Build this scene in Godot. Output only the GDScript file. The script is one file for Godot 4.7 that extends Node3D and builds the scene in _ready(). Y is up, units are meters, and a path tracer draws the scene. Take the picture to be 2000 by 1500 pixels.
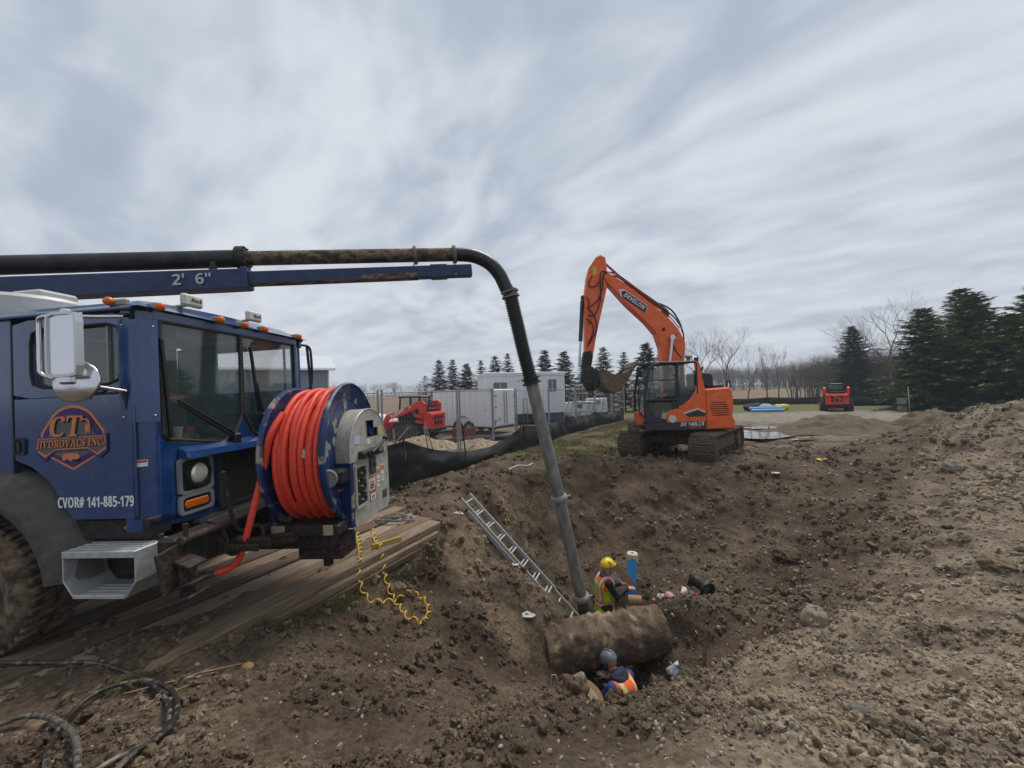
extends Node3D
# A muddy excavation beside a hydrovac truck, an excavator beyond the pit. Units are metres; the camera stands on spoil at x = 0, z = 0 and looks along -z.

const UPV := Vector3(0, 1, 0)
var rng := RandomNumberGenerator.new()
var used := {}
var mats := {}

func _ready() -> void:
	rng.seed = 7
	var cam := Camera3D.new()
	cam.name = "camera"
	cam.position = Vector3(0, 2.1, 0)
	cam.rotation = Vector3(0.0235, 0, -0.03)
	cam.fov = rad_to_deg(2.0 * atan(750.0 / 765.0))
	cam.near = 0.05
	cam.far = 1500.0
	add_child(cam)
	cam.current = true
	var we := WorldEnvironment.new()
	we.name = "world_environment"
	var env := Environment.new()
	env.background_mode = Environment.BG_SKY
	env.tonemap_mode = Environment.TONE_MAPPER_LINEAR
	env.tonemap_exposure = EXPOSURE
	env.sky = Sky.new()
	env.sky.sky_material = cloudy_sky()
	env.sdfgi_enabled = true
	env.ssao_enabled = true
	env.ssil_enabled = true
	env.fog_enabled = true
	env.fog_density = 0.0011
	env.fog_light_color = Color(0.80, 0.83, 0.88)
	we.environment = env
	add_child(we)
	var sun := DirectionalLight3D.new()
	sun.name = "sun"
	sun.light_energy = 0.5
	sun.light_angular_distance = 28.0
	sun.light_color = Color(1.0, 0.97, 0.93)
	sun.shadow_enabled = true
	sun.rotation_degrees = Vector3(-64, 146, 0)
	add_child(sun)
	build_scene()

const EXPOSURE := 1.8

# ---------------------------------------------------------------- sky
func cloudy_sky() -> PanoramaSkyMaterial:
	var w := 1536
	var h := 768
	var big := noise_of(11, 0.55, 4)
	var mid := noise_of(12, 1.0, 5)
	var fine := noise_of(13, 1.0, 6)
	var im := Image.create(w, h, false, Image.FORMAT_RGBF)
	var low := Color(0.10, 0.09, 0.08)
	for j in h:
		var el := (0.5 - (j + 0.5) / h) * PI
		if el < -0.03:
			im.fill_rect(Rect2i(0, j, w, 1), low)
			continue
		for i in w:
			var az := ((i + 0.5) / w - 0.5) * TAU
			var y := sin(maxf(el, 0.0))
			var k := cos(el) / (y + 0.16)
			var px := sin(az) * k
			var pz := -cos(az) * k
			# wind-drawn banks of cloud run across the view
			var a := px * 0.80 + pz * 0.60
			var b := -px * 0.60 + pz * 0.80
			var wx := big.get_noise_2d(a * 0.5 + 40.0, b * 0.5) * 1.3
			var n1 := big.get_noise_2d(a * 0.7 + wx, b * 1.1 + wx * 0.7)
			var n2 := mid.get_noise_2d(a * 1.1 + wx * 1.4, b * 1.8 + 17.0)
			var n3 := fine.get_noise_2d(a * 3.2 + wx * 1.8 + 9.0, b * 5.0)
			var t := clampf(0.53 + n1 * 0.44 + n2 * 0.42 + n3 * 0.30, 0.0, 1.0)
			t = t * t * (3.0 - 2.0 * t)
			var c := Color(0.228, 0.262, 0.322).lerp(Color(0.396, 0.420, 0.454), t)
			var veil := exp(-maxf(el, 0.0) * 8.0)
			c = c.lerp(Color(0.43, 0.446, 0.468), veil * 0.6)
			im.set_pixel(i, j, c)
	var m := PanoramaSkyMaterial.new()
	m.panorama = ImageTexture.create_from_image(im)
	return m

# ---------------------------------------------------------------- helpers
func noise_of(s: int, freq: float, octaves := 1, type := FastNoiseLite.TYPE_SIMPLEX_SMOOTH) -> FastNoiseLite:
	var n := FastNoiseLite.new()
	n.seed = s
	n.frequency = freq
	n.noise_type = type
	n.fractal_type = FastNoiseLite.FRACTAL_FBM if octaves > 1 else FastNoiseLite.FRACTAL_NONE
	n.fractal_octaves = octaves
	return n

func cells_of(s: int, freq: float, ret := FastNoiseLite.RETURN_DISTANCE) -> FastNoiseLite:
	var n := FastNoiseLite.new()
	n.seed = s
	n.frequency = freq
	n.noise_type = FastNoiseLite.TYPE_CELLULAR
	n.fractal_type = FastNoiseLite.FRACTAL_NONE
	n.cellular_return_type = ret
	return n

class MB:
	# a mesh in the making: triangles with their own normals; front faces run clockwise
	var v := PackedVector3Array()
	var n := PackedVector3Array()
	var uv := PackedVector2Array()
	var c := PackedColorArray()
	var tint = null
	func put(p: Vector3, q: Vector3, t := Vector2.ZERO) -> void:
		v.append(p)
		n.append(q)
		uv.append(t)
		if tint != null:
			c.append(tint)
	func tri(a: Vector3, b: Vector3, d: Vector3) -> MB:
		var q := (d - a).cross(b - a).normalized()
		put(a, q); put(b, q); put(d, q)
		return self
	func tri_from(a: Vector3, b: Vector3, d: Vector3, inside: Vector3) -> void:
		var q := (d - a).cross(b - a)
		if q.dot((a + b + d) / 3.0 - inside) < 0.0:
			tri(a, d, b)
		else:
			tri(a, b, d)
	func quad(a: Vector3, b: Vector3, d: Vector3, e: Vector3) -> MB:
		tri(a, b, d)
		tri(a, d, e)
		return self
	func quad_from(a: Vector3, b: Vector3, d: Vector3, e: Vector3, inside: Vector3) -> void:
		tri_from(a, b, d, inside)
		tri_from(a, d, e, inside)
	func stri(a: Vector3, b: Vector3, d: Vector3, na: Vector3, nb: Vector3, nd: Vector3, ua := Vector2.ZERO, ub := Vector2.ZERO, ud := Vector2.ZERO) -> void:
		# smooth triangle, turned to agree with its normals
		if (d - a).cross(b - a).dot(na + nb + nd) < 0.0:
			put(a, na, ua); put(d, nd, ud); put(b, nb, ub)
		else:
			put(a, na, ua); put(b, nb, ub); put(d, nd, ud)
	func box(at: Vector3, size: Vector3, bevel := 0.0, turn := Basis.IDENTITY) -> MB:
		var h := size * 0.5
		var e := minf(bevel, minf(h.x, minf(h.y, h.z)) * 0.6)
		if e <= 0.0:
			var p := []
			for i in 8:
				p.append(at + turn * Vector3(h.x if i & 1 else -h.x, h.y if i & 2 else -h.y, h.z if i & 4 else -h.z))
			for f in [[0, 1, 3, 2], [4, 5, 7, 6], [0, 1, 5, 4], [2, 3, 7, 6], [0, 2, 6, 4], [1, 3, 7, 5]]:
				quad_from(p[f[0]], p[f[1]], p[f[2]], p[f[3]], at)
			return self
		var q := {}
		for i in 8:
			var s := Vector3(1 if i & 1 else -1, 1 if i & 2 else -1, 1 if i & 4 else -1)
			for a in 3:
				var w := Vector3(h.x, h.y, h.z) - Vector3(e, e, e)
				w[a] = h[a]
				q[i * 3 + a] = at + turn * (w * s)
		for a in 3:
			var b: int = 1 << ((a + 1) % 3)
			var d: int = 1 << ((a + 2) % 3)
			for s in 2:
				var o: int = (1 << a) * s
				quad_from(q[o * 3 + a], q[(o | b) * 3 + a], q[(o | b | d) * 3 + a], q[(o | d) * 3 + a], at)
			# the four edges along axis a
			var a1: int = (a + 1) % 3
			var a2: int = (a + 2) % 3
			for s in 4:
				var o: int = (b if s & 1 else 0) | (d if s & 2 else 0)
				var o2: int = o | (1 << a)
				quad_from(q[o * 3 + a1], q[o * 3 + a2], q[o2 * 3 + a2], q[o2 * 3 + a1], at)
		for i in 8:
			tri_from(q[i * 3], q[i * 3 + 1], q[i * 3 + 2], at)
		return self
	func bar(a: Vector3, b: Vector3, w: float, h: float, bevel := 0.0, up := Vector3(0, 1, 0)) -> MB:
		# a beam of section w x h from a to b
		var x := (b - a).normalized()
		var z := x.cross(up)
		if z.length() < 0.01:
			z = x.cross(Vector3(1, 0, 0))
		z = z.normalized()
		return box((a + b) * 0.5, Vector3((b - a).length(), h, w), bevel, Basis(x, z.cross(x), z))
	func frame_of(x: Vector3) -> Basis:
		var y := x.cross(Vector3(0.1, 1, 0.05))
		if y.length() < 0.05:
			y = x.cross(Vector3(1, 0, 0))
		y = y.normalized()
		return Basis(x, y, x.cross(y))
	func tube(path: PackedVector3Array, r, sides := 10, caps := true, squash := 1.0) -> MB:
		var m := path.size()
		var rings := []
		var norms := []
		var fr := frame_of((path[1] - path[0]).normalized())
		var run := 0.0
		var runs := []
		for i in m:
			var x := (path[mini(i + 1, m - 1)] - path[maxi(i - 1, 0)]).normalized()
			var y := (fr.y - x * x.dot(fr.y)).normalized()
			fr = Basis(x, y, x.cross(y))
			var rr: float = r[i] if not (r is float or r is int) else float(r)
			var ring := PackedVector3Array()
			var nn := PackedVector3Array()
			for k in sides:
				var t := TAU * k / sides
				var q := fr.y * cos(t) + fr.z * sin(t) * squash
				ring.append(path[i] + q * rr)
				nn.append(q.normalized())
			rings.append(ring)
			norms.append(nn)
			runs.append(run)
			if i < m - 1:
				run += path[i].distance_to(path[i + 1])
		for i in m - 1:
			for k in sides:
				var l := (k + 1) % sides
				var u0 := float(k) / sides
				var u1 := float(k + 1) / sides
				stri(rings[i][k], rings[i][l], rings[i + 1][l], norms[i][k], norms[i][l], norms[i + 1][l], Vector2(runs[i], u0), Vector2(runs[i], u1), Vector2(runs[i + 1], u1))
				stri(rings[i][k], rings[i + 1][l], rings[i + 1][k], norms[i][k], norms[i + 1][l], norms[i + 1][k], Vector2(runs[i], u0), Vector2(runs[i + 1], u1), Vector2(runs[i + 1], u0))
		if caps:
			for e in [0, m - 1]:
				var inside: Vector3 = path[1] if e == 0 else path[m - 2]
				for k in sides:
					tri_from(path[e], rings[e][k], rings[e][(k + 1) % sides], inside)
		return self
	func rod(a: Vector3, b: Vector3, r: float, sides := 10, r2 := -1.0) -> MB:
		return tube(PackedVector3Array([a, b]), [r, r if r2 < 0.0 else r2], sides)
	func lathe(profile: Array, at: Vector3, axis: Vector3, sides := 24, smooth := false) -> MB:
		# profile: [distance along the axis, radius] pairs
		var fr := frame_of(axis.normalized())
		var m := profile.size()
		for i in m - 1:
			var p0: Array = profile[i]
			var p1: Array = profile[i + 1]
			var dx: float = p1[0] - p0[0]
			var dr: float = p1[1] - p0[1]
			var l := sqrt(dx * dx + dr * dr)
			if l < 1e-6:
				continue
			var s0 := Vector2(-dr, dx) / l
			var s1 := s0
			if smooth:
				s0 = slope_at(profile, i)
				s1 = slope_at(profile, i + 1)
			for k in sides:
				var t0 := TAU * k / sides
				var t1 := TAU * (k + 1) / sides
				var d0 := fr.y * cos(t0) + fr.z * sin(t0)
				var d1 := fr.y * cos(t1) + fr.z * sin(t1)
				var a: Vector3 = at + fr.x * p0[0] + d0 * p0[1]
				var b: Vector3 = at + fr.x * p0[0] + d1 * p0[1]
				var d: Vector3 = at + fr.x * p1[0] + d1 * p1[1]
				var e: Vector3 = at + fr.x * p1[0] + d0 * p1[1]
				var na := fr.x * s0.x + d0 * s0.y
				var nb := fr.x * s0.x + d1 * s0.y
				var nd := fr.x * s1.x + d1 * s1.y
				var ne := fr.x * s1.x + d0 * s1.y
				if p0[1] > 1e-5:
					stri(a, b, d, na, nb, nd)
				if p1[1] > 1e-5:
					stri(a, d, e, na, nd, ne)
		return self
	func slope_at(profile: Array, i: int) -> Vector2:
		var a: Array = profile[maxi(i - 1, 0)]
		var b: Array = profile[mini(i + 1, profile.size() - 1)]
		var d := Vector2(-(b[1] - a[1]), b[0] - a[0])
		return d.normalized()
	func prism(poly: Array, origin: Vector3, ax: Vector3, ay: Vector3, depth: float, bevel := 0.0) -> MB:
		# an outline in the plane (ax, ay) made depth thick along ax x ay, half to each side
		var pts := PackedVector2Array()
		for p in poly:
			pts.append(Vector2(p[0], p[1]))
		if Geometry2D.is_polygon_clockwise(pts):
			pts.reverse()
		var w := ax.cross(ay).normalized()
		var ins := pts
		if bevel > 0.0:
			ins = PackedVector2Array()
			var m := pts.size()
			for i in m:
				var e0 := (pts[i] - pts[(i + m - 1) % m]).normalized()
				var e1 := (pts[(i + 1) % m] - pts[i]).normalized()
				var q := (Vector2(-e0.y, e0.x) + Vector2(-e1.y, e1.x))
				q = q / maxf(q.length_squared(), 0.4) * 2.0
				ins.append(pts[i] + q * bevel)
		var idx := Geometry2D.triangulate_polygon(ins)
		var h := depth * 0.5
		for s in [-1.0, 1.0]:
			for t in range(0, idx.size(), 3):
				var p := []
				for k in 3:
					var q2 := ins[idx[t + k]]
					p.append(origin + ax * q2.x + ay * q2.y + w * h * s)
				var nn := (p[2] - p[0] as Vector3).cross(p[1] - p[0])
				if nn.dot(w * s) < 0.0:
					tri(p[0], p[2], p[1])
				else:
					tri(p[0], p[1], p[2])
		var m2 := pts.size()
		var hb := h - bevel
		for i in m2:
			var j := (i + 1) % m2
			var e := pts[j] - pts[i]
			var out := (ax * e.y - ay * e.x).normalized()
			var a := origin + ax * pts[i].x + ay * pts[i].y
			var b := origin + ax * pts[j].x + ay * pts[j].y
			var inside := (a + b) * 0.5 - out
			quad_from(a - w * hb, b - w * hb, b + w * hb, a + w * hb, inside)
			if bevel > 0.0:
				var ai := origin + ax * ins[i].x + ay * ins[i].y
				var bi := origin + ax * ins[j].x + ay * ins[j].y
				for s in [-1.0, 1.0]:
					quad_from(a + w * hb * s, b + w * hb * s, bi + w * h * s, ai + w * h * s, inside - w * s * 0.5)
		return self
	func grid(rows: Array, thick := false) -> MB:
		# a smooth sheet through rows of points
		var nr := rows.size()
		var nc: int = rows[0].size()
		var nn := []
		for i in nr:
			var row := PackedVector3Array()
			for k in nc:
				var a: Vector3 = rows[mini(i + 1, nr - 1)][k] - rows[maxi(i - 1, 0)][k]
				var b: Vector3 = rows[i][mini(k + 1, nc - 1)] - rows[i][maxi(k - 1, 0)]
				row.append(b.cross(a).normalized())
			nn.append(row)
		for i in nr - 1:
			for k in nc - 1:
				var ua := Vector2(float(k) / (nc - 1), float(i) / (nr - 1))
				var ud := Vector2(float(k + 1) / (nc - 1), float(i + 1) / (nr - 1))
				stri(rows[i][k], rows[i][k + 1], rows[i + 1][k + 1], nn[i][k], nn[i][k + 1], nn[i + 1][k + 1], ua, Vector2(ud.x, ua.y), ud)
				stri(rows[i][k], rows[i + 1][k + 1], rows[i + 1][k], nn[i][k], nn[i + 1][k + 1], nn[i + 1][k], ua, ud, Vector2(ua.x, ud.y))
		return self
	func ball(at: Vector3, r: Vector3, rings := 10, sides := 16, turn := Basis.IDENTITY) -> MB:
		var rows := []
		for i in rings + 1:
			var row := []
			for k in sides + 1:
				var a := PI * i / rings
				var t := TAU * k / sides
				row.append(Vector3(sin(a) * cos(t), cos(a), sin(a) * sin(t)))
			rows.append(row)
		for i in rings:
			for k in sides:
				var p := [rows[i][k], rows[i][k + 1], rows[i + 1][k + 1], rows[i + 1][k]]
				var q := []
				var nn := []
				for w: Vector3 in p:
					q.append(at + turn * (w * r))
					nn.append((turn * (w / r)).normalized())
				if i > 0:
					stri(q[0], q[1], q[2], nn[0], nn[1], nn[2])
				if i < rings - 1:
					stri(q[0], q[2], q[3], nn[0], nn[2], nn[3])
		return self
	func mesh() -> ArrayMesh:
		var a := []
		a.resize(Mesh.ARRAY_MAX)
		a[Mesh.ARRAY_VERTEX] = v
		a[Mesh.ARRAY_NORMAL] = n
		a[Mesh.ARRAY_TEX_UV] = uv
		if c.size() == v.size():
			a[Mesh.ARRAY_COLOR] = c
		var m := ArrayMesh.new()
		m.add_surface_from_arrays(Mesh.PRIMITIVE_TRIANGLES, a)
		return m

func mb() -> MB:
	return MB.new()

func numbered(called: String) -> String:
	var k: int = used.get(called, 0)
	used[called] = k + 1
	return called if k == 0 else "%s_%03d" % [called, k]

func thing(called: String, label: String, category: String, at := Vector3.ZERO, group := "") -> Node3D:
	var o := Node3D.new()
	o.name = numbered(called)
	o.position = at
	add_child(o)
	tag(o, label, category, group)
	return o

func tag(o: Node, label: String, category: String, group := "", kind := "") -> Node:
	o.set_meta("label", label)
	o.set_meta("category", category)
	if group:
		o.set_meta("group", group)
	if kind:
		o.set_meta("kind", kind)
	return o

func part(called: String, b, m: Material, parent: Node, label := "") -> MeshInstance3D:
	var o := MeshInstance3D.new()
	o.name = called if parent != self else numbered(called)
	o.mesh = b.mesh() if b is MB else b
	o.material_override = m
	parent.add_child(o, true)
	if label:
		o.set_meta("label", label)
	return o

func single(called: String, b, m: Material, label: String, category: String, group := "") -> MeshInstance3D:
	var o := part(called, b, m, self)
	tag(o, label, category, group)
	return o

func structure(called: String, b, m: Material) -> MeshInstance3D:
	var o := part(called, b, m, self)
	o.set_meta("kind", "structure")
	return o

func copy_of(o: Node3D, at: Vector3, turn := 0.0, size := 1.0, label := "", group := "") -> Node3D:
	var base := String(o.name).rstrip("0123456789").rstrip("_")
	var d: Node3D = o.duplicate()
	d.name = numbered(base)
	add_child(d)
	d.position = at
	d.rotation = Vector3(0, turn, 0)
	d.scale = Vector3.ONE * size
	if label:
		d.set_meta("label", label)
	if group:
		d.set_meta("group", group)
	return d

func plain(r: float, g: float, b: float, rough := 0.6, metal := 0.0) -> StandardMaterial3D:
	# colours as 0..255 sRGB
	var key := "%s %s %s %s %s" % [r, g, b, rough, metal]
	if mats.has(key):
		return mats[key]
	var m := StandardMaterial3D.new()
	m.albedo_color = Color(r / 255.0, g / 255.0, b / 255.0)
	m.roughness = rough
	m.metallic = metal
	mats[key] = m
	return m

var noise_maps := {}
func noise_map(stops: Array, freq: float, octaves: int, s: int, size := 384) -> NoiseTexture2D:
	# stops: [offset, r, g, b] in 0..255 sRGB
	var t := NoiseTexture2D.new()
	t.width = size
	t.height = size
	t.seamless = true
	t.noise = noise_of(s, freq, octaves)
	var g := Gradient.new()
	var offs := PackedFloat32Array()
	var cols := PackedColorArray()
	for k in stops:
		offs.append(k[0])
		cols.append(Color(k[1] / 255.0, k[2] / 255.0, k[3] / 255.0))
	g.offsets = offs
	g.colors = cols
	t.color_ramp = g
	return t

func mottled(stops: Array, rough := 0.7, metal := 0.0, freq := 0.012, octaves := 5, scale := 1.0, s := 1, stretch := Vector3.ONE) -> StandardMaterial3D:
	var m := StandardMaterial3D.new()
	m.albedo_texture = noise_map(stops, freq, octaves, s)
	m.uv1_triplanar = true
	m.uv1_scale = stretch * scale
	m.roughness = rough
	m.metallic = metal
	return m

func bumpy(m: StandardMaterial3D, freq: float, strength: float, s := 3, octaves := 4) -> StandardMaterial3D:
	var key := "%s %s" % [freq, strength]
	if not noise_maps.has(key):
		var t := NoiseTexture2D.new()
		t.width = 384
		t.height = 384
		t.seamless = true
		t.as_normal_map = true
		t.bump_strength = strength
		t.noise = noise_of(s, freq, octaves)
		noise_maps[key] = t
	m.normal_enabled = true
	m.normal_texture = noise_maps[key]
	return m

func smooth_path(p: Array, per := 6) -> PackedVector3Array:
	var out := PackedVector3Array()
	var m := p.size()
	for i in m - 1:
		var a: Vector3 = p[maxi(i - 1, 0)]
		var b: Vector3 = p[i]
		var c: Vector3 = p[i + 1]
		var d: Vector3 = p[mini(i + 2, m - 1)]
		for k in per:
			var t := float(k) / per
			out.append(b.cubic_interpolate(c, a, d, t))
	out.append(p[m - 1])
	return out

func words(text: String, size: float, depth := 0.004, bold := true, italic := false) -> Mesh:
	var t := TextMesh.new()
	var f := SystemFont.new()
	f.font_names = PackedStringArray(["Droid Sans"])
	f.font_weight = 700 if bold else 400
	f.font_italic = italic
	t.font = f
	t.text = text
	t.font_size = 64
	t.pixel_size = size / 64.0
	t.depth = depth
	t.curve_step = 2.0
	return t

func lettering(text: String, size: float, m: Material, parent: Node3D, at: Vector3, turn: Basis, bold := true, serif := false, slant := 0.0, wide := 1.0) -> MeshInstance3D:
	var t: TextMesh = words(text, size, 0.003, bold)
	if serif:
		var f := SystemFont.new()
		f.font_names = PackedStringArray(["Droid Serif"])
		f.font_weight = 700
		t.font = f
	var o := MeshInstance3D.new()
	o.name = "lettering"
	o.mesh = t
	o.material_override = m
	var sh := Basis(Vector3(wide, 0, 0), Vector3(slant, 1, 0), Vector3(0, 0, 1))
	o.transform = Transform3D(turn * sh, at)
	parent.add_child(o, true)
	return o

# ---------------------------------------------------------------- the ground: one sheet, the pit shaped by levels taken along it
const LEVELS := [
	[0, 0, .5], [-2, .2, .45], [2, 0, .6], [4, 0, .7], [0, -3, .3], [-5, -2, .1], [6, -2, .6], [0, 1.8, .40], [-1.75, 1.9, .30], [-2.6, 1.9, .22], [1.1, 1.8, .46], [2.2, 1.75, .5], [3.6, 1.8, .55], [6, 1.5, .6],
	[-3.9, 1.6, .1], [-3.5, 2.6, .07], [-4.5, 4, -.05], [-7, 3, -.05], [-7, 8, -.05], [-5, 6.5, -.05], [-3, 6, -.05], [-2.2, 5.5, -.05], [-2.7, 4.4, .03], [-3.2, 3.6, .05], [-3.9, 3.5, .02], [-1.7, 6.6, -.05], [-2.0, 7.5, .0], [-3, 8.5, 0],
	[-2.75, 2.7, .1], [-2.2, 3.7, -.12], [-1.75, 4.4, -.42], [-1.3, 5.3, -.62], [-.85, 6.2, -.55], [-1.95, 4.95, -.06], [-1.5, 5.9, -.06], [-1.16, 6.55, -.05], [-.95, 6.95, -.05],
	[-1.2, 3.5, -.29], [-.6, 4.3, -.87], [-.65, 5.0, -.72], [-1.5, 3.0, -.02], [-.9, 2.6, .08], [0, 2.7, -.1], [-.05, 3.6, -.75], [.05, 5.0, -1.38], [.0, 5.6, -1.08], [-.4, 6.3, -.66], [.0, 6.8, -.95], [.38, 5.55, -1.55], [.64, 5.95, -1.32], [.6, 6.35, -1.12], [.42, 6.8, -1.55], [.75, 7.1, -2.1], [.84, 6.45, -1.8], [.74, 5.55, -2.05],
	[.35, 4.55, -1.42], [.7, 4.25, -1.2], [1.15, 4.25, -1.18], [1.6, 4.4, -1.22], [2.1, 4.65, -1.3], [2.5, 4.8, -1.28], [3.0, 4.75, -.95], [3.35, 4.55, -.68], [3.8, 4.5, -.52], [4.7, 4.65, -.3], [.9, 3.2, -.45], [1.6, 3.3, -.48], [2.3, 3.4, -.46], [2.35, 2.6, -.02], [3.1, 2.4, .18], [3.3, 3.4, -.22], [4, 3.5, -.15], [5.2, 3.2, .12],
	[.75, 5.15, -2.35], [1.2, 5.2, -2.8], [1.65, 5.2, -2.75], [2.05, 5.35, -1.98], [2.6, 5.65, -1.92], [1.3, 5.8, -2.75], [.85, 5.7, -2.4], [1.95, 5.85, -2.2], [2.35, 5.95, -1.95],
	[1.0, 6.5, -2.5], [1.6, 6.5, -2.5], [2.05, 6.6, -2.0], [2.3, 5.82, -1.6], [2.33, 6.15, -1.2], [2.55, 6.2, -1.2], [2.35, 6.6, -1.5], [2.75, 6.1, -1.38], [1.1, 7.1, -2.6], [1.55, 7.2, -2.72], [1.95, 7.25, -2.5], [2.3, 7.15, -1.85], [2.6, 7.0, -1.72], [2.95, 6.7, -1.52], [3.3, 7.2, -1.66], [2.2, 7.75, -1.75], [1.5, 7.85, -2.1], [.9, 7.5, -1.9], [3.1, 6.1, -1.58], [3.3, 7.9, -1.55],
	[-.95, 7.55, -.04], [-.5, 8.4, -.03], [-.7, 9.0, 0], [-.05, 7.4, -1.28], [.3, 8.3, -1.25], [-.55, 7.55, -.72], [.6, 9.0, -1.0], [.35, 9.55, -.55], [.35, 10.0, .0], [1.4, 9.2, -1.3], [1.45, 10.05, -.6], [1.36, 10.55, .02], [2.3, 8.8, -1.5], [2.4, 9.9, -.6], [2.6, 10.5, .03], [3.6, 8.8, -1.38], [3.7, 9.7, -.6], [3.8, 10.3, .03], [5.1, 9.0, -.98], [5.2, 10.1, .03], [6.2, 9.0, -.55], [6.7, 10.0, .03], [5.2, 9.65, -.5],
	[4.2, 7.2, -1.6], [5.1, 7.5, -1.18], [6.2, 7.6, -.72], [6.9, 8.0, -.3], [7.5, 8.3, .05], [8.2, 7, .1], [3.7, 5.6, -1.5], [3.6, 5.05, -1.1], [4.6, 5.2, -.75], [2.9, 5.2, -1.45], [4.7, 6.0, -1.1], [5.6, 6.2, -.68], [6.5, 7, -.34], [6.2, 4.6, -.02], [7.6, 6.2, .05], [6.5, 5.4, -.1], [8.5, 4, .3], [8, 2, .5],
	[4.3, 11.6, 0], [4.3, 10.8, .1], [3.2, 11.3, .1], [5.5, 10.35, .12], [3, 12.5, 0], [6, 12.5, 0], [8, 11.5, .03], [9.0, 10.2, .08], [10.0, 10.6, .3], [11.6, 9.2, 1.2], [13.2, 9, 1.8], [13.6, 12, 1.1], [10.6, 8.2, .7], [9.6, 9, .22], [11, 12.2, .1], [12.5, 7, 1.3], [11, 5.5, .55], [12, 14, .0], [9.5, 13, 0], [15.5, 9, 1.8], [15, 13.5, .1],
	[-1.3, 10.5, 0], [.3, 14, 0], [-4, 12, 0], [-8, 12, 0], [0, 16, 0], [6, 16, 0], [12, 16, 0], [16, 16, 0], [16, 4, .5], [16, 0, .5], [10, 0, .6], [-8, 16, 0], [-8, 0, 0]]
const GX0 := -8.0
const GD0 := -4.0
const GSTEP := 0.125
var gw := 193
var gh := 161
var levels_grid := PackedFloat32Array()
var lumpy: FastNoiseLite
var patches: FastNoiseLite

func solve_levels() -> void:
	# a surface through all levels: sum of w * distance, plus a plane
	var m := LEVELS.size()
	var k := m + 3
	var a := []
	for i in m:
		var row := PackedFloat64Array()
		row.resize(k + 1)
		for j in m:
			row[j] = Vector2(LEVELS[i][0] - LEVELS[j][0], LEVELS[i][1] - LEVELS[j][1]).length()
		if true:
			row[i] = row[i] - 0.02
		row[m] = 1.0
		row[m + 1] = LEVELS[i][0]
		row[m + 2] = LEVELS[i][1]
		row[k] = LEVELS[i][2]
		a.append(row)
	for e in 3:
		var row := PackedFloat64Array()
		row.resize(k + 1)
		for j in m:
			row[j] = 1.0 if e == 0 else float(LEVELS[j][e - 1])
		a.append(row)
	for i in k:
		var best := i
		for r in range(i + 1, k):
			if absf(a[r][i]) > absf(a[best][i]):
				best = r
		var tmp = a[i]
		a[i] = a[best]
		a[best] = tmp
		var pr: PackedFloat64Array = a[i]
		for r in range(i + 1, k):
			var rr: PackedFloat64Array = a[r]
			var q := rr[i] / pr[i]
			if q == 0.0:
				continue
			for c in range(i, k + 1):
				rr[c] -= q * pr[c]
			a[r] = rr
	var w := PackedFloat64Array()
	w.resize(k)
	for i in range(k - 1, -1, -1):
		var s: float = a[i][k]
		for c in range(i + 1, k):
			s -= a[i][c] * w[c]
		w[i] = s / a[i][i]
	levels_grid.resize(gw * gh)
	var xs := PackedFloat32Array()
	var ds := PackedFloat32Array()
	for p in LEVELS:
		xs.append(p[0])
		ds.append(p[1])
	for j in gh:
		var d := GD0 + j * GSTEP
		for i in gw:
			var x := GX0 + i * GSTEP
			var s := w[m] + w[m + 1] * x + w[m + 2] * d
			for q in m:
				var ex := x - xs[q]
				var ed := d - ds[q]
				s += w[q] * sqrt(ex * ex + ed * ed)
			var edge := minf(minf(x - GX0, GX0 + (gw - 1) * GSTEP - x), minf(d - GD0, GD0 + (gh - 1) * GSTEP - d))
			levels_grid[j * gw + i] = s * smoothstep(0.0, 1.5, edge)

func base_h(x: float, d: float) -> float:
	var fx := (x - GX0) / GSTEP
	var fd := (d - GD0) / GSTEP
	if fx < 0.0 or fd < 0.0 or fx >= gw - 1 or fd >= gh - 1:
		return 0.0
	var i := int(fx)
	var j := int(fd)
	fx -= i
	fd -= j
	var o := j * gw + i
	return lerpf(lerpf(levels_grid[o], levels_grid[o + 1], fx), lerpf(levels_grid[o + gw], levels_grid[o + gw + 1], fx), fd)

func far_h(x: float, d: float) -> float:
	# low swells far out and a rise in the fields beyond
	var far := smoothstep(60.0, 300.0, Vector2(x, d).length())
	return base_h(x, d) + far * 4.0 * (0.5 + 0.5 * sin(x * 0.011 + d * 0.004 + 1.0))

func silt_x(d: float) -> float:
	# where the black fence by the pit runs
	var p := [[4.0, -7.0], [8.5, -2.85], [10.5, -1.3], [14.3, .3], [21.0, 4.1], [27.5, 7.8], [40.0, 14.9]]
	for i in p.size() - 1:
		if d < p[i + 1][0]:
			return lerpf(p[i][1], p[i + 1][1], (d - p[i][0]) / (p[i + 1][0] - p[i][0]))
	return 15.0

func on_mat(x: float, d: float) -> float:
	# how far left of the timber mats' pit-side edge, in metres (negative: on the pit side)
	return (-1.23 - x) * 0.893 + (d - 6.49) * 0.45

func roughness_at(x: float, d: float) -> float:
	var r := 1.0
	if on_mat(x, d) > 0.05 and d < 8.0 and x < -.5:
		r = 0.75
	r *= lerpf(1.0, 0.55, smoothstep(10.5, 16.0, d))
	r *= lerpf(1.0, 0.3, smoothstep(28.0, 33.0, d))
	if d > 9.0 and x < silt_x(d):
		r *= 0.5
	return r

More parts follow.
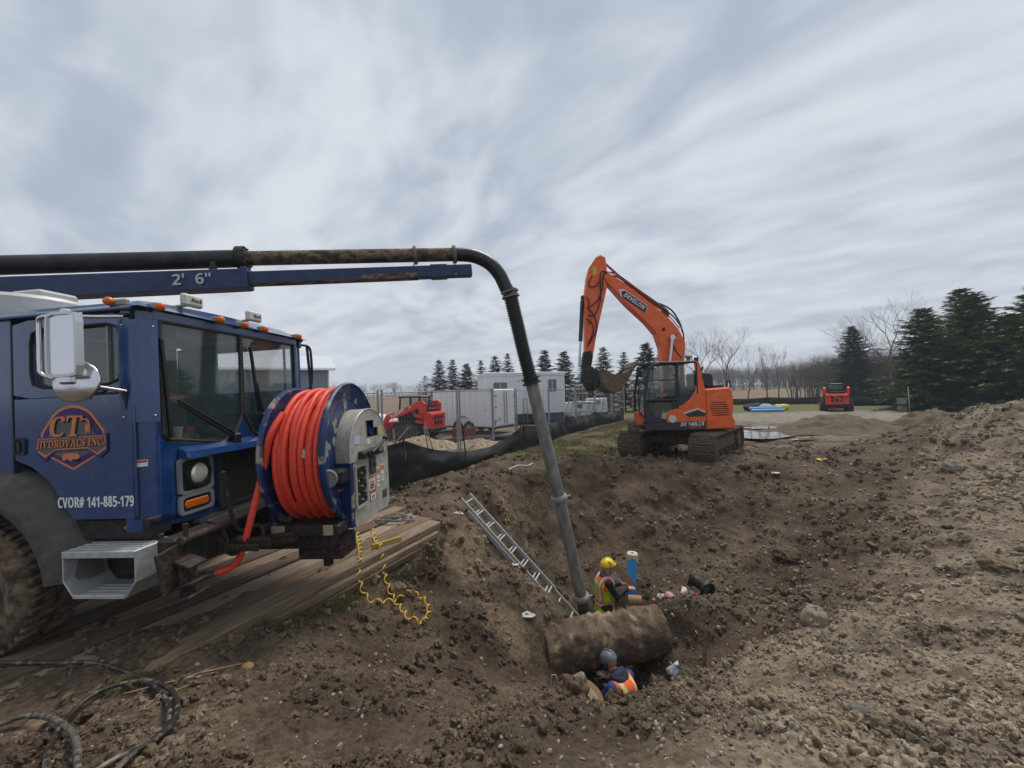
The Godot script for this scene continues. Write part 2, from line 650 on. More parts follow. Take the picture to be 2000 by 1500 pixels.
func ground_color(x: float, d: float, y: float, steep: float, f1: float, f2: float) -> Color:
	# f1, f2: coarse and fine noise; all base colours
	var dark := Color(0.068, 0.050, 0.036)
	var tan_soil := Color(0.182, 0.138, 0.096)
	var c := dark.lerp(tan_soil, clampf(0.36 + f1 * 0.75 + f2 * 0.35, 0.0, 1.0))
	# the paler, stonier spoil right of the pit and underfoot
	var stony := smoothstep(0.2, 2.6, x - (d - 3.0) * 0.35 + f1 * 1.3) * smoothstep(0.6, -0.7, d - 4.9 - maxf(x - 4.0, 0.0) * 0.75 + f1 * 1.2)
	c = c.lerp(Color(0.275, 0.227, 0.165), stony * clampf(0.68 + f2 * 0.9 + f1 * 0.4, 0.0, 1.0))
	# clay subsoil in seams along the mats' side of the dig
	var seam := smoothstep(1.1, 0.2, x - maxf(d - 8.0, 0.0) * 0.3) * smoothstep(4.4, 5.4, d) * smoothstep(10.0, 8.6, d)
	c = c.lerp(Color(0.200, 0.150, 0.100), seam * smoothstep(0.0, 0.4, f1 + f2 * 0.6) * 0.9)
	if on_mat(x, d) > -0.2 and d < 8.0:
		c = c.lerp(Color(0.175, 0.130, 0.090), 0.6)
	if d > 9.5:
		var left := silt_x(d) - x + f2 * 0.4
		if left > 0.0:
			c = c.lerp(Color(0.30, 0.245, 0.18).lerp(Color(0.17, 0.14, 0.09), clampf(f1 + 0.4, 0.0, 1.0)), smoothstep(0.0, 0.6, left))
			if d > 22.0:
				c = c.lerp(Color(0.15, 0.135, 0.06), clampf(smoothstep(22.0, 26.0, d) * (0.6 + f2), 0.0, 1.0))
		else:
			var turf := smoothstep(0.0, 0.22, f1 * 0.9 + f2 * 0.6 + 0.12) * smoothstep(11.0, 12.6, d + f2) * smoothstep(3.5, 1.5, x - (d - 12.0) * 0.5)
			c = c.lerp(Color(0.135, 0.122, 0.045), turf * 0.85)
			var muddy := smoothstep(4.0, 6.5, x - (d - 12.0) * 0.3 + f1) * smoothstep(11.8, 14.0, d + f1)
			c = c.lerp(Color(0.26, 0.215, 0.165).lerp(Color(0.095, 0.07, 0.048), clampf(0.5 + f1 * 1.6 + f2 * 0.6, 0.0, 1.0)), muddy)
			var grey := smoothstep(19.0, 23.0, d + f1 * 3.0 - absf(x - 25.0) * 0.15) * smoothstep(12.0, 15.0, x)
			c = c.lerp(Color(0.33, 0.31, 0.275), grey * clampf(0.75 + f2, 0.0, 1.0))
			var tuft := smoothstep(0.15, 0.35, f1 + f2 * 0.5) * smoothstep(13.0, 14.5, d) * smoothstep(19.0, 16.0, d) * smoothstep(9.0, 12.0, x)
			c = c.lerp(Color(0.13, 0.135, 0.045), tuft * 0.8)
		var lawn := smoothstep(30.0, 32.0, d + f2 * 1.5 + maxf(0.0, (x - 26.0)) * 0.4)
		c = c.lerp(Color(0.135, 0.165, 0.055).lerp(Color(0.20, 0.185, 0.085), clampf(0.35 + f1 + f2 * 0.6, 0.0, 1.0)), lawn)
		c = c.lerp(Color(0.30, 0.235, 0.155).lerp(Color(0.22, 0.17, 0.11), clampf(0.5 + f1 * 1.4, 0.0, 1.0)), smoothstep(44.0, 47.0, d - x * 0.02 + f2))
	return c

func axis_of(fine_from: float, fine_to: float, lo: float, hi: float, step: float, grow_lo: float, grow_hi: float) -> PackedFloat32Array:
	var out := PackedFloat32Array()
	var s := step
	var x := fine_from
	while x > lo:
		s *= grow_lo
		x -= s
		out.append(maxf(x, lo))
	out.reverse()
	x = fine_from
	while x < fine_to:
		out.append(x)
		x += step
	s = step
	while x < hi:
		out.append(x)
		s *= grow_hi if x < 22.0 else 1.06
		x += s
	out.append(hi)
	return out

func dome(v: float) -> float:
	var b := clampf(-v, 0.0, 1.0)
	return b * (2.0 - b)

func build_ground() -> void:
	solve_levels()
	var xs := axis_of(-3.0, 4.6, -700.0, 700.0, 0.027, 1.035, 1.0135)
	var ds := PackedFloat32Array()
	var s := 0.35
	var q := 1.25
	var back := []
	while q > -60.0:
		back.append(q)
		q -= s
		s *= 1.25
	back.reverse()
	for b in back:
		ds.append(b)
	q = 1.25
	while q < 13.0:
		q += maxf(0.0125, q * 0.0052)
		ds.append(q)
	s = 0.065
	while q < 900.0:
		s *= 1.028
		q += s
		ds.append(q)
	var nx := xs.size()
	var nd := ds.size()
	lumpy = noise_of(21, 1.0, 4)
	patches = noise_of(22, 0.55, 3)
	var c1 := cells_of(31, 4.2)
	var c2 := cells_of(32, 11.0)
	var c3 := cells_of(33, 30.0)
	var fine := noise_of(23, 7.0, 3)
	var col := noise_of(24, 0.9, 3)
	var base := PackedFloat32Array()
	base.resize(nx * nd)
	for j in nd:
		for i in nx:
			base[j * nx + i] = far_h(xs[i], ds[j])
	var vs := PackedVector3Array()
	var cs := PackedColorArray()
	vs.resize(nx * nd)
	cs.resize(nx * nd)
	for j in nd:
		var d := ds[j]
		var j0 := maxi(j - 2, 0)
		var j1 := mini(j + 2, nd - 1)
		for i in nx:
			var x := xs[i]
			var o := j * nx + i
			var y := base[o]
			var i0 := maxi(i - 2, 0)
			var i1 := mini(i + 2, nx - 1)
			var sx := (base[j * nx + i1] - base[j * nx + i0]) / (xs[i1] - xs[i0])
			var sd := (base[j1 * nx + i] - base[j0 * nx + i]) / (ds[j1] - ds[j0])
			var nrm := Vector3(-sx, 1.0, sd).normalized()
			var p := Vector3(x, y, -d)
			var amp := roughness_at(x, d)
			var f1 := col.get_noise_3d(x * 0.8, y * 0.8, d * 0.8)
			var f2 := 0.0
			if d < 60.0 and d > -3.0 and absf(x) < 60.0:
				f2 = fine.get_noise_3d(x * 0.35, y * 0.35, d * 0.35)
				var g1 := lumpy.get_noise_3d(x, y, d)
				var mask := clampf(0.45 + patches.get_noise_3d(x * 1.7, y * 1.7, d * 1.7) * 1.6, 0.0, 1.0)
				var e := 0.09 * g1 + 0.022 * lumpy.get_noise_3d(x * 5.0, y * 5.0 + 9.0, d * 5.0)
				if d < 22.0 and absf(x) < 20.0:
					var w := Vector3(x, y, d) + Vector3(g1, -g1, g1) * 0.09
					e += (0.072 * dome(c1.get_noise_3d(w.x, w.y, w.z)) + 0.028 * dome(c2.get_noise_3d(w.x, w.y, w.z))) * mask
					if d < 9.0:
						e += 0.014 * dome(c3.get_noise_3d(w.x, w.y, w.z)) + 0.014 * fine.get_noise_3d(x * 2.0, y * 2.0, d * 2.0)
					if d < 4.5:
						e += 0.006 * dome(c3.get_noise_3d(w.x * 2.3, w.y * 2.3, w.z * 2.3))
				# tracks and trampling pull the mud about far from the pit
				if d > 13.0:
					e += 0.05 * lumpy.get_noise_2d(x * 0.35, d * 0.9)
				# bucket scores down the walls
				if nrm.y < 0.75:
					e += 0.035 * lumpy.get_noise_3d(x * 3.0 + d * 3.0, y * 0.7, 4.0)
				p += nrm * (e - 0.03) * amp
			vs[o] = p
			cs[o] = ground_color(x, d, y, nrm.y, f1, f2)
	# real normals of the displaced sheet
	var ns := PackedVector3Array()
	ns.resize(nx * nd)
	for j in nd:
		var j0 := maxi(j - 1, 0) * nx
		var j1 := mini(j + 1, nd - 1) * nx
		for i in nx:
			var a := vs[j * nx + mini(i + 1, nx - 1)] - vs[j * nx + maxi(i - 1, 0)]
			var b := vs[j0 + i] - vs[j1 + i]
			ns[j * nx + i] = b.cross(a).normalized()
	var idx := PackedInt32Array()
	idx.resize((nx - 1) * (nd - 1) * 6)
	var t := 0
	for j in nd - 1:
		for i in nx - 1:
			var o := j * nx + i
			idx[t] = o; idx[t + 1] = o + nx; idx[t + 2] = o + nx + 1
			idx[t + 3] = o; idx[t + 4] = o + nx + 1; idx[t + 5] = o + 1
			t += 6
	var arr := []
	arr.resize(Mesh.ARRAY_MAX)
	arr[Mesh.ARRAY_VERTEX] = vs
	arr[Mesh.ARRAY_NORMAL] = ns
	arr[Mesh.ARRAY_COLOR] = cs
	arr[Mesh.ARRAY_INDEX] = idx
	var mesh := ArrayMesh.new()
	mesh.add_surface_from_arrays(Mesh.PRIMITIVE_TRIANGLES, arr)
	structure("ground", mesh, soil_material())
	ground_vs = vs
	ground_ns = ns
	ground_cs = cs
	ground_xs = xs
	ground_ds = ds

var ground_vs := PackedVector3Array()
var ground_ns := PackedVector3Array()
var ground_cs := PackedColorArray()
var ground_xs := PackedFloat32Array()
var ground_ds := PackedFloat32Array()

func index_at(x: float, d: float) -> int:
	return clampi(ground_ds.bsearch(d), 0, ground_ds.size() - 1) * ground_xs.size() + clampi(ground_xs.bsearch(x), 0, ground_xs.size() - 1)

func surface_at(x: float, d: float) -> Vector3:
	# the displaced ground near (x, d)
	var i := clampi(ground_xs.bsearch(x), 0, ground_xs.size() - 1)
	var j := clampi(ground_ds.bsearch(d), 0, ground_ds.size() - 1)
	return ground_vs[j * ground_xs.size() + i]

func soil_material() -> StandardMaterial3D:
	var m := StandardMaterial3D.new()
	m.vertex_color_use_as_albedo = true
	m.albedo_texture = noise_map([[0.0, 165, 161, 156], [0.40, 214, 211, 207], [0.6, 244, 242, 240], [1.0, 255, 255, 255]], 0.03, 5, 41)
	m.uv1_triplanar = true
	m.uv1_world_triplanar = true
	m.uv1_scale = Vector3.ONE * 1.3
	m.roughness = 0.93
	m.metallic_specular = 0.3
	bumpy(m, 0.05, 7.0, 42, 5)
	return m

func lump(s: int, flat := 0.8, rough := 0.35, chipped := false) -> ArrayMesh:
	# a clod or pebble about 2 across
	var nz := noise_of(s, 0.9, 3)
	var b := mb()
	var rings := 6
	var sides := 9
	var rows := []
	for i in rings + 1:
		var row := []
		for k in sides + 1:
			var a := PI * i / rings
			var t := TAU * (k % sides) / sides
			var p := Vector3(sin(a) * cos(t), cos(a), sin(a) * sin(t))
			p *= 1.0 + rough * nz.get_noise_3dv(p * 1.3)
			p.y *= flat
			row.append(p)
		rows.append(row)
	rows.reverse()
	if chipped:
		for i in rings:
			for k in sides:
				if i > 0:
					b.tri(rows[i][k], rows[i][k + 1], rows[i + 1][k + 1])
				if i < rings - 1 or i == 0:
					b.tri(rows[i][k], rows[i + 1][k + 1], rows[i + 1][k])
	else:
		b.grid(rows)
	return b.mesh()

func scatter(called: String, mesh: Mesh, m: Material, count: int, lo: float, hi: float, power: float, shade: Callable, keep: Callable) -> MultiMeshInstance3D:
	var places := []
	var colors := []
	var tries := 0
	while places.size() < count and tries < count * 6:
		tries += 1
		var dd := 1.35 * pow(12.0, rng.randf())
		var xx := rng.randf_range(-1.42, 1.42) * dd
		var o := index_at(xx, dd)
		var p := ground_vs[o]
		if p.x < -4.0:
			continue
		if not keep.call(p):
			continue
		var size := lerpf(lo, hi, pow(rng.randf(), power)) * clampf(-p.z / 4.0, 0.75, 1.7)
		var nrm := ground_ns[o]
		var b := Basis.from_euler(Vector3(rng.randf() * TAU, rng.randf() * TAU, rng.randf() * TAU))
		b = b.scaled(Vector3(1, 1, 1) * size)
		b = b * Basis.from_scale(Vector3(rng.randf_range(0.75, 1.3), rng.randf_range(0.6, 1.0), rng.randf_range(0.75, 1.3)))
		places.append(Transform3D(b, p + nrm * size * rng.randf_range(0.0, 0.5)))
		colors.append(shade.call(ground_cs[o]))
	var mm := MultiMesh.new()
	mm.transform_format = MultiMesh.TRANSFORM_3D
	mm.use_colors = true
	mm.mesh = mesh
	mm.instance_count = places.size()
	for i in places.size():
		mm.set_instance_transform(i, places[i])
		mm.set_instance_color(i, colors[i])
	var o2 := MultiMeshInstance3D.new()
	o2.name = numbered(called)
	o2.multimesh = mm
	o2.material_override = m
	add_child(o2)
	return o2

func build_clods() -> void:
	var soil := soil_material().duplicate()
	soil.uv1_scale = Vector3.ONE * 4.0
	var clear := func(p: Vector3) -> bool:
		return on_mat(p.x, -p.z) < 0.05 or p.z < -7.6 or rng.randf() < 0.12
	var near := func(p: Vector3) -> bool:
		return -p.z < 14.0 and (on_mat(p.x, -p.z) < 0.05 or p.z < -7.6 or rng.randf() < 0.35) and patches.get_noise_3d(p.x * 1.7, p.y * 1.7, -p.z * 1.7) > -0.3 + rng.randf() * 0.3
	var as_soil := func(c: Color) -> Color:
		var k := rng.randf_range(1.15, 1.85)
		return Color(c.r * k, c.g * k, c.b * k)
	for v in 3:
		var o := scatter("soil_clods", lump(50 + v, 0.8, 1.0, v < 2), soil, 6000, 0.006, 0.044, 3.6, as_soil, near)
		tag(o, ["small crumbly brown clods strewn over the dug soil", "lumpy brown clods scattered over the spoil heaps", "broken clods of damp earth littering the pit slopes"][v], "soil clods", "", "stuff")
	var stone := StandardMaterial3D.new()
	stone.vertex_color_use_as_albedo = true
	stone.roughness = 0.85
	var as_stone := func(_c: Color) -> Color:
		var t := rng.randf()
		var k := rng.randf_range(0.35, 0.85)
		var c := Color(0.34, 0.31, 0.265).lerp(Color(0.38, 0.31, 0.22), t)
		return Color(c.r * k, c.g * k, c.b * k)
	var stony := func(p: Vector3) -> bool:
		if on_mat(p.x, -p.z) > 0.0 and p.z > -7.6:
			return rng.randf() < 0.06
		if p.z < -13.0:
			return rng.randf() < 0.4
		var t := smoothstep(0.0, 3.0, p.x - (-p.z - 3.0) * 0.3)
		return rng.randf() < 0.13 + 0.87 * t
	for v in 2:
		var o := scatter("pebbles", lump(60 + v, 0.75, 0.25), stone, 9000, 0.003, 0.022, 3.2, as_stone, stony)
		tag(o, ["pale rounded pebbles scattered through the spoil", "tan gravel stones lying over the stony spoil"][v], "pebbles", "", "stuff")

# ---------------------------------------------------------------- the truck
func loop_at(cx: float, cy: float, w: float, h: float, r: float, m := 32) -> Array:
	# points of a rounded rectangle, one for each direction from its centre
	var out := []
	for i in m:
		var t := TAU * (i + 0.5) / m
		var dir := Vector2(cos(t), sin(t))
		var hw := w * 0.5
		var hh := h * 0.5
		# step along the ray to the outline
		var lo := 0.0
		var hi := hw + hh
		for k in 30:
			var mid := (lo + hi) * 0.5
			var q := (dir * mid).abs() - Vector2(hw - r, hh - r)
			var sd := Vector2(maxf(q.x, 0.0), maxf(q.y, 0.0)).length() + minf(maxf(q.x, q.y), 0.0) - r
			if sd < 0.0:
				lo = mid
			else:
				hi = mid
		out.append(Vector2(cx, cy) + dir * lo)
	return out

func ring_panel(b: MB, outer: Array, inner: Array, o: Vector3, ax: Vector3, ay: Vector3, thick: float) -> MB:
	var w := ax.cross(ay).normalized() * thick * 0.5
	var m := outer.size()
	for i in m:
		var j := (i + 1) % m
		var a: Vector3 = o + ax * outer[i].x + ay * outer[i].y
		var c: Vector3 = o + ax * outer[j].x + ay * outer[j].y
		var d: Vector3 = o + ax * inner[j].x + ay * inner[j].y
		var e: Vector3 = o + ax * inner[i].x + ay * inner[i].y
		var mid := (a + c + d + e) / 4.0
		b.quad_from(a + w, c + w, d + w, e + w, mid)
		b.quad_from(a - w, c - w, d - w, e - w, mid)
		b.quad_from(a - w, c - w, c + w, a + w, mid)
		b.quad_from(e - w, d - w, d + w, e + w, mid)
	return b

func closed_tube(b: MB, pts: Array, r: float, sides := 6) -> MB:
	var p := PackedVector3Array()
	for q in pts:
		p.append(q)
	p.append(pts[0])
	p.append(pts[1])
	return b.tube(p, r, sides, false)

func on_plane(loop: Array, o: Vector3, ax: Vector3, ay: Vector3) -> Array:
	var out := []
	for q in loop:
		out.append(o + ax * q.x + ay * q.y)
	return out

func arc_band(b: MB, centre: Vector3, a0: float, a1: float, profile: Array, steps := 18) -> MB:
	# profile of [z, radius] swept about the z axis from angle a0 to a1
	var rows := []
	for i in steps + 1:
		var t := lerpf(a0, a1, float(i) / steps)
		var row := []
		for p in profile:
			row.append(centre + Vector3(cos(t) * p[1], sin(t) * p[1], p[0]))
		rows.append(row)
	return b.grid(rows)

func glass_pane() -> StandardMaterial3D:
	if mats.has("glass"):
		return mats["glass"]
	var m := StandardMaterial3D.new()
	m.transparency = BaseMaterial3D.TRANSPARENCY_ALPHA
	m.albedo_color = Color(0.40, 0.48, 0.46, 0.14)
	m.roughness = 0.03
	mats["glass"] = m
	return m

func blue_paint() -> StandardMaterial3D:
	var m := mottled([[0.0, 20, 56, 106], [0.5, 24, 63, 116], [0.78, 30, 70, 122], [0.90, 52, 80, 118], [1.0, 104, 108, 112]], 0.28, 0.0, 0.016, 6, 0.8, 71)
	m.clearcoat_enabled = true
	m.clearcoat = 0.8
	m.clearcoat_roughness = 0.12
	return m

func build_truck() -> void:
	var X := Vector3(1, 0, 0)
	var Y := Vector3(0, 1, 0)
	var Z := Vector3(0, 0, 1)
	var t := thing("hydrovac_truck", "blue cab-over hydrovac truck with a red hose reel and a vacuum boom", "truck", Vector3(-3.11, 0, -3.2))
	t.rotation = Vector3(0, -deg_to_rad(6.0), deg_to_rad(1.4))
	var paint := blue_paint()
	var black := mottled([[0.0, 14, 14, 14], [0.5, 26, 25, 24], [0.75, 48, 43, 37], [1.0, 84, 72, 58]], 0.65, 0.0, 0.018, 5, 1.3, 72)
	var rubber := plain(24, 24, 25, 0.75)
	var chrome := plain(205, 206, 208, 0.18, 1.0)
	var steel := plain(150, 150, 150, 0.45, 0.6)
	var trim := plain(30, 30, 31, 0.6)
	var dirty_grey := mottled([[0.0, 105, 102, 96], [0.5, 138, 136, 130], [1.0, 165, 163, 158]], 0.55, 0.3, 0.02, 5, 1.5, 73)
	var glass := glass_pane()
	var amber := plain(205, 98, 22, 0.25)
	# --- cab shell
	var cw := 2.12          # cab width; the near side is z = 0
	var fx := 0.12          # front plane
	var cab := mb()
	# roof: crowned sheet with rounded edges
	var rows := []
	for i in 13:
		var u := -1.72 + (fx + 0.05 + 1.72) * i / 12.0
		var row := []
		for k in 17:
			var s := float(k) / 16.0
			var z := 0.03 - s * (cw + 0.06)
			var ez := minf(s, 1.0 - s) * (cw + 0.06)
			var ex := minf(u + 1.72, fx + 0.05 - u)
			var rim := Vector2(1.0 - minf(ez / 0.22, 1.0), 1.0 - minf(ex / 0.16, 1.0)).length()
			var y := 2.905 + 0.085 * (1.0 - minf(rim, 1.0) ** 2.0) + 0.03 * sin(s * PI) * minf(ex / 0.16, 1.0)
			row.append(Vector3(u, y, z))
		rows.append(row)
	cab.grid(rows)
	# drip rail round the roof
	cab.bar(Vector3(-1.7, 2.895, 0.02), Vector3(fx - 0.02, 2.895, 0.02), 0.03, 0.03, 0.008)
	cab.bar(Vector3(-1.7, 2.895, -cw - 0.02), Vector3(fx, 2.895, -cw - 0.02), 0.03, 0.03, 0.008)
	# cab side behind the door, rear wall, floor
	cab.box(Vector3(-1.42, 2.24, -0.03), Vector3(0.66, 1.34, 0.05), 0.01)
	cab.box(Vector3(-1.75, 2.0, -cw * 0.5), Vector3(0.04, 1.85, cw - 0.03), 0.01)
	cab.box(Vector3(-0.8, 1.10, -cw * 0.5), Vector3(1.85, 0.06, cw - 0.1), 0.01)
	# far side: lower panel, pillars, header
	cab.box(Vector3(-0.8, 1.69, -cw + 0.02), Vector3(1.8, 1.1, 0.04), 0.01)
	cab.box(Vector3(-1.42, 2.56, -cw + 0.02), Vector3(0.6, 0.64, 0.04), 0.01)
	cab.box(Vector3(-0.5, 2.84, -cw + 0.02), Vector3(1.24, 0.09, 0.04), 0.01)
	cab.box(Vector3(0.04, 2.52, -cw + 0.02), Vector3(0.10, 0.6, 0.04), 0.01)
	# rounded front corners
	for side in 2:
		var cz := -0.15 if side == 0 else -cw + 0.15
		var crow := []
		for i in 9:
			var a := PI * 0.5 * i / 8.0
			var q := Vector3(fx - 0.15 + 0.15 * sin(a), 0, cz + (0.15 if side == 0 else -0.15) * cos(a))
			crow.append([q + Y * 1.06, q + Y * 1.5, q + Y * 2.0, q + Y * 2.88])
		cab.grid(crow)
	# front face: lower body, window surround
	var face := [[-0.15, 1.06], [-0.15, 1.86], [-0.22, 1.76], [-0.8, 1.66], [-0.93, 1.72], [-1.06, 1.94], [-1.19, 1.72], [-1.32, 1.66], [-1.9, 1.76], [-1.97, 1.86], [-1.97, 1.06], [-1.3, 0.98], [-0.7, 0.98]]
	cab.prism(face, Vector3(fx - 0.02, 0, 0), Z, Y, 0.05, 0.006)
	cab.prism([[-0.13, 2.90], [-0.13, 2.81], [-1.99, 2.81], [-1.99, 2.90]], Vector3(fx - 0.02, 0, 0), Z, Y, 0.05, 0.006)
	cab.prism([[-0.13, 2.83], [-0.13, 1.84], [-0.18, 1.82], [-0.19, 2.83]], Vector3(fx - 0.02, 0, 0), Z, Y, 0.05, 0.004)
	cab.prism([[-1.99, 2.83], [-1.99, 1.84], [-1.94, 1.82], [-1.93, 2.83]], Vector3(fx - 0.02, 0, 0), Z, Y, 0.05, 0.004)
	# the cowl under the glass and the swage above the grille stand proud
	cab.prism([[0.0, 0.0], [0.10, -0.05], [0.12, -0.11], [0.0, -0.12]], Vector3(fx, 1.71, -cw * 0.5), X, Y, 1.5, 0.012)
	part("cab_body", cab, paint, t)
	# --- near door with its window, print and handle
	var door := mb()
	var win := loop_at(-0.46, 2.53, 0.85, 0.50, 0.09)
	var hole := win
	var dr := []
	for q in loop_at(-0.51, 2.02, 1.12, 1.70, 0.02):
		dr.append(q)
	# upper ring round the window, then the lower skin with the wheel-arch cut
	ring_panel(door, loop_at(-0.505, 2.53, 1.11, 0.66, 0.012), hole, Vector3(0, 0, -0.02), X, Y, 0.045)
	door.prism([[-1.06, 2.198], [0.05, 2.198], [0.05, 1.175], [-0.52, 1.175], [-0.60, 1.30], [-0.74, 1.50], [-0.90, 1.62], [-1.06, 1.68]], Vector3(0, 0, -0.02), X, Y, 0.045, 0.005)
	var dn := part("door", door, paint, t)
	part("door_glass", mb().prism([[-0.88, 2.29], [-0.88, 2.77], [-0.035, 2.77], [-0.035, 2.29]], Vector3(0, 0, -0.03), X, Y, 0.006), glass, dn)
	part("window_seal", closed_tube(mb(), on_plane(win, Vector3(0, 0, 0.002), X, Y), 0.012), rubber, dn)
	part("vent_bar", mb().bar(Vector3(-0.17, 2.29, -0.015), Vector3(-0.17, 2.77, -0.015), 0.02, 0.016, 0.004, X), steel, dn)
	part("door_handle", ring_panel(mb(), loop_at(-1.0, 1.80, 0.115, 0.15, 0.03), loop_at(-1.0, 1.80, 0.08, 0.11, 0.02), Vector3(0, 0, 0.006), X, Y, 0.02).box(Vector3(-1.015, 1.80, 0.008), Vector3(0.035, 0.09, 0.016), 0.005), trim, dn)
	part("seam", mb().box(Vector3(0.063, 2.02, -0.012), Vector3(0.012, 1.72, 0.03), 0.003), rubber, dn)
	part("seam", mb().box(Vector3(-1.075, 2.24, -0.008), Vector3(0.01, 1.3, 0.02)), rubber, dn)
	part("hinge_rod", mb().rod(Vector3(0.078, 1.2, 0.006), Vector3(0.078, 2.1, 0.006), 0.009, 8), paint, dn)
	build_emblem(dn)
	lettering("CVOR# 141-885-179", 0.118, plain(228, 230, 232, 0.5), dn, Vector3(-0.30, 1.318, 0.006), Basis.IDENTITY, true, false, 0.0, 0.66)
	# --- the curved deflector on the near corner, with its rivets
	var defl := []
	for i in 9:
		var a := PI * 0.5 * (0.04 + 0.92 * i / 8.0)
		var q := Vector3(fx - 0.15 + 0.185 * sin(a), 0, -0.15 + 0.185 * cos(a))
		defl.append([q + Y * 1.95, q + Y * 2.4, q + Y * 2.80])
	var dp := part("corner_deflector", mb().grid(defl), paint, t)
	for i in 4:
		var a: float = [0.25, 1.3][i % 2]
		var q := Vector3(fx - 0.15 + 0.188 * sin(a), 2.0 if i < 2 else 2.75, -0.15 + 0.188 * cos(a))
		part("rivet", mb().ball(q, Vector3.ONE * 0.009, 5, 8), chrome, dp)
	# --- windscreen: two panes, seals, centre post
	var pane_a := [[-0.185, 2.815], [-1.045, 2.815], [-1.045, 1.97], [-0.92, 1.745], [-0.80, 1.69], [-0.24, 1.785], [-0.185, 1.84]]
	for side in 2:
		var poly := []
		var edge := []
		for p in pane_a:
			var z: float = p[0] if side == 0 else -cw - p[0]
			poly.append([z, p[1]])
			edge.append(Vector3(fx + 0.004, p[1], z))
		var ws := part("windscreen_pane", mb().prism(poly, Vector3(fx - 0.008, 0, 0), Z, Y, 0.008), glass, t)
		part("seal", closed_tube(mb(), edge, 0.016), plain(52, 50, 47, 0.8), ws)
	part("centre_post", mb().box(Vector3(fx, 2.38, -1.06), Vector3(0.03, 0.86, 0.03), 0.006), trim, t)
	# --- far door window
	part("far_door_glass", mb().box(Vector3(-0.55, 2.52, -cw + 0.02), Vector3(1.14, 0.58, 0.006)), glass, t)
	part("far_vent_bar", mb().box(Vector3(-0.12, 2.52, -cw + 0.03), Vector3(0.03, 0.58, 0.02), 0.004), trim, t)
	# --- marker lamps and air-horn covers on the roof
	for z in [-0.14, -0.75, -1.06, -1.36, -1.97]:
		var lamp := part("marker_lamp", mb().lathe([[0.0, 0.036], [0.03, 0.034], [0.045, 0.024], [0.05, 0.0]], Vector3(fx + 0.05, 2.925, z), X, 14, true), amber, t)
		part("lamp_base", mb().prism([[0.0, -0.035], [0.0, 0.035], [-0.13, 0.03]], Vector3(fx + 0.05, 2.925, z), X, Y, 0.055, 0.008), plain(150, 146, 132, 0.7), lamp)
	var lamp2 := part("marker_lamp", mb().lathe([[0.0, 0.036], [0.03, 0.034], [0.045, 0.024], [0.05, 0.0]], Vector3(-0.10, 2.955, 0.015), Vector3(0.2, 0, 1), 14, true), amber, t)
	part("lamp_base", mb().box(Vector3(-0.06, 2.95, -0.02), Vector3(0.16, 0.06, 0.05), 0.012), plain(150, 146, 132, 0.7), lamp2)
	for z in [-0.5, -1.27]:
		var hornp := part("roof_beacon", mb().box(Vector3(fx + 0.0, 3.06, z), Vector3(0.06, 0.115, 0.21), 0.02), plain(196, 194, 186, 0.5), t)
		part("beacon_stalk", mb().rod(Vector3(fx - 0.02, 3.03, z), Vector3(fx - 0.2, 3.0, z + 0.05), 0.016, 8), plain(150, 146, 136, 0.6), hornp)
		part("label_plate", mb().box(Vector3(fx + 0.031, 3.065, z - 0.02), Vector3(0.004, 0.07, 0.115)), plain(214, 214, 210, 0.5), hornp)
		lettering("Mack", 0.052, plain(20, 20, 22, 0.5), hornp, Vector3(fx + 0.0345, 3.063, z - 0.02), Basis(Y, PI * 0.5), true, true, 0.25, 0.8)
	# --- headlamp clusters
	for side in 2:
		var s := 1.0 if side == 0 else -1.0
		var hz := -0.455 if side == 0 else -cw + 0.455
		var hl := part("headlamp_bezel", ring_panel(mb(), loop_at(hz, 1.44, 0.345, 0.33, 0.03), loop_at(hz, 1.44, 0.29, 0.275, 0.03), Vector3(fx + 0.03, 0, 0), Z, Y, 0.03), plain(168, 169, 170, 0.4, 0.5), t)
		ring_panel_part(hl, loop_at(hz, 1.185, 0.345, 0.175, 0.03), loop_at(hz, 1.185, 0.29, 0.125, 0.03), Vector3(fx + 0.03, 0, 0), Z, Y, 0.03, plain(168, 169, 170, 0.4, 0.5), "turn_signal_bezel")
		part("lamp_backing", mb().box(Vector3(fx + 0.018, 1.355, hz), Vector3(0.02, 0.46, 0.30)), trim, hl)
		part("lamp_collar", mb().lathe([[0.0, 0.13], [0.03, 0.12], [0.03, 0.10], [0.012, 0.095]], Vector3(fx + 0.03, 1.445, hz - 0.02 * s), X, 24), trim, hl)
		part("headlamp", mb().lathe([[0.0, 0.094], [0.025, 0.09], [0.042, 0.06], [0.048, 0.0]], Vector3(fx + 0.025, 1.445, hz - 0.02 * s), X, 24, true), plain(232, 228, 214, 0.15, 0.35), hl)
		part("turn_signal", mb().prism([[-0.11, -0.035], [0.11, -0.035], [0.125, 0.0], [0.11, 0.035], [-0.11, 0.035], [-0.125, 0.0]], Vector3(fx + 0.035, 1.185, hz), Z, Y, 0.02, 0.008), amber, hl)
	# --- grille: frame and bars
	var gr := part("grille", ring_panel(mb(), loop_at(-1.06, 1.33, 0.72, 0.58, 0.03), loop_at(-1.06, 1.33, 0.64, 0.50, 0.02), Vector3(fx + 0.02, 0, 0), Z, Y, 0.04), plain(70, 72, 76, 0.5, 0.4), t)
	var bars := mb()
	for i in 24:
		bars.box(Vector3(fx + 0.02, 1.33, -0.75 - i * 0.0272), Vector3(0.012, 0.51, 0.006))
	for i in 17:
		bars.box(Vector3(fx + 0.024, 1.09 + i * 0.030, -1.06), Vector3(0.010, 0.006, 0.65))
	var gm := part("grille_mesh", bars, plain(92, 90, 84, 0.5, 0.5), gr)
	gm.set_meta("kind", "stuff")
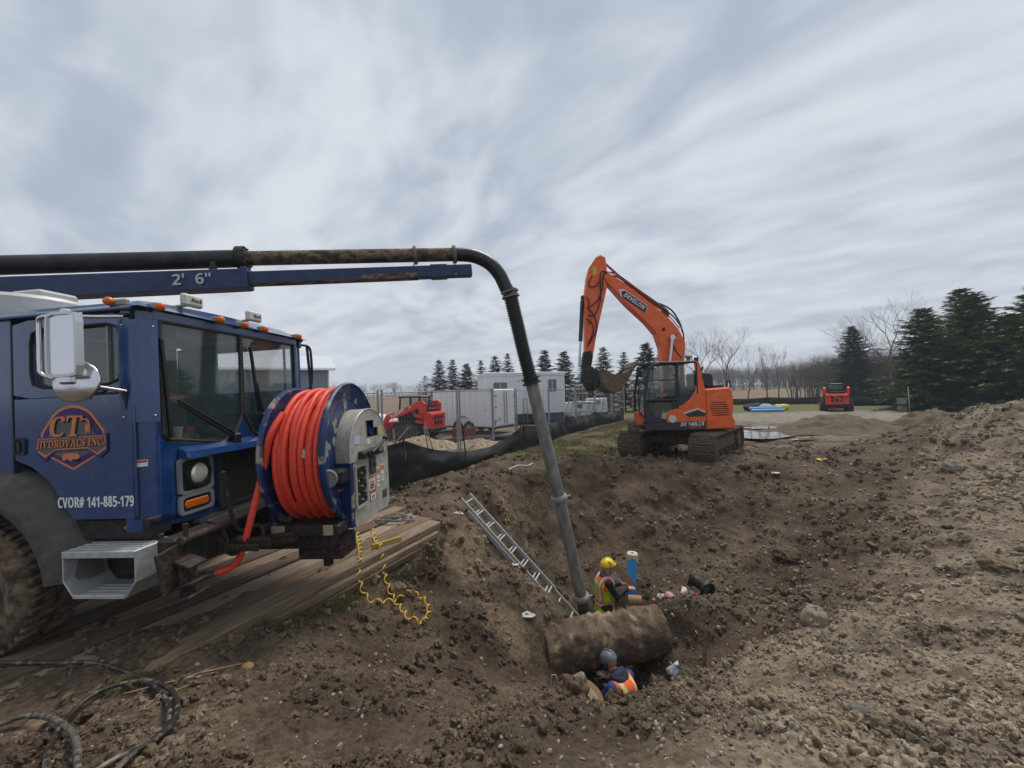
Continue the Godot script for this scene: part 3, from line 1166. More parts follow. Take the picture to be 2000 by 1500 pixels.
	part("grille_backing", mb().box(Vector3(fx + 0.004, 1.33, -1.06), Vector3(0.004, 0.51, 0.65)), plain(10, 10, 11, 0.9), gr)
	var st := part("warning_sticker", mb().box(Vector3(fx - 0.025, 1.615, -0.028), Vector3(0.075, 0.055, 0.003), 0.0, Basis(Y, 0.62)), plain(225, 222, 216, 0.6), t)
	part("sticker_heading", mb().box(Vector3(fx - 0.024, 1.63, -0.0262), Vector3(0.068, 0.018, 0.003), 0.0, Basis(Y, 0.62)), plain(176, 34, 34, 0.6), st)
	# --- wipers
	for w in [[Vector3(0, 1.71, -0.90), Vector3(0, 2.10, -0.30), Vector3(0, 2.66, -0.17), Vector3(0, 1.80, -0.235)], [Vector3(0, 1.90, -1.30), Vector3(0, 2.28, -1.24), Vector3(0, 2.70, -1.17), Vector3(0, 1.98, -1.27)]]:
		var wp := mb()
		for off in [0.0, 0.045]:
			wp.bar(w[0] + X * (fx + 0.06) + Y * off, w[1] + X * (fx + 0.035) + Y * (off * 0.6), 0.022, 0.02, 0.004)
		wp.box(w[0] + X * (fx + 0.05), Vector3(0.08, 0.12, 0.09), 0.015)
		var wn := part("wiper_arm", wp, plain(18, 18, 19, 0.5), t)
		part("wiper_blade", mb().bar(w[2] + X * (fx + 0.03), w[3] + X * (fx + 0.03), 0.022, 0.03, 0.004).bar(w[2] + X * (fx + 0.016), w[3] + X * (fx + 0.016), 0.006, 0.02), plain(16, 16, 17, 0.6), wn)
	# --- mirror on the near side
	var mz := 0.36
	var mr := part("mirror_arm", mb().tube(smooth_path([Vector3(0.03, 2.82, 0.03), Vector3(-0.05, 2.80, 0.15), Vector3(-0.16, 2.785, 0.30), Vector3(-0.245, 2.77, mz), Vector3(-0.265, 2.72, mz), Vector3(-0.265, 2.56, mz), Vector3(-0.265, 2.42, mz), Vector3(-0.24, 2.345, mz), Vector3(-0.12, 2.29, 0.30), Vector3(0.0, 2.235, 0.13), Vector3(0.04, 2.21, 0.03)], 5), 0.014, 10), chrome, t)
	part("mirror_housing", ring_panel(mb(), loop_at(-0.055, 2.555, 0.26, 0.475, 0.03), loop_at(-0.055, 2.555, 0.225, 0.435, 0.025), Vector3(0, 0, mz), X, Y, 0.05).box(Vector3(-0.055, 2.555, mz - 0.02), Vector3(0.25, 0.465, 0.02), 0.008), plain(196, 198, 200, 0.3, 0.8), mr)
	part("mirror_glass", mb().box(Vector3(-0.055, 2.555, mz + 0.012), Vector3(0.23, 0.44, 0.004), 0.0), plain(210, 212, 216, 0.12, 1.0), mr)
	part("convex_mirror", mb().lathe([[-0.05, 0.0], [-0.04, 0.08], [0.0, 0.155], [0.012, 0.155], [0.02, 0.147], [0.04, 0.08], [0.045, 0.0]], Vector3(-0.045, 2.285, mz - 0.07), Vector3(0.25, 0.1, 1), 32, true), chrome, mr)
	part("clamp", mb().box(Vector3(-0.06, 2.30, mz - 0.02), Vector3(0.09, 0.07, 0.07), 0.015), chrome, mr)
	part("clamp", mb().box(Vector3(-0.05, 2.80, mz - 0.01), Vector3(0.05, 0.04, 0.05), 0.01), chrome, mr)
	part("mirror_brace", mb().bar(Vector3(0.05, 2.21, 0.05), Vector3(0.02, 2.03, 0.015), 0.016, 0.008, 0.002, Z), black, mr)
	part("mirror_foot", mb().bar(Vector3(-0.02, 2.84, 0.012), Vector3(0.05, 2.835, 0.012), 0.03, 0.03, 0.004), black, mr)
	part("mirror_foot", mb().bar(Vector3(-0.06, 2.215, 0.012), Vector3(0.05, 2.21, 0.012), 0.03, 0.03, 0.004), black, mr)
	part("tied_cable", mb().tube(smooth_path([Vector3(-0.08, 2.27, 0.31), Vector3(-0.03, 2.23, 0.27), Vector3(0.04, 2.22, 0.17), Vector3(0.0, 2.20, 0.2), Vector3(-0.06, 2.24, 0.3), Vector3(0.0, 2.19, 0.24), Vector3(0.05, 2.2, 0.12)], 5), 0.008, 7).tube(smooth_path([Vector3(0.0, 2.23, 0.24), Vector3(0.01, 2.18, 0.24), Vector3(0.0, 2.14, 0.25)], 4), 0.003, 5), rubber, mr)
	# far mirror: a dark post on the far corner
	part("far_mirror_arm", mb().tube(smooth_path([Vector3(fx - 0.02, 2.84, -cw - 0.02), Vector3(fx + 0.04, 2.82, -cw - 0.08), Vector3(fx + 0.06, 2.72, -cw - 0.1), Vector3(fx + 0.06, 2.35, -cw - 0.1), Vector3(fx + 0.02, 2.18, -cw - 0.04)], 5), 0.016, 8), trim, t)
	part("far_mirror_post", mb().rod(Vector3(fx + 0.02, 2.82, -cw - 0.08), Vector3(fx + 0.06, 2.2, -cw - 0.08), 0.018, 8), trim, t)
	# --- inside the cab
	var dark := plain(62, 68, 66, 0.85)
	var inn := part("dashboard", mb().prism([[-0.02, 1.2], [-0.02, 1.66], [-0.10, 1.74], [-0.36, 1.72], [-0.44, 1.62], [-0.40, 1.2]], Vector3(0.06, 0, -cw * 0.5), X, Y, cw - 0.3, 0.02), plain(58, 64, 60, 0.8), t)
	part("steering_wheel", closed_tube(mb(), on_plane(loop_at(0, 0, 0.46, 0.46, 0.229, 24), Vector3(-0.38, 1.98, -1.55), Vector3(0.55, 0.83, 0), Vector3(0, 0, 1)), 0.014, 6).rod(Vector3(-0.38, 1.98, -1.55), Vector3(-0.16, 1.72, -1.55), 0.025, 8).rod(Vector3(-0.38, 1.98, -1.77), Vector3(-0.38, 1.98, -1.33), 0.012, 6), trim, inn)
	for sz in [-0.55, -1.55]:
		var seat := part("cab_seat", mb().box(Vector3(-1.05, 1.55, sz), Vector3(0.5, 0.16, 0.5), 0.05), dark, t)
		part("backrest", mb().box(Vector3(-1.33, 1.95, sz), Vector3(0.14, 0.75, 0.5), 0.05, Basis(Z, 0.12)), dark, seat)
	part("engine_cover", mb().box(Vector3(-0.95, 1.45, -1.06), Vector3(1.2, 0.62, 0.44), 0.08), plain(80, 90, 86, 0.85), t)
	part("rear_lining", mb().box(Vector3(-1.715, 2.1, -cw * 0.5), Vector3(0.02, 1.5, cw - 0.12)), plain(150, 160, 158, 0.9), t)
	# clutter on the dash
	part("drinks_cup", mb().lathe([[0, 0.03], [0.12, 0.042], [0.125, 0.046], [0.135, 0.044], [0.14, 0.0]], Vector3(-0.2, 1.735, -0.62), Y, 14), plain(188, 186, 178, 0.6), t)
	part("lunch_box", mb().box(Vector3(-0.26, 1.80, -0.78), Vector3(0.1, 0.13, 0.1), 0.01), plain(132, 30, 30, 0.6), t)
	part("cap", mb().ball(Vector3(-0.16, 1.77, -0.95), Vector3(0.11, 0.08, 0.09), 6, 12).box(Vector3(-0.06, 1.755, -0.95), Vector3(0.12, 0.012, 0.12), 0.005), plain(22, 22, 24, 0.85), t)
	var cl := [[Vector3(-0.16, 1.75, -0.33), Vector3(0.10, 0.05, 0.12), 70, 78, 66], [Vector3(-0.22, 1.76, -0.48), Vector3(0.11, 0.06, 0.1), 48, 54, 48], [Vector3(-0.14, 1.75, -0.52), Vector3(0.08, 0.035, 0.08), 112, 120, 104], [Vector3(-0.2, 1.76, -1.12), Vector3(0.1, 0.05, 0.09), 44, 44, 42], [Vector3(-0.25, 1.76, -0.68), Vector3(0.09, 0.05, 0.13), 62, 70, 60]]
	for k in cl.size():
		var lm := part("crumpled_cloth", lump(80 + k, 0.9, 0.9), plain(cl[k][2], cl[k][3], cl[k][4], 0.9), t)
		lm.position = cl[k][0]
		lm.scale = cl[k][1]
	# --- wheel, fender, step
	for wz in [-0.14, -cw + 0.14]:
		var wc := Vector3(-1.42, 0.6, wz)
		var tyre := mb()
		var prof := [[-0.19, 0.30], [-0.21, 0.38], [-0.205, 0.48], [-0.16, 0.545], [0.16, 0.545], [0.205, 0.48], [0.21, 0.38], [0.19, 0.30]]
		tyre.lathe(prof, wc, Z, 40, true)
		for i in 40:
			var a := TAU * i / 40.0
			for s in [-1.0, 1.0]:
				var bs := Basis(Z, a)
				tyre.box(wc + bs * Vector3(0.545, 0, s * 0.10) + bs * Vector3(0, s * 0.02, 0), Vector3(0.05, 0.052, 0.17), 0.01, bs * Basis(X, s * 0.3))
		var wn := part("front_wheel", tyre, bumpy(mottled([[0.0, 40, 38, 36], [0.35, 62, 56, 49], [0.55, 98, 82, 64], [0.75, 120, 101, 79], [1.0, 136, 118, 95]], 0.9, 0.0, 0.012, 5, 1.6, 76), 0.03, 6.0), t)
		part("rim", mb().lathe([[0.19, 0.31], [0.20, 0.30], [0.16, 0.285], [0.10, 0.27], [0.08, 0.16], [0.12, 0.13], [0.15, 0.11], [0.15, 0.0]], wc, Z if wz > -1.0 else -Z, 32), mottled([[0.0, 62, 64, 68], [0.5, 92, 94, 98], [1.0, 120, 112, 100]], 0.5, 0.4, 0.02, 4, 2.0, 77), wn)
	var fm := mottled([[0.0, 58, 58, 57], [0.5, 74, 74, 72], [0.8, 88, 85, 80], [1.0, 118, 107, 90]], 0.75, 0.0, 0.014, 5, 1.2, 78)
	var fender := arc_band(mb(), Vector3(-1.42, 0.6, 0), deg_to_rad(6), deg_to_rad(125), [[0.06, 0.73], [0.10, 0.755], [0.11, 0.82], [0.105, 0.86], [0.09, 0.87], [0.07, 0.95], [0.0, 1.02], [-0.1, 1.045]], 26)
	part("fender", fender, fm, t)
	part("fender_lining", arc_band(mb(), Vector3(-1.42, 0.6, 0), deg_to_rad(6), deg_to_rad(125), [[0.06, 0.73], [-0.45, 0.73]], 20), black, t)
	part("under_body", mb().box(Vector3(-0.25, 1.08, -0.14), Vector3(0.75, 0.16, 0.2), 0.01).box(Vector3(-0.2, 0.93, -0.12), Vector3(0.72, 0.16, 0.05), 0.01).box(Vector3(-0.4, 0.85, -1.06), Vector3(1.4, 0.35, 1.3), 0.02).box(Vector3(-3.6, 0.95, -1.06), Vector3(6.0, 0.3, 0.9), 0.02), black, t)
	part("side_marker", mb().box(Vector3(-0.055, 1.09, -0.036), Vector3(0.075, 0.022, 0.012), 0.004), plain(190, 92, 40, 0.4), t)
	var stepm := mottled([[0.0, 160, 162, 162], [0.55, 182, 184, 184], [0.85, 192, 193, 192], [0.97, 130, 114, 94]], 0.5, 0.35, 0.02, 5, 1.6, 79)
	var sx0 := -0.46
	var sx1 := 0.18
	var sb := mb()
	sb.box(Vector3((sx0 + sx1) * 0.5, 0.955, -0.04), Vector3(sx1 - sx0, 0.012, 0.32), 0.003)
	sb.box(Vector3((sx0 + sx1) * 0.5, 0.935, 0.12), Vector3(sx1 - sx0, 0.05, 0.012), 0.003)
	sb.box(Vector3((sx0 + sx1) * 0.5, 0.60, -0.04), Vector3(sx1 - sx0 - 0.18, 0.012, 0.32), 0.003)
	sb.box(Vector3((sx0 + sx1) * 0.5, 0.61, 0.12), Vector3(sx1 - sx0 - 0.18, 0.03, 0.012), 0.003)
	for s in [-1.0, 1.0]:
		var xa := sx0 if s < 0 else sx1
		sb.box(Vector3(xa, 0.84, -0.04), Vector3(0.012, 0.24, 0.32), 0.003)
		sb.bar(Vector3(xa, 0.725, -0.04), Vector3(xa - s * 0.09, 0.60, -0.04), 0.32, 0.012, 0.003)
	var sp := part("step_box", sb, stepm, t)
	part("step_backing", mb().box(Vector3((sx0 + sx1) * 0.5, 0.78, -0.19), Vector3(0.62, 0.34, 0.01)), black, sp)
	for i in 4:
		part("tread_rib", mb().box(Vector3((sx0 + sx1) * 0.5, 0.612, 0.08 - i * 0.05), Vector3(0.43, 0.008, 0.012), 0.002), stepm, sp)
		part("tread_rib", mb().box(Vector3((sx0 + sx1) * 0.5, 0.966, 0.08 - i * 0.05), Vector3(0.6, 0.008, 0.012), 0.002), stepm, sp)
	# --- bumper and the bracket at its near end
	var rust := mottled([[0.0, 34, 28, 26], [0.5, 56, 44, 40], [0.8, 82, 66, 56], [1.0, 110, 94, 76]], 0.75, 0.2, 0.02, 5, 2.0, 81)
	var bump := part("bumper", mb().box(Vector3(0.35, 0.87, -1.06), Vector3(0.16, 0.28, 2.2), 0.02), black, t)
	part("bumper_pipe", mb().rod(Vector3(0.47, 0.99, 0.02), Vector3(0.47, 0.99, -0.95), 0.035, 12).rod(Vector3(0.48, 1.0, -0.02), Vector3(0.48, 1.12, -0.02), 0.02, 8), rust, bump)
	var brk := mb()
	brk.box(Vector3(0.46, 0.80, 0.09), Vector3(0.02, 0.34, 0.2), 0.004, Basis(X, 0.15))
	brk.box(Vector3(0.50, 0.84, 0.0), Vector3(0.22, 0.02, 0.16), 0.004, Basis(Z, -0.35))
	brk.box(Vector3(0.52, 0.66, 0.02), Vector3(0.24, 0.02, 0.16), 0.004, Basis(Z, 0.30))
	brk.box(Vector3(0.51, 0.75, 0.0), Vector3(0.03, 0.2, 0.14), 0.004)
	brk.box(Vector3(0.48, 0.55, 0.04), Vector3(0.36, 0.02, 0.2), 0.004, Basis(Z, 0.32))
	brk.box(Vector3(0.50, 0.62, 0.0), Vector3(0.12, 0.16, 0.03), 0.004)
	part("tow_bracket", brk, rust, t)
	# lever, roller and guide for the hose
	var lv := part("lever", mb().tube(smooth_path([Vector3(0.50, 1.46, -0.37), Vector3(0.50, 1.36, -0.39), Vector3(0.50, 1.1, -0.44), Vector3(0.5, 0.93, -0.49), Vector3(0.52, 0.88, -0.55), Vector3(0.6, 0.9, -0.62), Vector3(0.66, 0.88, -0.62), Vector3(0.68, 0.80, -0.6)], 5), 0.017, 8), rust, t)
	part("lever_grip", mb().bar(Vector3(0.5, 1.47, -0.368), Vector3(0.5, 1.34, -0.392), 0.035, 0.035, 0.01), black, lv)
	var ro := part("hose_roller", mb().lathe([[-0.05, 0.0], [-0.05, 0.075], [-0.03, 0.06], [0.03, 0.06], [0.05, 0.075], [0.05, 0.0]], Vector3(0.56, 0.79, -0.42), Vector3(0.2, 0, 1), 20), plain(28, 28, 30, 0.5), t)
	part("roller_bracket", mb().prism([[-0.12, -0.1], [-0.12, 0.2], [0.02, 0.17], [0.08, 0.02], [0.08, -0.1]], Vector3(0.46, 0.84, -0.36), X, Y, 0.014, 0.003).box(Vector3(0.68, 0.79, -0.48), Vector3(0.34, 0.09, 0.03), 0.008).box(Vector3(0.68, 0.79, -0.36), Vector3(0.30, 0.06, 0.02), 0.008), rust, ro)
	# --- the hose reel
	build_reel(t, rust, black, paint)
	build_boom(t, black, rust)

func ring_panel_part(parent: Node, outer: Array, inner: Array, o: Vector3, ax: Vector3, ay: Vector3, thick: float, m: Material, called: String) -> void:
	part(called, ring_panel(mb(), outer, inner, o, ax, ay, thick), m, parent)

func build_emblem(dn: Node3D) -> void:
	var X := Vector3(1, 0, 0)
	var Y := Vector3(0, 1, 0)
	var orange := plain(206, 128, 82, 0.6)
	var violet := plain(52, 40, 112, 0.6)
	var grey := plain(92, 92, 92, 0.65)
	var dark := plain(22, 20, 22, 0.6)
	var cx := -0.5
	var shield := func(w: float, top: float, bottom: float, shoulder: float) -> Array:
		var p := []
		p.append([cx, bottom])
		p.append([cx + w, shoulder])
		p.append([cx + w, shoulder + (top - shoulder) * 0.42])
		for i in 9:
			var a := PI * (0.16 + 0.68 * i / 8.0)
			p.append([cx + cos(a) * w * 0.86, shoulder + (top - shoulder) * (0.36 + 0.64 * sin(a))])
		p.append([cx - w, shoulder + (top - shoulder) * 0.42])
		p.append([cx - w, shoulder])
		return p
	var at := func(k: int) -> Vector3: return Vector3(0, 0, 0.0035 + 0.0022 * k)
	var em := part("emblem", mb().prism(shield.call(0.30, 2.125, 1.585, 1.74), at.call(0), X, Y, 0.002), orange, dn)
	part("emblem_line", mb().prism(shield.call(0.278, 2.10, 1.607, 1.745), at.call(1), X, Y, 0.002), dark, em)
	# sub-parts may not hold parts of their own: the rest of the print hangs on the door as well
	part("emblem_border", mb().prism(shield.call(0.270, 2.095, 1.612, 1.745), at.call(2), X, Y, 0.002), violet, dn)
	part("emblem_field", mb().prism(shield.call(0.222, 2.05, 1.652, 1.755), at.call(3), X, Y, 0.002), grey, dn)
	var ban := [[-0.335, 1.725], [-0.335, 1.865], [0.335, 1.875], [0.335, 1.735], [0.255, 1.675], [0.16, 1.745], [-0.16, 1.74], [-0.26, 1.665]]
	for k in 3:
		var q := []
		for p in ban:
			var s: float = [1.0, 0.955, 0.93][k]
			q.append([cx + p[0] * s, 1.795 + (p[1] - 1.795) * [1.0, 0.8, 0.66][k] + [0.0, 0.006, 0.01][k]])
		part(["banner_border", "banner_edge", "banner_field"][k], mb().prism(q, at.call(4 + k), X, Y, 0.002), [violet, orange, grey][k], dn)
	lettering("CT", 0.235, dark, dn, Vector3(cx - 0.042, 1.938, 0.0165), Basis.IDENTITY, true, true, 0.18, 1.02)
	lettering("CT", 0.235, orange, dn, Vector3(cx - 0.05, 1.946, 0.0185), Basis.IDENTITY, true, true, 0.18, 1.02)
	lettering("HYDROVACS INC.", 0.082, dark, dn, Vector3(cx + 0.004, 1.805, 0.0195), Basis(Vector3(0, 0, 1), 0.015), true, true, 0.18, 0.88)
	lettering("HYDROVACS INC.", 0.082, orange, dn, Vector3(cx, 1.809, 0.0215), Basis(Vector3(0, 0, 1), 0.015), true, true, 0.18, 0.88)
	# the hose with a little figure beside the letters and the little truck below
	part("print_hose", mb().tube(smooth_path([Vector3(cx + 0.10, 2.0, 0.017), Vector3(cx + 0.15, 2.0, 0.017), Vector3(cx + 0.175, 1.97, 0.017), Vector3(cx + 0.178, 1.89, 0.017)], 4), 0.007, 6, true), orange, dn)
	part("print_figure", mb().prism([[0.135, 1.885], [0.135, 1.95], [0.142, 1.97], [0.152, 1.975], [0.16, 1.96], [0.165, 1.93], [0.16, 1.885], [0.15, 1.91], [0.145, 1.885]], at.call(5) + X * cx, X, Y, 0.002), orange, dn)
	part("print_truck", mb().prism([[-0.085, 1.667], [-0.085, 1.71], [-0.06, 1.728], [0.05, 1.728], [0.075, 1.71], [0.075, 1.685], [0.05, 1.672], [0.02, 1.672], [0.02, 1.665]], at.call(5) + X * cx, X, Y, 0.002), orange, dn)
	for wx in [-0.045, 0.022, 0.055]:
		part("print_wheel", mb().lathe([[0.0, 0.012], [0.004, 0.012], [0.004, 0.0]], Vector3(cx + wx, 1.668, 0.0158), Vector3(0, 0, 1), 10), dark, dn)

func build_reel(t: Node3D, rust: Material, black: Material, paint: Material) -> void:
	var X := Vector3(1, 0, 0)
	var Y := Vector3(0, 1, 0)
	var Z := Vector3(0, 0, 1)
	var worn := mottled([[0.0, 14, 34, 78], [0.5, 20, 46, 96], [0.70, 28, 52, 98], [0.735, 146, 140, 120], [0.85, 160, 152, 132], [1.0, 120, 108, 90]], 0.5, 0.1, 0.008, 5, 1.3, 91)
	var silver := mottled([[0.0, 150, 147, 138], [0.4, 172, 169, 160], [0.7, 184, 181, 172], [1.0, 150, 138, 118]], 0.5, 0.15, 0.014, 5, 1.4, 92)
	var red := mottled([[0.0, 202, 58, 40], [0.5, 222, 70, 50], [0.8, 228, 82, 62], [1.0, 204, 112, 92]], 0.5, 0.0, 0.02, 4, 2.0, 93)
	var ca := Vector3(0.68, 1.49, -1.20)
	var cb := Vector3(1.20, 1.50, -1.26)
	var ax := (cb - ca).normalized()
	var l := ca.distance_to(cb)
	var reel := part("hose_reel_drum", mb().lathe([[0.0, 0.34], [l, 0.34]], ca, ax, 32, true), black, t)
	# flanges: dished discs with a rolled rim; the outer one is open at the hub
	part("inner_flange", mb().lathe([[-0.03, 0.30], [-0.03, 0.66], [-0.045, 0.70], [-0.03, 0.725], [0.0, 0.72], [0.012, 0.70], [0.0, 0.66], [0.0, 0.34]], ca, ax, 56), worn, reel)
	part("outer_flange", mb().lathe([[0.0, 0.34], [0.0, 0.69], [0.02, 0.735], [0.05, 0.745], [0.07, 0.73], [0.05, 0.70], [0.03, 0.62], [0.015, 0.58], [0.01, 0.56], [-0.012, 0.55], [-0.012, 0.34]], cb, ax, 64), worn, reel)
	part("hub_plate", mb().lathe([[-0.006, 0.555], [-0.006, 0.0]], cb, ax, 32), plain(12, 12, 13, 0.8), reel)
	# the hose, wound in layers with loose turns over them
	var turns := 9
	var hose := mb()
	for layer in 4:
		var path := PackedVector3Array()
		var rr := 0.455 + layer * 0.055
		var steps := turns * 36
		for i in steps + 1:
			var a := TAU * i / 36.0
			var s := clampf((i / float(steps)), 0.0, 1.0)
			var off := lerpf(0.03, l - 0.03, s if layer % 2 == 0 else 1.0 - s)
			var wob := 0.012 * sin(a * 0.37 + layer * 2.0) + 0.010 * sin(a * 1.0 + i * 0.013)
			var sag := 0.0
			var q := Y * cos(a) * (rr + wob) + ax.cross(Y) * sin(a) * (rr + wob)
			off += 0.014 * sin(a * 0.5 + i * 0.021)
			if layer == 3 and q.y < 0.0:
				q.y -= 0.03
			path.append(ca + ax * clampf(off, 0.03, l - 0.05) + q)
		hose.tube(path, 0.0285, 8)
	var hw := part("wound_hose", hose, red, reel, "red hose wound on the reel in loose turns")
	hw.name = "wound_hose"
	# crossing turns on top
	var cross := mb()
	for k in 4:
		var path := PackedVector3Array()
		var o0: float = [0.10, 0.22, 0.33, 0.42][k]
		var o1: float = [0.30, 0.40, 0.20, 0.43][k]
		for i in 41:
			var s := i / 40.0
			var a := lerpf(-1.3, PI + 0.9, s)
			var rr: float = 0.585 + (0.092 if k % 2 else 0.082) * minf(1.0, 7.0 * s * (1.0 - s))
			var side := -1.0
			var q := Y * cos(a) * rr + ax.cross(Y) * sin(a) * rr * side
			if q.y < -0.2:
				q.y -= 0.04
			path.append(ca + ax * lerpf(o0, o1, smoothstep(0.0, 1.0, s)) + q)
		cross.tube(path, 0.029, 10)
	part("crossing_turn", cross, red, reel)
	# the run off the reel, down through the roller to its fitting
	part("leaving_hose", mb().tube(smooth_path([Vector3(0.84, 1.95, -0.72), Vector3(0.81, 1.76, -0.58), Vector3(0.74, 1.5, -0.58), Vector3(0.68, 1.2, -0.54), Vector3(0.62, 0.92, -0.50), Vector3(0.59, 0.80, -0.48), Vector3(0.55, 0.66, -0.46), Vector3(0.48, 0.585, -0.42), Vector3(0.40, 0.57, -0.36)], 6), 0.03, 12), red, reel)
	part("hose_fitting", mb().tube(smooth_path([Vector3(0.41, 0.572, -0.366), Vector3(0.34, 0.56, -0.32), Vector3(0.24, 0.55, -0.22)], 4), 0.026, 10).lathe([[0, 0.0], [0, 0.036], [0.05, 0.036], [0.05, 0.0]], Vector3(0.35, 0.562, -0.325), Vector3(-0.75, -0.05, 0.6), 6), plain(96, 94, 90, 0.5, 0.6), reel)
	part("hose_clamp", mb().rod(Vector3(1.10, 1.60, -0.645), Vector3(1.10, 1.52, -0.632), 0.034, 12), plain(150, 148, 140, 0.4, 0.7), reel)
	# stand
	var stand := part("reel_stand", mb().box(Vector3(0.92, 0.79, -1.25), Vector3(0.84, 0.11, 1.0), 0.015), black, t)
	part("end_post", mb().box(Vector3(0.62, 1.05, -0.85), Vector3(0.05, 0.45, 0.12), 0.01), worn, stand)
	part("end_post", mb().box(Vector3(1.31, 1.08, -0.97), Vector3(0.16, 0.66, 0.06), 0.01), worn, stand)
	for q in [[0.72, 0.14], [1.24, 0.1]]:
		part("paint_patch", mb().box(Vector3(q[0], 0.80, -0.747), Vector3(q[1], 0.10, 0.006), 0.002), plain(150, 144, 118, 0.7), stand)
	part("cross_beam", mb().box(Vector3(0.72, 0.63, -1.0), Vector3(0.9, 0.16, 0.14), 0.015).box(Vector3(0.95, 0.50, -1.2), Vector3(0.5, 0.22, 0.3), 0.02).box(Vector3(0.62, 0.72, -0.72), Vector3(0.62, 0.10, 0.10), 0.01, Basis(Z, 0.12)), rust, stand)
	part("lower_leg", mb().rod(Vector3(0.95, 0.52, -1.2), Vector3(0.95, 0.28, -1.2), 0.05, 10), black, stand)
	# --- the silver drive housing and control panel
	var px := 1.38
	var dome := [[-0.945, 1.40]]
	for i in 19:
		var a := PI * (i / 18.0)
		dome.append([-1.38 + 0.44 * cos(a), 1.50 + 0.44 * sin(a)])
	dome.append([-1.815, 1.40])
	var shell := mb()
	var c_out := []
	for p in dome:
		c_out.append(Vector3(0, p[1], p[0]))
	var rows := [[], []]
	for p: Vector3 in c_out:
		rows[0].append(p + X * (px - 0.2))
		rows[1].append(p + X * px)
	shell.grid(rows)
	# front face with the stepped cut-out
	var cut := [[-1.30, 1.62], [-1.30, 1.81], [-1.50, 1.81], [-1.50, 1.72], [-1.60, 1.72], [-1.60, 1.62]]
	shell.prism([[-0.945, 1.40], [-0.96, 1.62], [-1.80, 1.62], [-1.815, 1.40]], Vector3(px, 0, 0), Z, Y, 0.008)
	var left_side := [[-1.30, 1.62]]
	left_side.append([-0.958, 1.62])
	for i in 8:
		var a := 0.30 + 1.06 * i / 7.0
		left_side.append([-1.38 + 0.44 * cos(a), 1.50 + 0.44 * sin(a)])
	left_side.append([-1.30, 1.925])
	shell.prism(left_side, Vector3(px, 0, 0), Z, Y, 0.008)
	var right_side := [[-1.60, 1.62], [-1.60, 1.72], [-1.50, 1.72], [-1.50, 1.81], [-1.30, 1.81], [-1.30, 1.925]]
	for i in 8:
		var a := PI * 0.5 + 1.26 * i / 7.0
		right_side.append([-1.38 + 0.44 * cos(a), 1.50 + 0.44 * sin(a)])
	right_side.append([-1.80, 1.621])
	shell.prism(right_side, Vector3(px, 0, 0), Z, Y, 0.008)
	var hs := part("drive_housing", shell, silver, t)
	part("housing_edge", mb().tube(PackedVector3Array(on_plane_list(dome, px + 0.004)), 0.008, 6), plain(186, 184, 178, 0.4, 0.5), hs)
	part("drive_works", mb().box(Vector3(px - 0.10, 1.72, -1.40), Vector3(0.1, 0.24, 0.12), 0.02), plain(168, 158, 128, 0.6), hs)
	part("drive_motor", mb().rod(Vector3(px - 0.12, 1.70, -1.55), Vector3(px - 0.04, 1.70, -1.55), 0.08, 14), plain(34, 52, 110, 0.5), hs)
	part("valve_bank", mb().box(Vector3(px + 0.03, 1.455, -1.36), Vector3(0.08, 0.08, 0.5), 0.015).rod(Vector3(px + 0.06, 1.45, -1.12), Vector3(px + 0.09, 1.45, -1.12), 0.035, 10).rod(Vector3(px + 0.06, 1.46, -1.22), Vector3(px + 0.09, 1.46, -1.22), 0.03, 10), plain(30, 31, 34, 0.5), hs)
	part("valve_lever", mb().bar(Vector3(px + 0.08, 1.46, -1.28), Vector3(px + 0.12, 1.57, -1.52), 0.035, 0.03, 0.01).ball(Vector3(px + 0.12, 1.59, -1.54), Vector3.ONE * 0.033, 6, 10), plain(52, 50, 48, 0.5), hs)
	part("gauge", mb().lathe([[0, 0.0], [0, 0.045], [0.03, 0.045], [0.03, 0.0]], Vector3(px + 0.07, 1.49, -1.47), X, 16), plain(160, 158, 152, 0.4, 0.4), hs)
	for st in [[-1.10, 1.62, 0.12, 0.085, 176, 186, 204], [-1.66, 1.66, 0.07, 0.10, 196, 184, 52], [-1.36, 1.575, 0.07, 0.055, 214, 206, 202]]:
		part("sticker", mb().box(Vector3(px + 0.006, st[1], st[0]), Vector3(0.003, st[3], st[2])), plain(st[4], st[5], st[6], 0.6), hs)
	# control panel: a plate parallel to the truck's front
	var qx := 1.36
	var plate := part("control_panel", mb().prism([[-1.0, 0.73], [-1.0, 1.41], [-1.88, 1.44], [-1.88, 0.73]], Vector3(qx, 0, 0), Z, Y, 0.02, 0.004), silver, t)
	var fr := part("switch_frame", ring_panel(mb(), loop_at(-1.16, 1.13, 0.27, 0.46, 0.03), loop_at(-1.16, 1.13, 0.21, 0.40, 0.01), Vector3(qx + 0.02, 0, 0), Z, Y, 0.03), plain(166, 162, 148, 0.6), plate)
	part("switch_plate", mb().box(Vector3(qx + 0.014, 1.13, -1.16), Vector3(0.006, 0.41, 0.22)), plain(34, 34, 34, 0.6), plate)
	for i in 3:
		for k in 5:
			part("switch", mb().rod(Vector3(qx + 0.016, 0.98 + k * 0.07, -1.085 - i * 0.075), Vector3(qx + 0.04, 0.985 + k * 0.07, -1.085 - i * 0.075), 0.012, 8), plain(176, 174, 168, 0.35, 0.5) if (i + k) % 2 else plain(20, 20, 22, 0.5), plate)
	part("relay_box", mb().box(Vector3(qx + 0.03, 1.30, -1.42), Vector3(0.04, 0.20, 0.10), 0.008).rod(Vector3(qx + 0.05, 1.31, -1.42), Vector3(qx + 0.07, 1.31, -1.42), 0.02, 10), plain(84, 84, 84, 0.5, 0.3), plate)
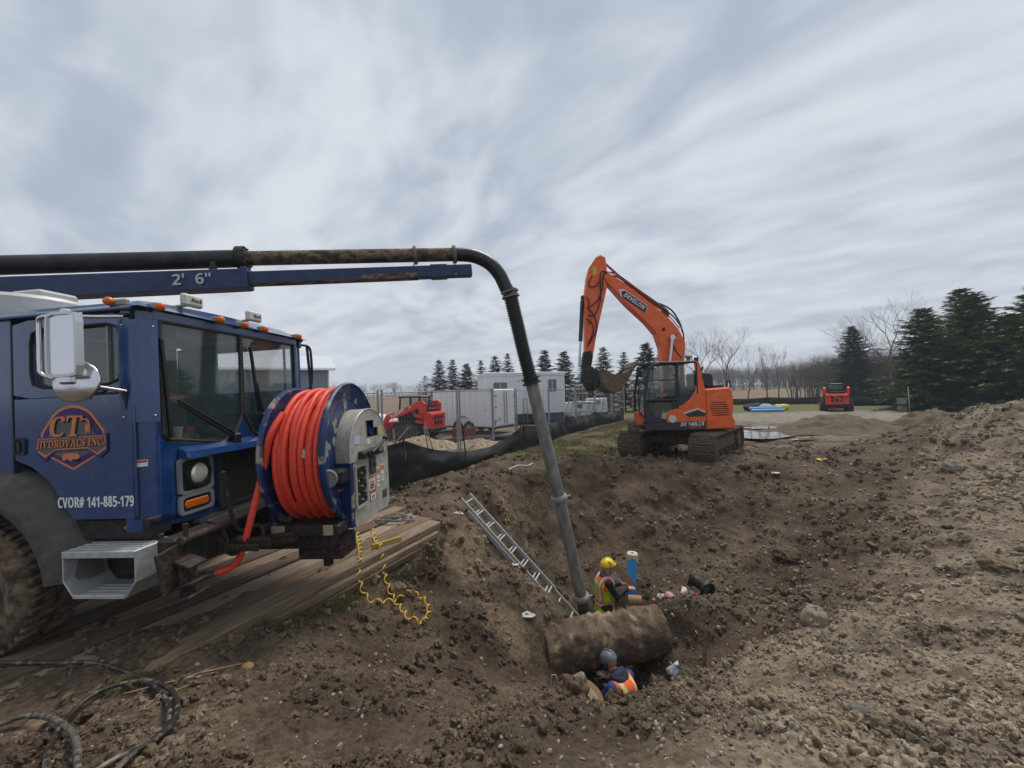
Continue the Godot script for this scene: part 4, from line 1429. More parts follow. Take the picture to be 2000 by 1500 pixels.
	part("panel_slot", mb().box(Vector3(qx + 0.011, 0.98, -1.44), Vector3(0.004, 0.16, 0.15), 0.0), plain(92, 84, 70, 0.7), plate)
	part("rating_plate", mb().box(Vector3(qx + 0.011, 0.90, -1.74), Vector3(0.004, 0.09, 0.12)), plain(72, 72, 72, 0.5), plate)
	for st in [[-1.42, 1.13, 0.15, 0.17, 0], [-1.42, 0.92 + 0.14, 0.12, 0.07, 1], [-1.58, 1.13, 0.07, 0.22, 1], [-1.70, 1.16, 0.08, 0.20, 1], [-1.44, 0.965, 0.12, 0.12, 0]]:
		var zc: float = st[0]
		var s2 := part("sticker", mb().box(Vector3(qx + 0.0125, st[1], zc), Vector3(0.003, st[3], st[2])), plain(220, 216, 208, 0.6), plate)
		part("sticker_heading", mb().box(Vector3(qx + 0.0145, st[1] + st[3] * 0.30, zc), Vector3(0.003, st[3] * 0.30, st[2] * 0.9)), plain(196, 60, 52, 0.6) if st[4] == 0 else plain(206, 106, 60, 0.6), s2)
		part("sticker_print", mb().box(Vector3(qx + 0.0145, st[1] - st[3] * 0.12, zc), Vector3(0.003, 0.012, st[2] * 0.7)).box(Vector3(qx + 0.0145, st[1] - st[3] * 0.30, zc), Vector3(0.003, 0.012, st[2] * 0.6)), plain(96, 92, 90, 0.6), s2)
	lettering("DANGER", 0.034, plain(228, 224, 216, 0.6), plate, Vector3(qx + 0.0165, 1.181, -1.42), Basis(Y, PI * 0.5), true, false, 0.0, 0.8)
	for q in [[-1.02, 0.75], [-1.86, 0.75], [-1.02, 1.39], [-1.86, 1.42]]:
		part("bolt", mb().rod(Vector3(qx + 0.01, q[1], q[0]), Vector3(qx + 0.018, q[1], q[0]), 0.012, 8), plain(40, 40, 40, 0.5), plate)
	part("drive_wheel", mb().lathe([[0.0, 0.0], [0.0, 0.085], [0.015, 0.09], [0.035, 0.09], [0.045, 0.075], [0.035, 0.06], [0.035, 0.0]], Vector3(1.27, 1.30, -0.73), Vector3(0.55, 0, 1), 24), plain(132, 130, 120, 0.6), t)
	part("drive_arm", mb().box(Vector3(1.29, 1.29, -0.90), Vector3(0.16, 0.16, 0.24), 0.03), plain(20, 20, 21, 0.7), t)

func on_plane_list(p: Array, x: float) -> Array:
	var out := []
	for q in p:
		out.append(Vector3(x, q[1], q[0]))
	return out

func corrugated(path: PackedVector3Array, r: float, pitch: float, depth: float, sides := 18) -> MB:
	# a ribbed flexible hose along a path
	var total := 0.0
	for i in path.size() - 1:
		total += path[i].distance_to(path[i + 1])
	var c := Curve3D.new()
	for p in path:
		c.add_point(p)
	var out := PackedVector3Array()
	var rad := []
	var m := int(total / pitch) * 4
	for i in m + 1:
		out.append(c.sample_baked(total * i / m, true))
		rad.append(r + depth * [0.0, 0.5, 1.0, 0.5][i % 4] - depth * 0.5)
	return mb().tube(out, rad, sides)

func build_boom(t: Node3D, black: Material, rust: Material) -> void:
	var inv := t.transform.affine_inverse()
	var L := func(p: Vector3) -> Vector3: return inv * p
	var a: Vector3 = L.call(BOOM[0])
	var f: Vector3 = L.call(BOOM[1])
	var e: Vector3 = L.call(BOOM[2])
	var dir := (e - a).normalized()
	var sooty := mottled([[0.0, 20, 20, 22], [0.5, 34, 35, 38], [0.75, 52, 53, 55], [1.0, 78, 77, 74]], 0.5, 0.2, 0.01, 4, 0.7, 101)
	var scraped := mottled([[0.0, 44, 34, 31], [0.46, 62, 49, 44], [0.54, 104, 88, 68], [0.62, 142, 126, 100], [0.75, 96, 80, 62], [1.0, 66, 52, 46]], 0.7, 0.1, 0.014, 6, 1.0, 102, Vector3(0.7, 1.2, 1.2))
	var blue := mottled([[0.0, 18, 34, 68], [0.5, 24, 46, 86], [0.8, 38, 56, 90], [1.0, 84, 82, 80]], 0.5, 0.0, 0.014, 5, 0.8, 103)
	var boom := part("boom_pipe", mb().rod(a - dir * 2.2, f, 0.128, 28), sooty, t)
	part("flange", mb().lathe([[-0.05, 0.13], [-0.05, 0.18], [0.05, 0.18], [0.05, 0.12]], f, dir, 28), black, boom)
	for i in 10:
		var fr := mb().frame_of(dir)
		var an := TAU * i / 10.0
		var q := f + dir * 0.05 + (fr.y * cos(an) + fr.z * sin(an)) * 0.155
		part("bolt", mb().rod(q, q + dir * 0.03, 0.014, 6), plain(70, 66, 60, 0.5, 0.5), boom)
	part("extension_pipe", mb().rod(f, e, 0.108, 26), scraped, boom)
	for s in [0.79, 0.985]:
		var q := f.lerp(e, s)
		part("clamp_ring", mb().lathe([[-0.03, 0.108], [-0.03, 0.14], [0.0, 0.15], [0.03, 0.14], [0.03, 0.108]], q, dir, 24), plain(112, 104, 90, 0.7, 0.2), boom)
	# carrying beams below
	var b0: Vector3 = L.call(BOOM[3])
	var b1: Vector3 = L.call(BOOM[4])
	var b2: Vector3 = L.call(BOOM[5])
	var bd := (b1 - b0).normalized()
	var beam := part("boom_beam", mb().bar(b0 - bd * 2.0, b1, 0.2, 0.265, 0.012).bar(b0 - bd * 2.0 - Y_ * 0.14, b1 - Y_ * 0.14, 0.24, 0.03, 0.006), blue, t)
	part("telescopic_beam", mb().bar(b1 - bd * 0.3, b2, 0.15, 0.185, 0.01), blue, beam)
	part("worn_flank", mb().bar(b1, b1.lerp(b2, 0.74) , 0.156, 0.075, 0.006).bar(b1, b1.lerp(b2, 0.74), 0.153, 0.10, 0.006), scraped, beam).position = Vector3(0, -0.05, 0)
	part("end_collar", mb().bar(b1.lerp(b2, 0.80), b1.lerp(b2, 0.88), 0.175, 0.21, 0.01), blue, beam)
	part("end_collar", mb().bar(b1 - bd * 0.06, b1 + bd * 0.03, 0.23, 0.30, 0.01), blue, beam)
	for s in [0.72, 0.93]:
		var q := b1.lerp(b2, s)
		part("strap", mb().bar(q - Y_ * 0.1 + Vector3(0, 0, 0.1), f.lerp(e, 0.79 if s < 0.8 else 0.985) - Y_ * 0.1 + Vector3(0, 0, 0.03), 0.02, 0.012, 0.002), plain(120, 112, 96, 0.7), beam)
	part("pipe_latch", mb().box(b1 - bd * 0.45 + Y_ * 0.17, Vector3(0.1, 0.07, 0.06), 0.01).box(b1 - bd * 0.45 + Y_ * 0.23, Vector3(0.06, 0.08, 0.05), 0.01), plain(20, 20, 21, 0.6), beam)
	var turn := Basis(bd, Vector3(0, 0, 1).cross(bd).normalized(), Vector3(0, 0, 1))
	lettering("2'  6\"", 0.21, plain(178, 178, 176, 0.6), beam, b1 - bd * 0.62 + Vector3(0, -0.01, 0.125), turn, true)
	# tank and pedestal behind the cab
	part("debris_tank", mb().lathe([[0, 0.0], [0, 0.55], [0.04, 0.58], [1.9, 0.58], [1.94, 0.55], [1.95, 0]], Vector3(-2.62, 1.45, -1.06), Y_, 28), mottled([[0, 172, 174, 176], [0.6, 196, 197, 197], [1, 160, 154, 144]], 0.5, 0.1, 0.01, 5, 0.8, 104), t)
	part("tank_body", mb().lathe([[0, 0.0], [0, 0.95], [0.1, 1.02], [4.4, 1.02], [4.5, 0.95], [4.5, 0]], Vector3(-3.4, 2.05, -1.06), Vector3(-1, 0, 0), 32), plain(46, 48, 52, 0.6), t)
	part("boom_pedestal", mb().box(Vector3(-2.5, 3.42, -1.2), Vector3(0.4, 0.2, 0.4), 0.03), plain(170, 172, 172, 0.5), t)
	# --- the suction line down into the pit
	var el := []
	for k in range(6, 12):
		el.append(L.call(BOOM[k]))
	var elbow := part("suction_elbow", mb().tube(smooth_path(el, 6), 0.112, 22), plain(24, 26, 30, 0.35), t)
	part("elbow_seam", mb().lathe([[-0.02, 0.11], [-0.02, 0.135], [0.03, 0.135], [0.03, 0.11]], el[5], (el[5] - el[4]), 22), plain(24, 24, 25, 0.6), elbow)
	for sc in 6:
		var q: Vector3 = smooth_path(el, 6)[9 + sc * 3]
		part("scuff", mb().box(q + Vector3(0.0, 0.02, 0.109), Vector3(0.018, 0.05, 0.006), 0.0, Basis(Vector3(0, 0, 1), 0.7 - sc * 0.2)), plain(124, 124, 124, 0.7), elbow)
	var fl := []
	for k in range(11, 17):
		fl.append(L.call(BOOM[k]))
	var flex := part("ribbed_hose", corrugated(smooth_path(fl, 6), 0.112, 0.042, 0.03), plain(22, 22, 23, 0.6), t)
	for s in [[0, 0.15], [5, 0.16]]:
		var k: int = s[0]
		var dd: Vector3 = fl[1] - fl[0] if k == 0 else fl[5] - fl[4]
		part("cuff", mb().lathe([[-0.04, 0.11], [-0.04, s[1]], [-0.015, s[1]], [-0.01, 0.125], [0.04, 0.125], [0.045, s[1]], [0.07, s[1]], [0.07, 0.1]], fl[k], dd, 22), plain(38, 38, 38, 0.7) if k else plain(120, 116, 106, 0.7), flex)
	var pipe := [L.call(BOOM[16]), L.call(BOOM[17]), L.call(BOOM[18]), L.call(BOOM[19])]
	var grey := bumpy(mottled([[0.0, 86, 85, 82], [0.4, 112, 111, 108], [0.7, 134, 133, 128], [1.0, 152, 150, 144]], 0.7, 0.0, 0.012, 5, 1.3, 105, Vector3(1, 0.4, 1)), 0.02, 2.0)
	var sp := part("suction_pipe", mb().rod(pipe[0], pipe[1], 0.106, 26).rod(pipe[1], pipe[2], 0.103, 26), grey, t)
	part("suction_nozzle", mb().rod(pipe[2], pipe[3], 0.097, 24), plain(66, 66, 65, 0.7), sp)
	for k in [1, 2]:
		part("pipe_coupling", mb().lathe([[-0.05, 0.10], [-0.04, 0.135], [-0.01, 0.15], [0.03, 0.15], [0.05, 0.13], [0.06, 0.10]], pipe[k], pipe[k] - pipe[k - 1], 26), plain(126, 124, 117, 0.7), sp)
		part("coupling_latch", mb().box(pipe[k] + Vector3(0.16, 0.03, 0.02), Vector3(0.07, 0.025, 0.03), 0.006), plain(150, 148, 140, 0.5, 0.4), sp)

const Y_ := Vector3(0, 1, 0)
const BOOM := [
Vector3(-7.076, 3.973, -5.100), Vector3(-4.005, 4.248, -5.850), Vector3(-0.838, 4.411, -6.400), Vector3(-6.937, 3.631, -5.000), Vector3(-3.817, 3.888, -5.700), Vector3(-0.605, 4.116, -6.350), Vector3(-0.838, 4.411, -6.400), Vector3(-0.572, 4.388, -6.430), Vector3(-0.322, 4.271, -6.460), Vector3(-0.158, 4.084, -6.480), Vector3(-0.054, 3.863, -6.500), Vector3(0.011, 3.766, -6.500), Vector3(0.078, 3.433, -6.520), Vector3(0.138, 3.151, -6.540), Vector3(0.198, 2.850, -6.560), Vector3(0.259, 2.574, -6.580), Vector3(0.321, 2.315, -6.600), Vector3(0.748, 0.289, -6.750), Vector3(1.088, -1.468, -6.880), Vector3(1.153, -1.843, -6.920)]

# ---------------------------------------------------------------- the excavator; its own axes run with the world's, the camera sees the cab side at z = 1.25
func shoe_track(parent: Node3D, called: String, centre: Vector3, along: Vector3, length: float, r: float, width: float, m: Material, frame_m: Material, shoes: int, pitch_up := 0.0) -> Node3D:
	var o := Node3D.new()
	o.name = called
	parent.add_child(o, true)
	var x := along.normalized()
	var z := x.cross(Vector3(0, 1, 0)).normalized()
	var half := length * 0.5 - r
	var per := 4.0 * half + TAU * r
	var belt := mb()
	for i in shoes:
		var s := per * i / shoes
		var p := Vector2.ZERO
		var a := 0.0
		if s < 2.0 * half:
			p = Vector2(-half + s, r)
			a = 0.0
		elif s < 2.0 * half + PI * r:
			a = -(s - 2.0 * half) / r
			p = Vector2(half, 0) + Vector2(sin(-a), cos(-a)) * r
		elif s < 4.0 * half + PI * r:
			p = Vector2(half - (s - 2.0 * half - PI * r), -r)
			a = -PI
		else:
			a = -PI - (s - 4.0 * half - PI * r) / r
			p = Vector2(-half, 0) + Vector2(sin(-a), cos(-a)) * r
		var b := Basis(x, Vector3(0, 1, 0), z) * Basis(Vector3(0, 0, 1), a)
		var at := centre + x * p.x + Vector3(0, p.y, 0)
		belt = mb()
		belt.box(at, Vector3(per / shoes * 0.93, 0.035, width), 0.006, b)
		for g in [-0.3, 0.0, 0.3]:
			belt.box(at + b * Vector3(per / shoes * g, 0.028, 0), Vector3(0.018, 0.03, width), 0.004, b)
		part("track_shoe", belt, m, o)
	var inner := []
	for i in 12:
		var t := PI * 0.5 - PI * i / 11.0
		inner.append([half + cos(t) * (r - 0.05), sin(t) * (r - 0.05)])
	for i in 12:
		var t := PI * 1.5 - PI * i / 11.0
		inner.append([-half + cos(t) * (r - 0.05), sin(t) * (r - 0.05)])
	part("track_chain", mb().prism(inner, centre, x, Vector3(0, 1, 0), width * 0.35), frame_m, o)
	part("track_frame", mb().prism([[-half, -r * 0.35], [half, -r * 0.35], [half, r * 0.35], [half * 0.6, r * 0.6], [-half * 0.6, r * 0.6], [-half, r * 0.35]], centre, x, Vector3(0, 1, 0), width * 0.62, 0.02), frame_m, o)
	for s in [-1.0, 1.0]:
		for e in [-1.0, 1.0]:
			part("sprocket", mb().lathe([[0, 0.0], [0, r * 0.5], [0.03, r * 0.72], [0.06, r * 0.72], [0.09, r * 0.4], [0.09, 0.0]], centre + x * half * s + z * e * width * 0.30, z * e, 18), frame_m, o)
	for k in 5:
		part("track_roller", mb().rod(centre + x * lerpf(-half * 0.7, half * 0.7, k / 4.0) - Vector3(0, r * 0.62, 0) - z * width * 0.34, centre + x * lerpf(-half * 0.7, half * 0.7, k / 4.0) - Vector3(0, r * 0.62, 0) + z * width * 0.34, r * 0.22, 12), frame_m, o)
	return o

func hose_run(p: Array, r: float, m: Material, parent: Node3D) -> void:
	part("hydraulic_hose", mb().tube(smooth_path(p, 5), r, 7), m, parent)

func build_excavator() -> void:
	var X := Vector3(1, 0, 0)
	var Y := Vector3(0, 1, 0)
	var Z := Vector3(0, 0, 1)
	var t := thing("crawler_excavator", "orange crawler excavator with its boom raised beyond the pit", "excavator", Vector3(5.4, 0, -12.6))
	var orange := mottled([[0.0, 210, 80, 18], [0.5, 228, 94, 24], [0.8, 232, 102, 32], [1.0, 204, 100, 50]], 0.4, 0.0, 0.012, 4, 0.8, 111)
	orange.clearcoat_enabled = true
	orange.clearcoat = 0.3
	var char_grey := plain(42, 44, 48, 0.5)
	var black := plain(24, 24, 26, 0.6)
	var muddy := bumpy(mottled([[0.0, 50, 41, 34], [0.4, 80, 66, 54], [0.65, 106, 90, 73], [1.0, 130, 113, 94]], 0.9, 0.0, 0.02, 5, 1.8, 112), 0.03, 5.0)
	var chrome := plain(190, 190, 192, 0.2, 1.0)
	var glass := glass_pane()
	# undercarriage
	var al := Vector3(0.66, 0, -0.75).normalized()
	var lat := Vector3(0.75, 0, 0.66).normalized()
	var near_l := Vector3(3.5, 0, -11.95) - t.position
	var near_r := Vector3(5.12, 0, -10.72) - t.position
	for p: Vector3 in [near_l, near_r]:
		shoe_track(t, "track", p + al * 1.72 + Y * 0.40, al, 3.55, 0.365, 0.7, muddy, muddy, 44)
	part("car_body", mb().box((near_l + near_r) * 0.5 + al * 1.72 + Y * 0.55, Vector3(1.0, 0.34, 1.3), 0.05, Basis(al, Y, al.cross(Y))).lathe([[0, 0.0], [0, 0.55], [0.22, 0.55], [0.22, 0.0]], Vector3(0, 0.68, 0), Y, 28), muddy, t)
	part("track_leg", mb().bar(near_l + al * 1.2 + Y * 0.5, near_r + al * 1.2 + Y * 0.5, 0.3, 0.24, 0.03), muddy, t)
	part("track_leg", mb().bar(near_l + al * 2.3 + Y * 0.5, near_r + al * 2.3 + Y * 0.5, 0.3, 0.24, 0.03), muddy, t)
	# dozer blade at the far end
	part("dozer_blade", mb().box((near_l + near_r) * 0.5 + al * 4.1 + Y * 0.45, Vector3(0.12, 0.62, 2.5), 0.03, Basis(al, Y, al.cross(Y))), muddy, t)
	# revolving deck and skirt
	part("deck", mb().box(Vector3(-0.1, 0.93, 0.0), Vector3(2.3, 0.14, 2.3), 0.03), black, t)
	part("skirt", mb().prism([[-1.57, 0.90], [-1.57, 1.12], [0.17, 1.12], [0.17, 0.88]], Vector3(0, 0, 1.225), X, Y, 0.05, 0.01), char_grey, t)
	lettering("DX 140LCR", 0.16, plain(214, 214, 212, 0.5), t, Vector3(-0.22, 1.055, 1.253), Basis.IDENTITY, true, false, 0.2, 0.85)
	part("accent_badge", mb().box(Vector3(-0.13, 0.955, 1.252), Vector3(0.34, 0.05, 0.004)), plain(150, 60, 48, 0.5), t)
	# engine housing and counterweight
	var house := [[0.19, 0.88], [0.19, 2.06], [0.92, 2.09], [1.0, 1.98], [1.02, 1.55], [0.98, 1.25], [1.05, 1.10], [1.05, 0.95], [0.98, 0.88]]
	part("engine_housing", mb().prism(house, Vector3(0, 0, 0.0), X, Y, 2.46, 0.04), orange, t)
	part("housing_panel", mb().prism([[0.22, 1.13], [0.22, 1.84], [0.62, 1.84], [0.80, 1.68], [0.86, 1.40], [0.85, 1.14]], Vector3(0, 0, 1.232), X, Y, 0.012, 0.005), orange, t)
	for i in 7:
		part("louvre", mb().box(Vector3(0.565 + 0.01 * i, 1.66 - i * 0.062, 1.237), Vector3(0.48 - absf(3.0 - i) * 0.012 + 0.02 * (i if i < 4 else 3), 0.026, 0.012), 0.004), plain(70, 28, 12, 0.7), t)
	part("rear_lamp", mb().box(Vector3(0.98, 1.93, 1.13), Vector3(0.06, 0.18, 0.12), 0.02), plain(206, 160, 60, 0.4), t)
	part("rear_deck", mb().box(Vector3(0.52, 2.12, -0.1), Vector3(0.82, 0.10, 2.0), 0.03), black, t)
	part("engine_hood", mb().prism([[0.16, 2.14], [0.14, 2.5], [0.2, 2.55], [0.48, 2.53], [0.56, 2.45], [0.58, 2.14]], Vector3(0, 0, 0.55), X, Y, 0.9, 0.03), char_grey, t)
	part("exhaust_stack", mb().prism([[0.30, 2.52], [0.30, 2.62], [0.52, 2.75], [0.56, 2.73], [0.50, 2.54]], Vector3(0, 0, 0.35), X, Y, 0.22, 0.02), char_grey, t)
	part("grab_rail", mb().tube(smooth_path([Vector3(0.9, 2.1, 1.1), Vector3(0.9, 2.26, 1.1), Vector3(0.98, 2.26, 1.1), Vector3(1.0, 2.08, 1.1)], 4), 0.02, 7), black, t)
	# the orange sweep behind the door
	part("cab_flank", mb().prism([[-0.95, 1.12], [-0.95, 1.33], [-0.88, 1.42], [-0.62, 1.55], [-0.46, 1.62], [-0.25, 1.78], [-0.10, 2.0], [-0.04, 2.3], [-0.09, 2.86], [0.05, 2.86], [0.12, 2.4], [0.19, 2.05], [0.19, 1.12]], Vector3(0, 0, 1.215), X, Y, 0.07, 0.015), orange, t)
	part("flank_badge", mb().prism([[-0.51, 1.37], [-0.06, 1.51], [0.16, 1.42], [0.16, 1.37], [-0.04, 1.47], [-0.42, 1.36]], Vector3(0, 0, 1.254), X, Y, 0.006), plain(206, 206, 204, 0.5), t)
	part("flank_badge_field", mb().prism([[-0.44, 1.34], [-0.05, 1.455], [0.16, 1.36], [0.16, 1.27], [-0.32, 1.26]], Vector3(0, 0, 1.254), X, Y, 0.006), plain(40, 42, 50, 0.5), t)
	part("round_decal", mb().lathe([[0, 0.11], [0.004, 0.11], [0.004, 0.0]], Vector3(-0.79, 1.22, 1.252), Z, 20), plain(200, 200, 196, 0.5), t)
	# cab: frame bars, glazing, roof
	var z0 := 0.28
	var z1 := 1.22
	var cabp := mb()
	var outline := [Vector2(-1.56, 1.12), Vector2(-1.56, 1.95), Vector2(-1.42, 2.66), Vector2(-1.30, 2.80), Vector2(-1.08, 2.85), Vector2(-0.02, 2.85)]
	for zz in [z0, z1]:
		for i in outline.size() - 1:
			cabp.bar(Vector3(outline[i].x, outline[i].y, zz), Vector3(outline[i + 1].x, outline[i + 1].y, zz), 0.07, 0.10, 0.02, Z)
		cabp.bar(Vector3(-0.62, 1.5, zz), Vector3(-0.60, 2.85, zz), 0.06, 0.12, 0.02, Z)
		cabp.bar(Vector3(-0.04, 1.9, zz), Vector3(-0.03, 2.85, zz), 0.06, 0.08, 0.02, Z)
		cabp.bar(Vector3(-1.56, 1.78, zz), Vector3(-0.62, 1.78, zz), 0.06, 0.13, 0.02, Z)
	cabp.box(Vector3(-0.72, 2.86, (z0 + z1) * 0.5), Vector3(1.30, 0.07, z1 - z0), 0.03)
	cabp.box(Vector3(-0.80, 1.10, (z0 + z1) * 0.5), Vector3(1.5, 0.08, z1 - z0), 0.02)
	cabp.box(Vector3(-0.03, 1.6, (z0 + z1) * 0.5), Vector3(0.06, 0.9, z1 - z0 - 0.1), 0.02)
	cabp.prism([[-1.56, 1.12], [-1.56, 1.75], [-1.46, 1.75], [-1.28, 1.30], [-0.98, 1.22], [-0.95, 1.12]], Vector3(0, 0, z1 - 0.01), X, Y, 0.06, 0.015)
	cabp.prism([[-0.78, 1.12], [-0.78, 1.76], [-0.60, 1.76], [-0.60, 1.12]], Vector3(0, 0, z1 - 0.01), X, Y, 0.06, 0.015)
	cabp.prism([[-0.60, 1.5], [-0.56, 1.95], [-0.30, 1.95], [-0.10, 2.1], [-0.12, 1.9], [-0.3, 1.72]], Vector3(0, 0, z1 - 0.01), X, Y, 0.05, 0.01)
	var cab := part("cab_frame", cabp, char_grey, t)
	part("door_window", mb().prism([[-1.22, 1.86], [-1.40, 1.86], [-1.26, 2.70], [-1.05, 2.78], [-0.67, 2.78], [-0.67, 1.86]], Vector3(0, 0, z1 - 0.01), X, Y, 0.008), glass, cab)
	part("lower_window", mb().prism([[-1.45, 1.70], [-1.28, 1.30], [-0.98, 1.24], [-0.78, 1.24], [-0.78, 1.70]], Vector3(0, 0, z1 - 0.012), X, Y, 0.008), glass, cab)
	part("rear_side_window", mb().prism([[-0.54, 1.9], [-0.54, 2.78], [-0.10, 2.78], [-0.10, 2.05], [-0.3, 1.9]], Vector3(0, 0, z1 - 0.01), X, Y, 0.008), glass, cab)
	part("front_window", mb().quad(Vector3(-1.53, 1.2, z0), Vector3(-1.53, 1.2, z1), Vector3(-1.41, 2.66, z1), Vector3(-1.41, 2.66, z0)), glass, cab)
	part("far_window", mb().prism([[-1.45, 1.3], [-1.26, 2.70], [-0.10, 2.78], [-0.10, 1.3]], Vector3(0, 0, z0), X, Y, 0.008), glass, cab)
	part("window_slide_bar", mb().bar(Vector3(-1.33, 2.35, z1), Vector3(-0.67, 2.35, z1), 0.02, 0.03, 0.004), black, cab)
	part("operator_seat", mb().box(Vector3(-0.52, 1.55, 0.75), Vector3(0.46, 0.14, 0.46), 0.05).box(Vector3(-0.30, 1.95, 0.75), Vector3(0.13, 0.75, 0.44), 0.05), black, cab)
	part("console", mb().box(Vector3(-1.15, 1.5, 0.5), Vector3(0.25, 0.6, 0.2), 0.04), black, cab)
	part("mirror_stalk", mb().tube(smooth_path([Vector3(-1.5, 2.2, 1.2), Vector3(-1.72, 2.3, 1.25), Vector3(-1.74, 1.5, 1.25), Vector3(-1.60, 1.3, 1.22)], 5), 0.02, 7), black, t)
	part("side_mirror", mb().box(Vector3(-1.70, 2.62, 1.2), Vector3(0.1, 0.28, 0.2), 0.03), black, t)
	part("step_plate", mb().box(Vector3(-1.72, 1.25, 1.1), Vector3(0.22, 0.40, 0.25), 0.04), plain(188, 78, 30, 0.6), t)
	part("step_light", mb().box(Vector3(-1.85, 1.0, 1.0), Vector3(0.3, 0.35, 0.3), 0.06), muddy, t)
	part("gps_mast", mb().rod(Vector3(-0.1, 2.85, 0.9), Vector3(-0.1, 3.0, 0.9), 0.05, 12).lathe([[0, 0], [0, 0.10], [0.05, 0.10], [0.08, 0.06], [0.085, 0.0]], Vector3(-0.1, 3.0, 0.9), Y, 16), plain(120, 112, 84, 0.6), t)
	part("beacon", mb().rod(Vector3(0.12, 2.85, 0.9), Vector3(0.12, 3.0, 0.9), 0.06, 10), black, t)
	# boom
	var bz := 0.05
	var boom := part("boom", mb().prism([[-0.60, 1.6], [-0.62, 2.92], [-0.65, 3.41], [-0.78, 3.84], [-1.10, 4.24], [-1.66, 4.79], [-2.29, 5.54], [-2.40, 5.72], [-2.25, 5.86], [-1.54, 5.37], [-0.80, 4.74], [-0.38, 4.36], [-0.06, 3.97], [0.13, 3.53], [0.08, 2.95], [0.05, 1.6]], Vector3(0, 0, bz), X, Y, 0.36, 0.02), orange, t)
	var dd := (Vector3(-1.02, 4.60, 0) - Vector3(-1.93, 5.26, 0)).normalized()
	var up := Z.cross(dd).normalized()
	var dc := Vector3(-1.48, 4.93, bz + 0.183)
	part("decal_edge", mb().prism([[-0.57, 0.02], [-0.46, 0.13], [0.46, 0.13], [0.57, -0.10], [-0.40, -0.10]], dc, dd, up, 0.004), plain(206, 206, 204, 0.5), boom)
	part("decal", mb().prism([[-0.47, 0.02], [-0.39, 0.105], [0.46, 0.105], [0.55, -0.115], [-0.32, -0.115]], dc + Z * 0.004, dd, up, 0.004), plain(34, 36, 42, 0.5), boom)
	lettering("DEVELON", 0.175, plain(220, 220, 220, 0.5), boom, dc + Z * 0.0085 + dd * 0.05, Basis(dd, up, Z), true, false, 0.2, 1.0)
	# boom cylinders
	for zz in [bz - 0.28, bz + 0.28]:
		var cyl := part("boom_cylinder", mb().rod(Vector3(-0.62, 1.4, zz), Vector3(-0.45, 2.75, zz), 0.075, 14), char_grey, t)
		part("piston_rod", mb().rod(Vector3(-0.45, 2.75, zz), Vector3(-0.32, 3.70, zz), 0.045, 12).rod(Vector3(-0.32, 3.70, zz - 0.04), Vector3(-0.32, 3.70, zz + 0.04), 0.085, 14), chrome, cyl)
	# arm cylinder on top of the boom
	var ac := part("arm_cylinder", mb().rod(Vector3(-0.36, 4.58, bz), Vector3(-1.52, 5.46, bz), 0.075, 14).box(Vector3(-0.42, 4.50, bz), Vector3(0.25, 0.22, 0.14), 0.03), char_grey, t)
	part("piston_rod", mb().rod(Vector3(-1.52, 5.46, bz), Vector3(-2.33, 6.24, bz), 0.04, 12), plain(150, 110, 106, 0.3, 0.8), ac)
	# arm
	var arm := part("arm", mb().prism([[-2.45, 6.44], [-2.60, 6.36], [-2.83, 6.04], [-2.92, 5.70], [-3.0, 5.17], [-3.04, 3.86], [-3.06, 3.3], [-3.0, 2.95], [-2.86, 2.95], [-2.77, 3.37], [-2.65, 3.95], [-2.29, 5.34], [-2.25, 5.88], [-2.30, 6.36]], Vector3(0, 0, bz), X, Y, 0.30, 0.02), orange, t)
	part("warning_plate", mb().box(Vector3(-2.66, 5.93, bz + 0.153), Vector3(0.13, 0.27, 0.004)), plain(206, 170, 40, 0.5), arm)
	part("arm_foot", mb().prism([[-3.08, 3.35], [-3.16, 2.9], [-3.1, 2.7], [-2.9, 2.7], [-2.8, 3.2], [-2.84, 3.4]], Vector3(0, 0, bz), X, Y, 0.31, 0.02), black, arm)
	part("arm_bracket", mb().box(Vector3(-2.90, 4.30, bz + 0.17), Vector3(0.12, 0.16, 0.05), 0.01), plain(170, 74, 26, 0.5), arm)
	var bc := part("bucket_cylinder", mb().rod(Vector3(-3.06, 4.98, bz), Vector3(-3.16, 3.70, bz), 0.065, 14).box(Vector3(-3.03, 5.06, bz), Vector3(0.14, 0.24, 0.14), 0.03), char_grey, t)
	part("piston_rod", mb().rod(Vector3(-3.16, 3.70, bz), Vector3(-3.24, 2.88, bz), 0.038, 12), chrome, bc)
	# hydraulic hoses
	var hb := plain(22, 22, 23, 0.6)
	var hz := bz + 0.17
	hose_run([Vector3(-2.28, 5.88, hz), Vector3(-2.42, 5.7, hz + 0.06), Vector3(-2.46, 5.3, hz + 0.06), Vector3(-2.62, 4.95, hz + 0.04), Vector3(-2.92, 4.72, hz + 0.03)], 0.022, hb, arm)
	hose_run([Vector3(-2.25, 5.86, hz), Vector3(-2.50, 5.80, hz + 0.08), Vector3(-2.52, 5.0, hz + 0.05), Vector3(-2.72, 4.5, hz + 0.04), Vector3(-2.93, 4.5, hz + 0.03)], 0.02, hb, arm)
	hose_run([Vector3(-2.9, 4.7, hz + 0.03), Vector3(-2.72, 4.42, hz + 0.06), Vector3(-2.68, 4.0, hz + 0.05), Vector3(-2.86, 3.7, hz + 0.03), Vector3(-2.98, 3.5, hz)], 0.02, hb, arm)
	hose_run([Vector3(-2.98, 4.4, hz + 0.02), Vector3(-2.80, 4.2, hz + 0.06), Vector3(-2.80, 3.9, hz + 0.04), Vector3(-2.95, 3.6, hz + 0.02)], 0.018, hb, arm)
	hose_run([Vector3(-2.75, 5.75, hz), Vector3(-2.88, 5.45, hz + 0.05), Vector3(-2.70, 5.40, hz + 0.05), Vector3(-2.50, 5.56, hz + 0.03)], 0.018, hb, arm)
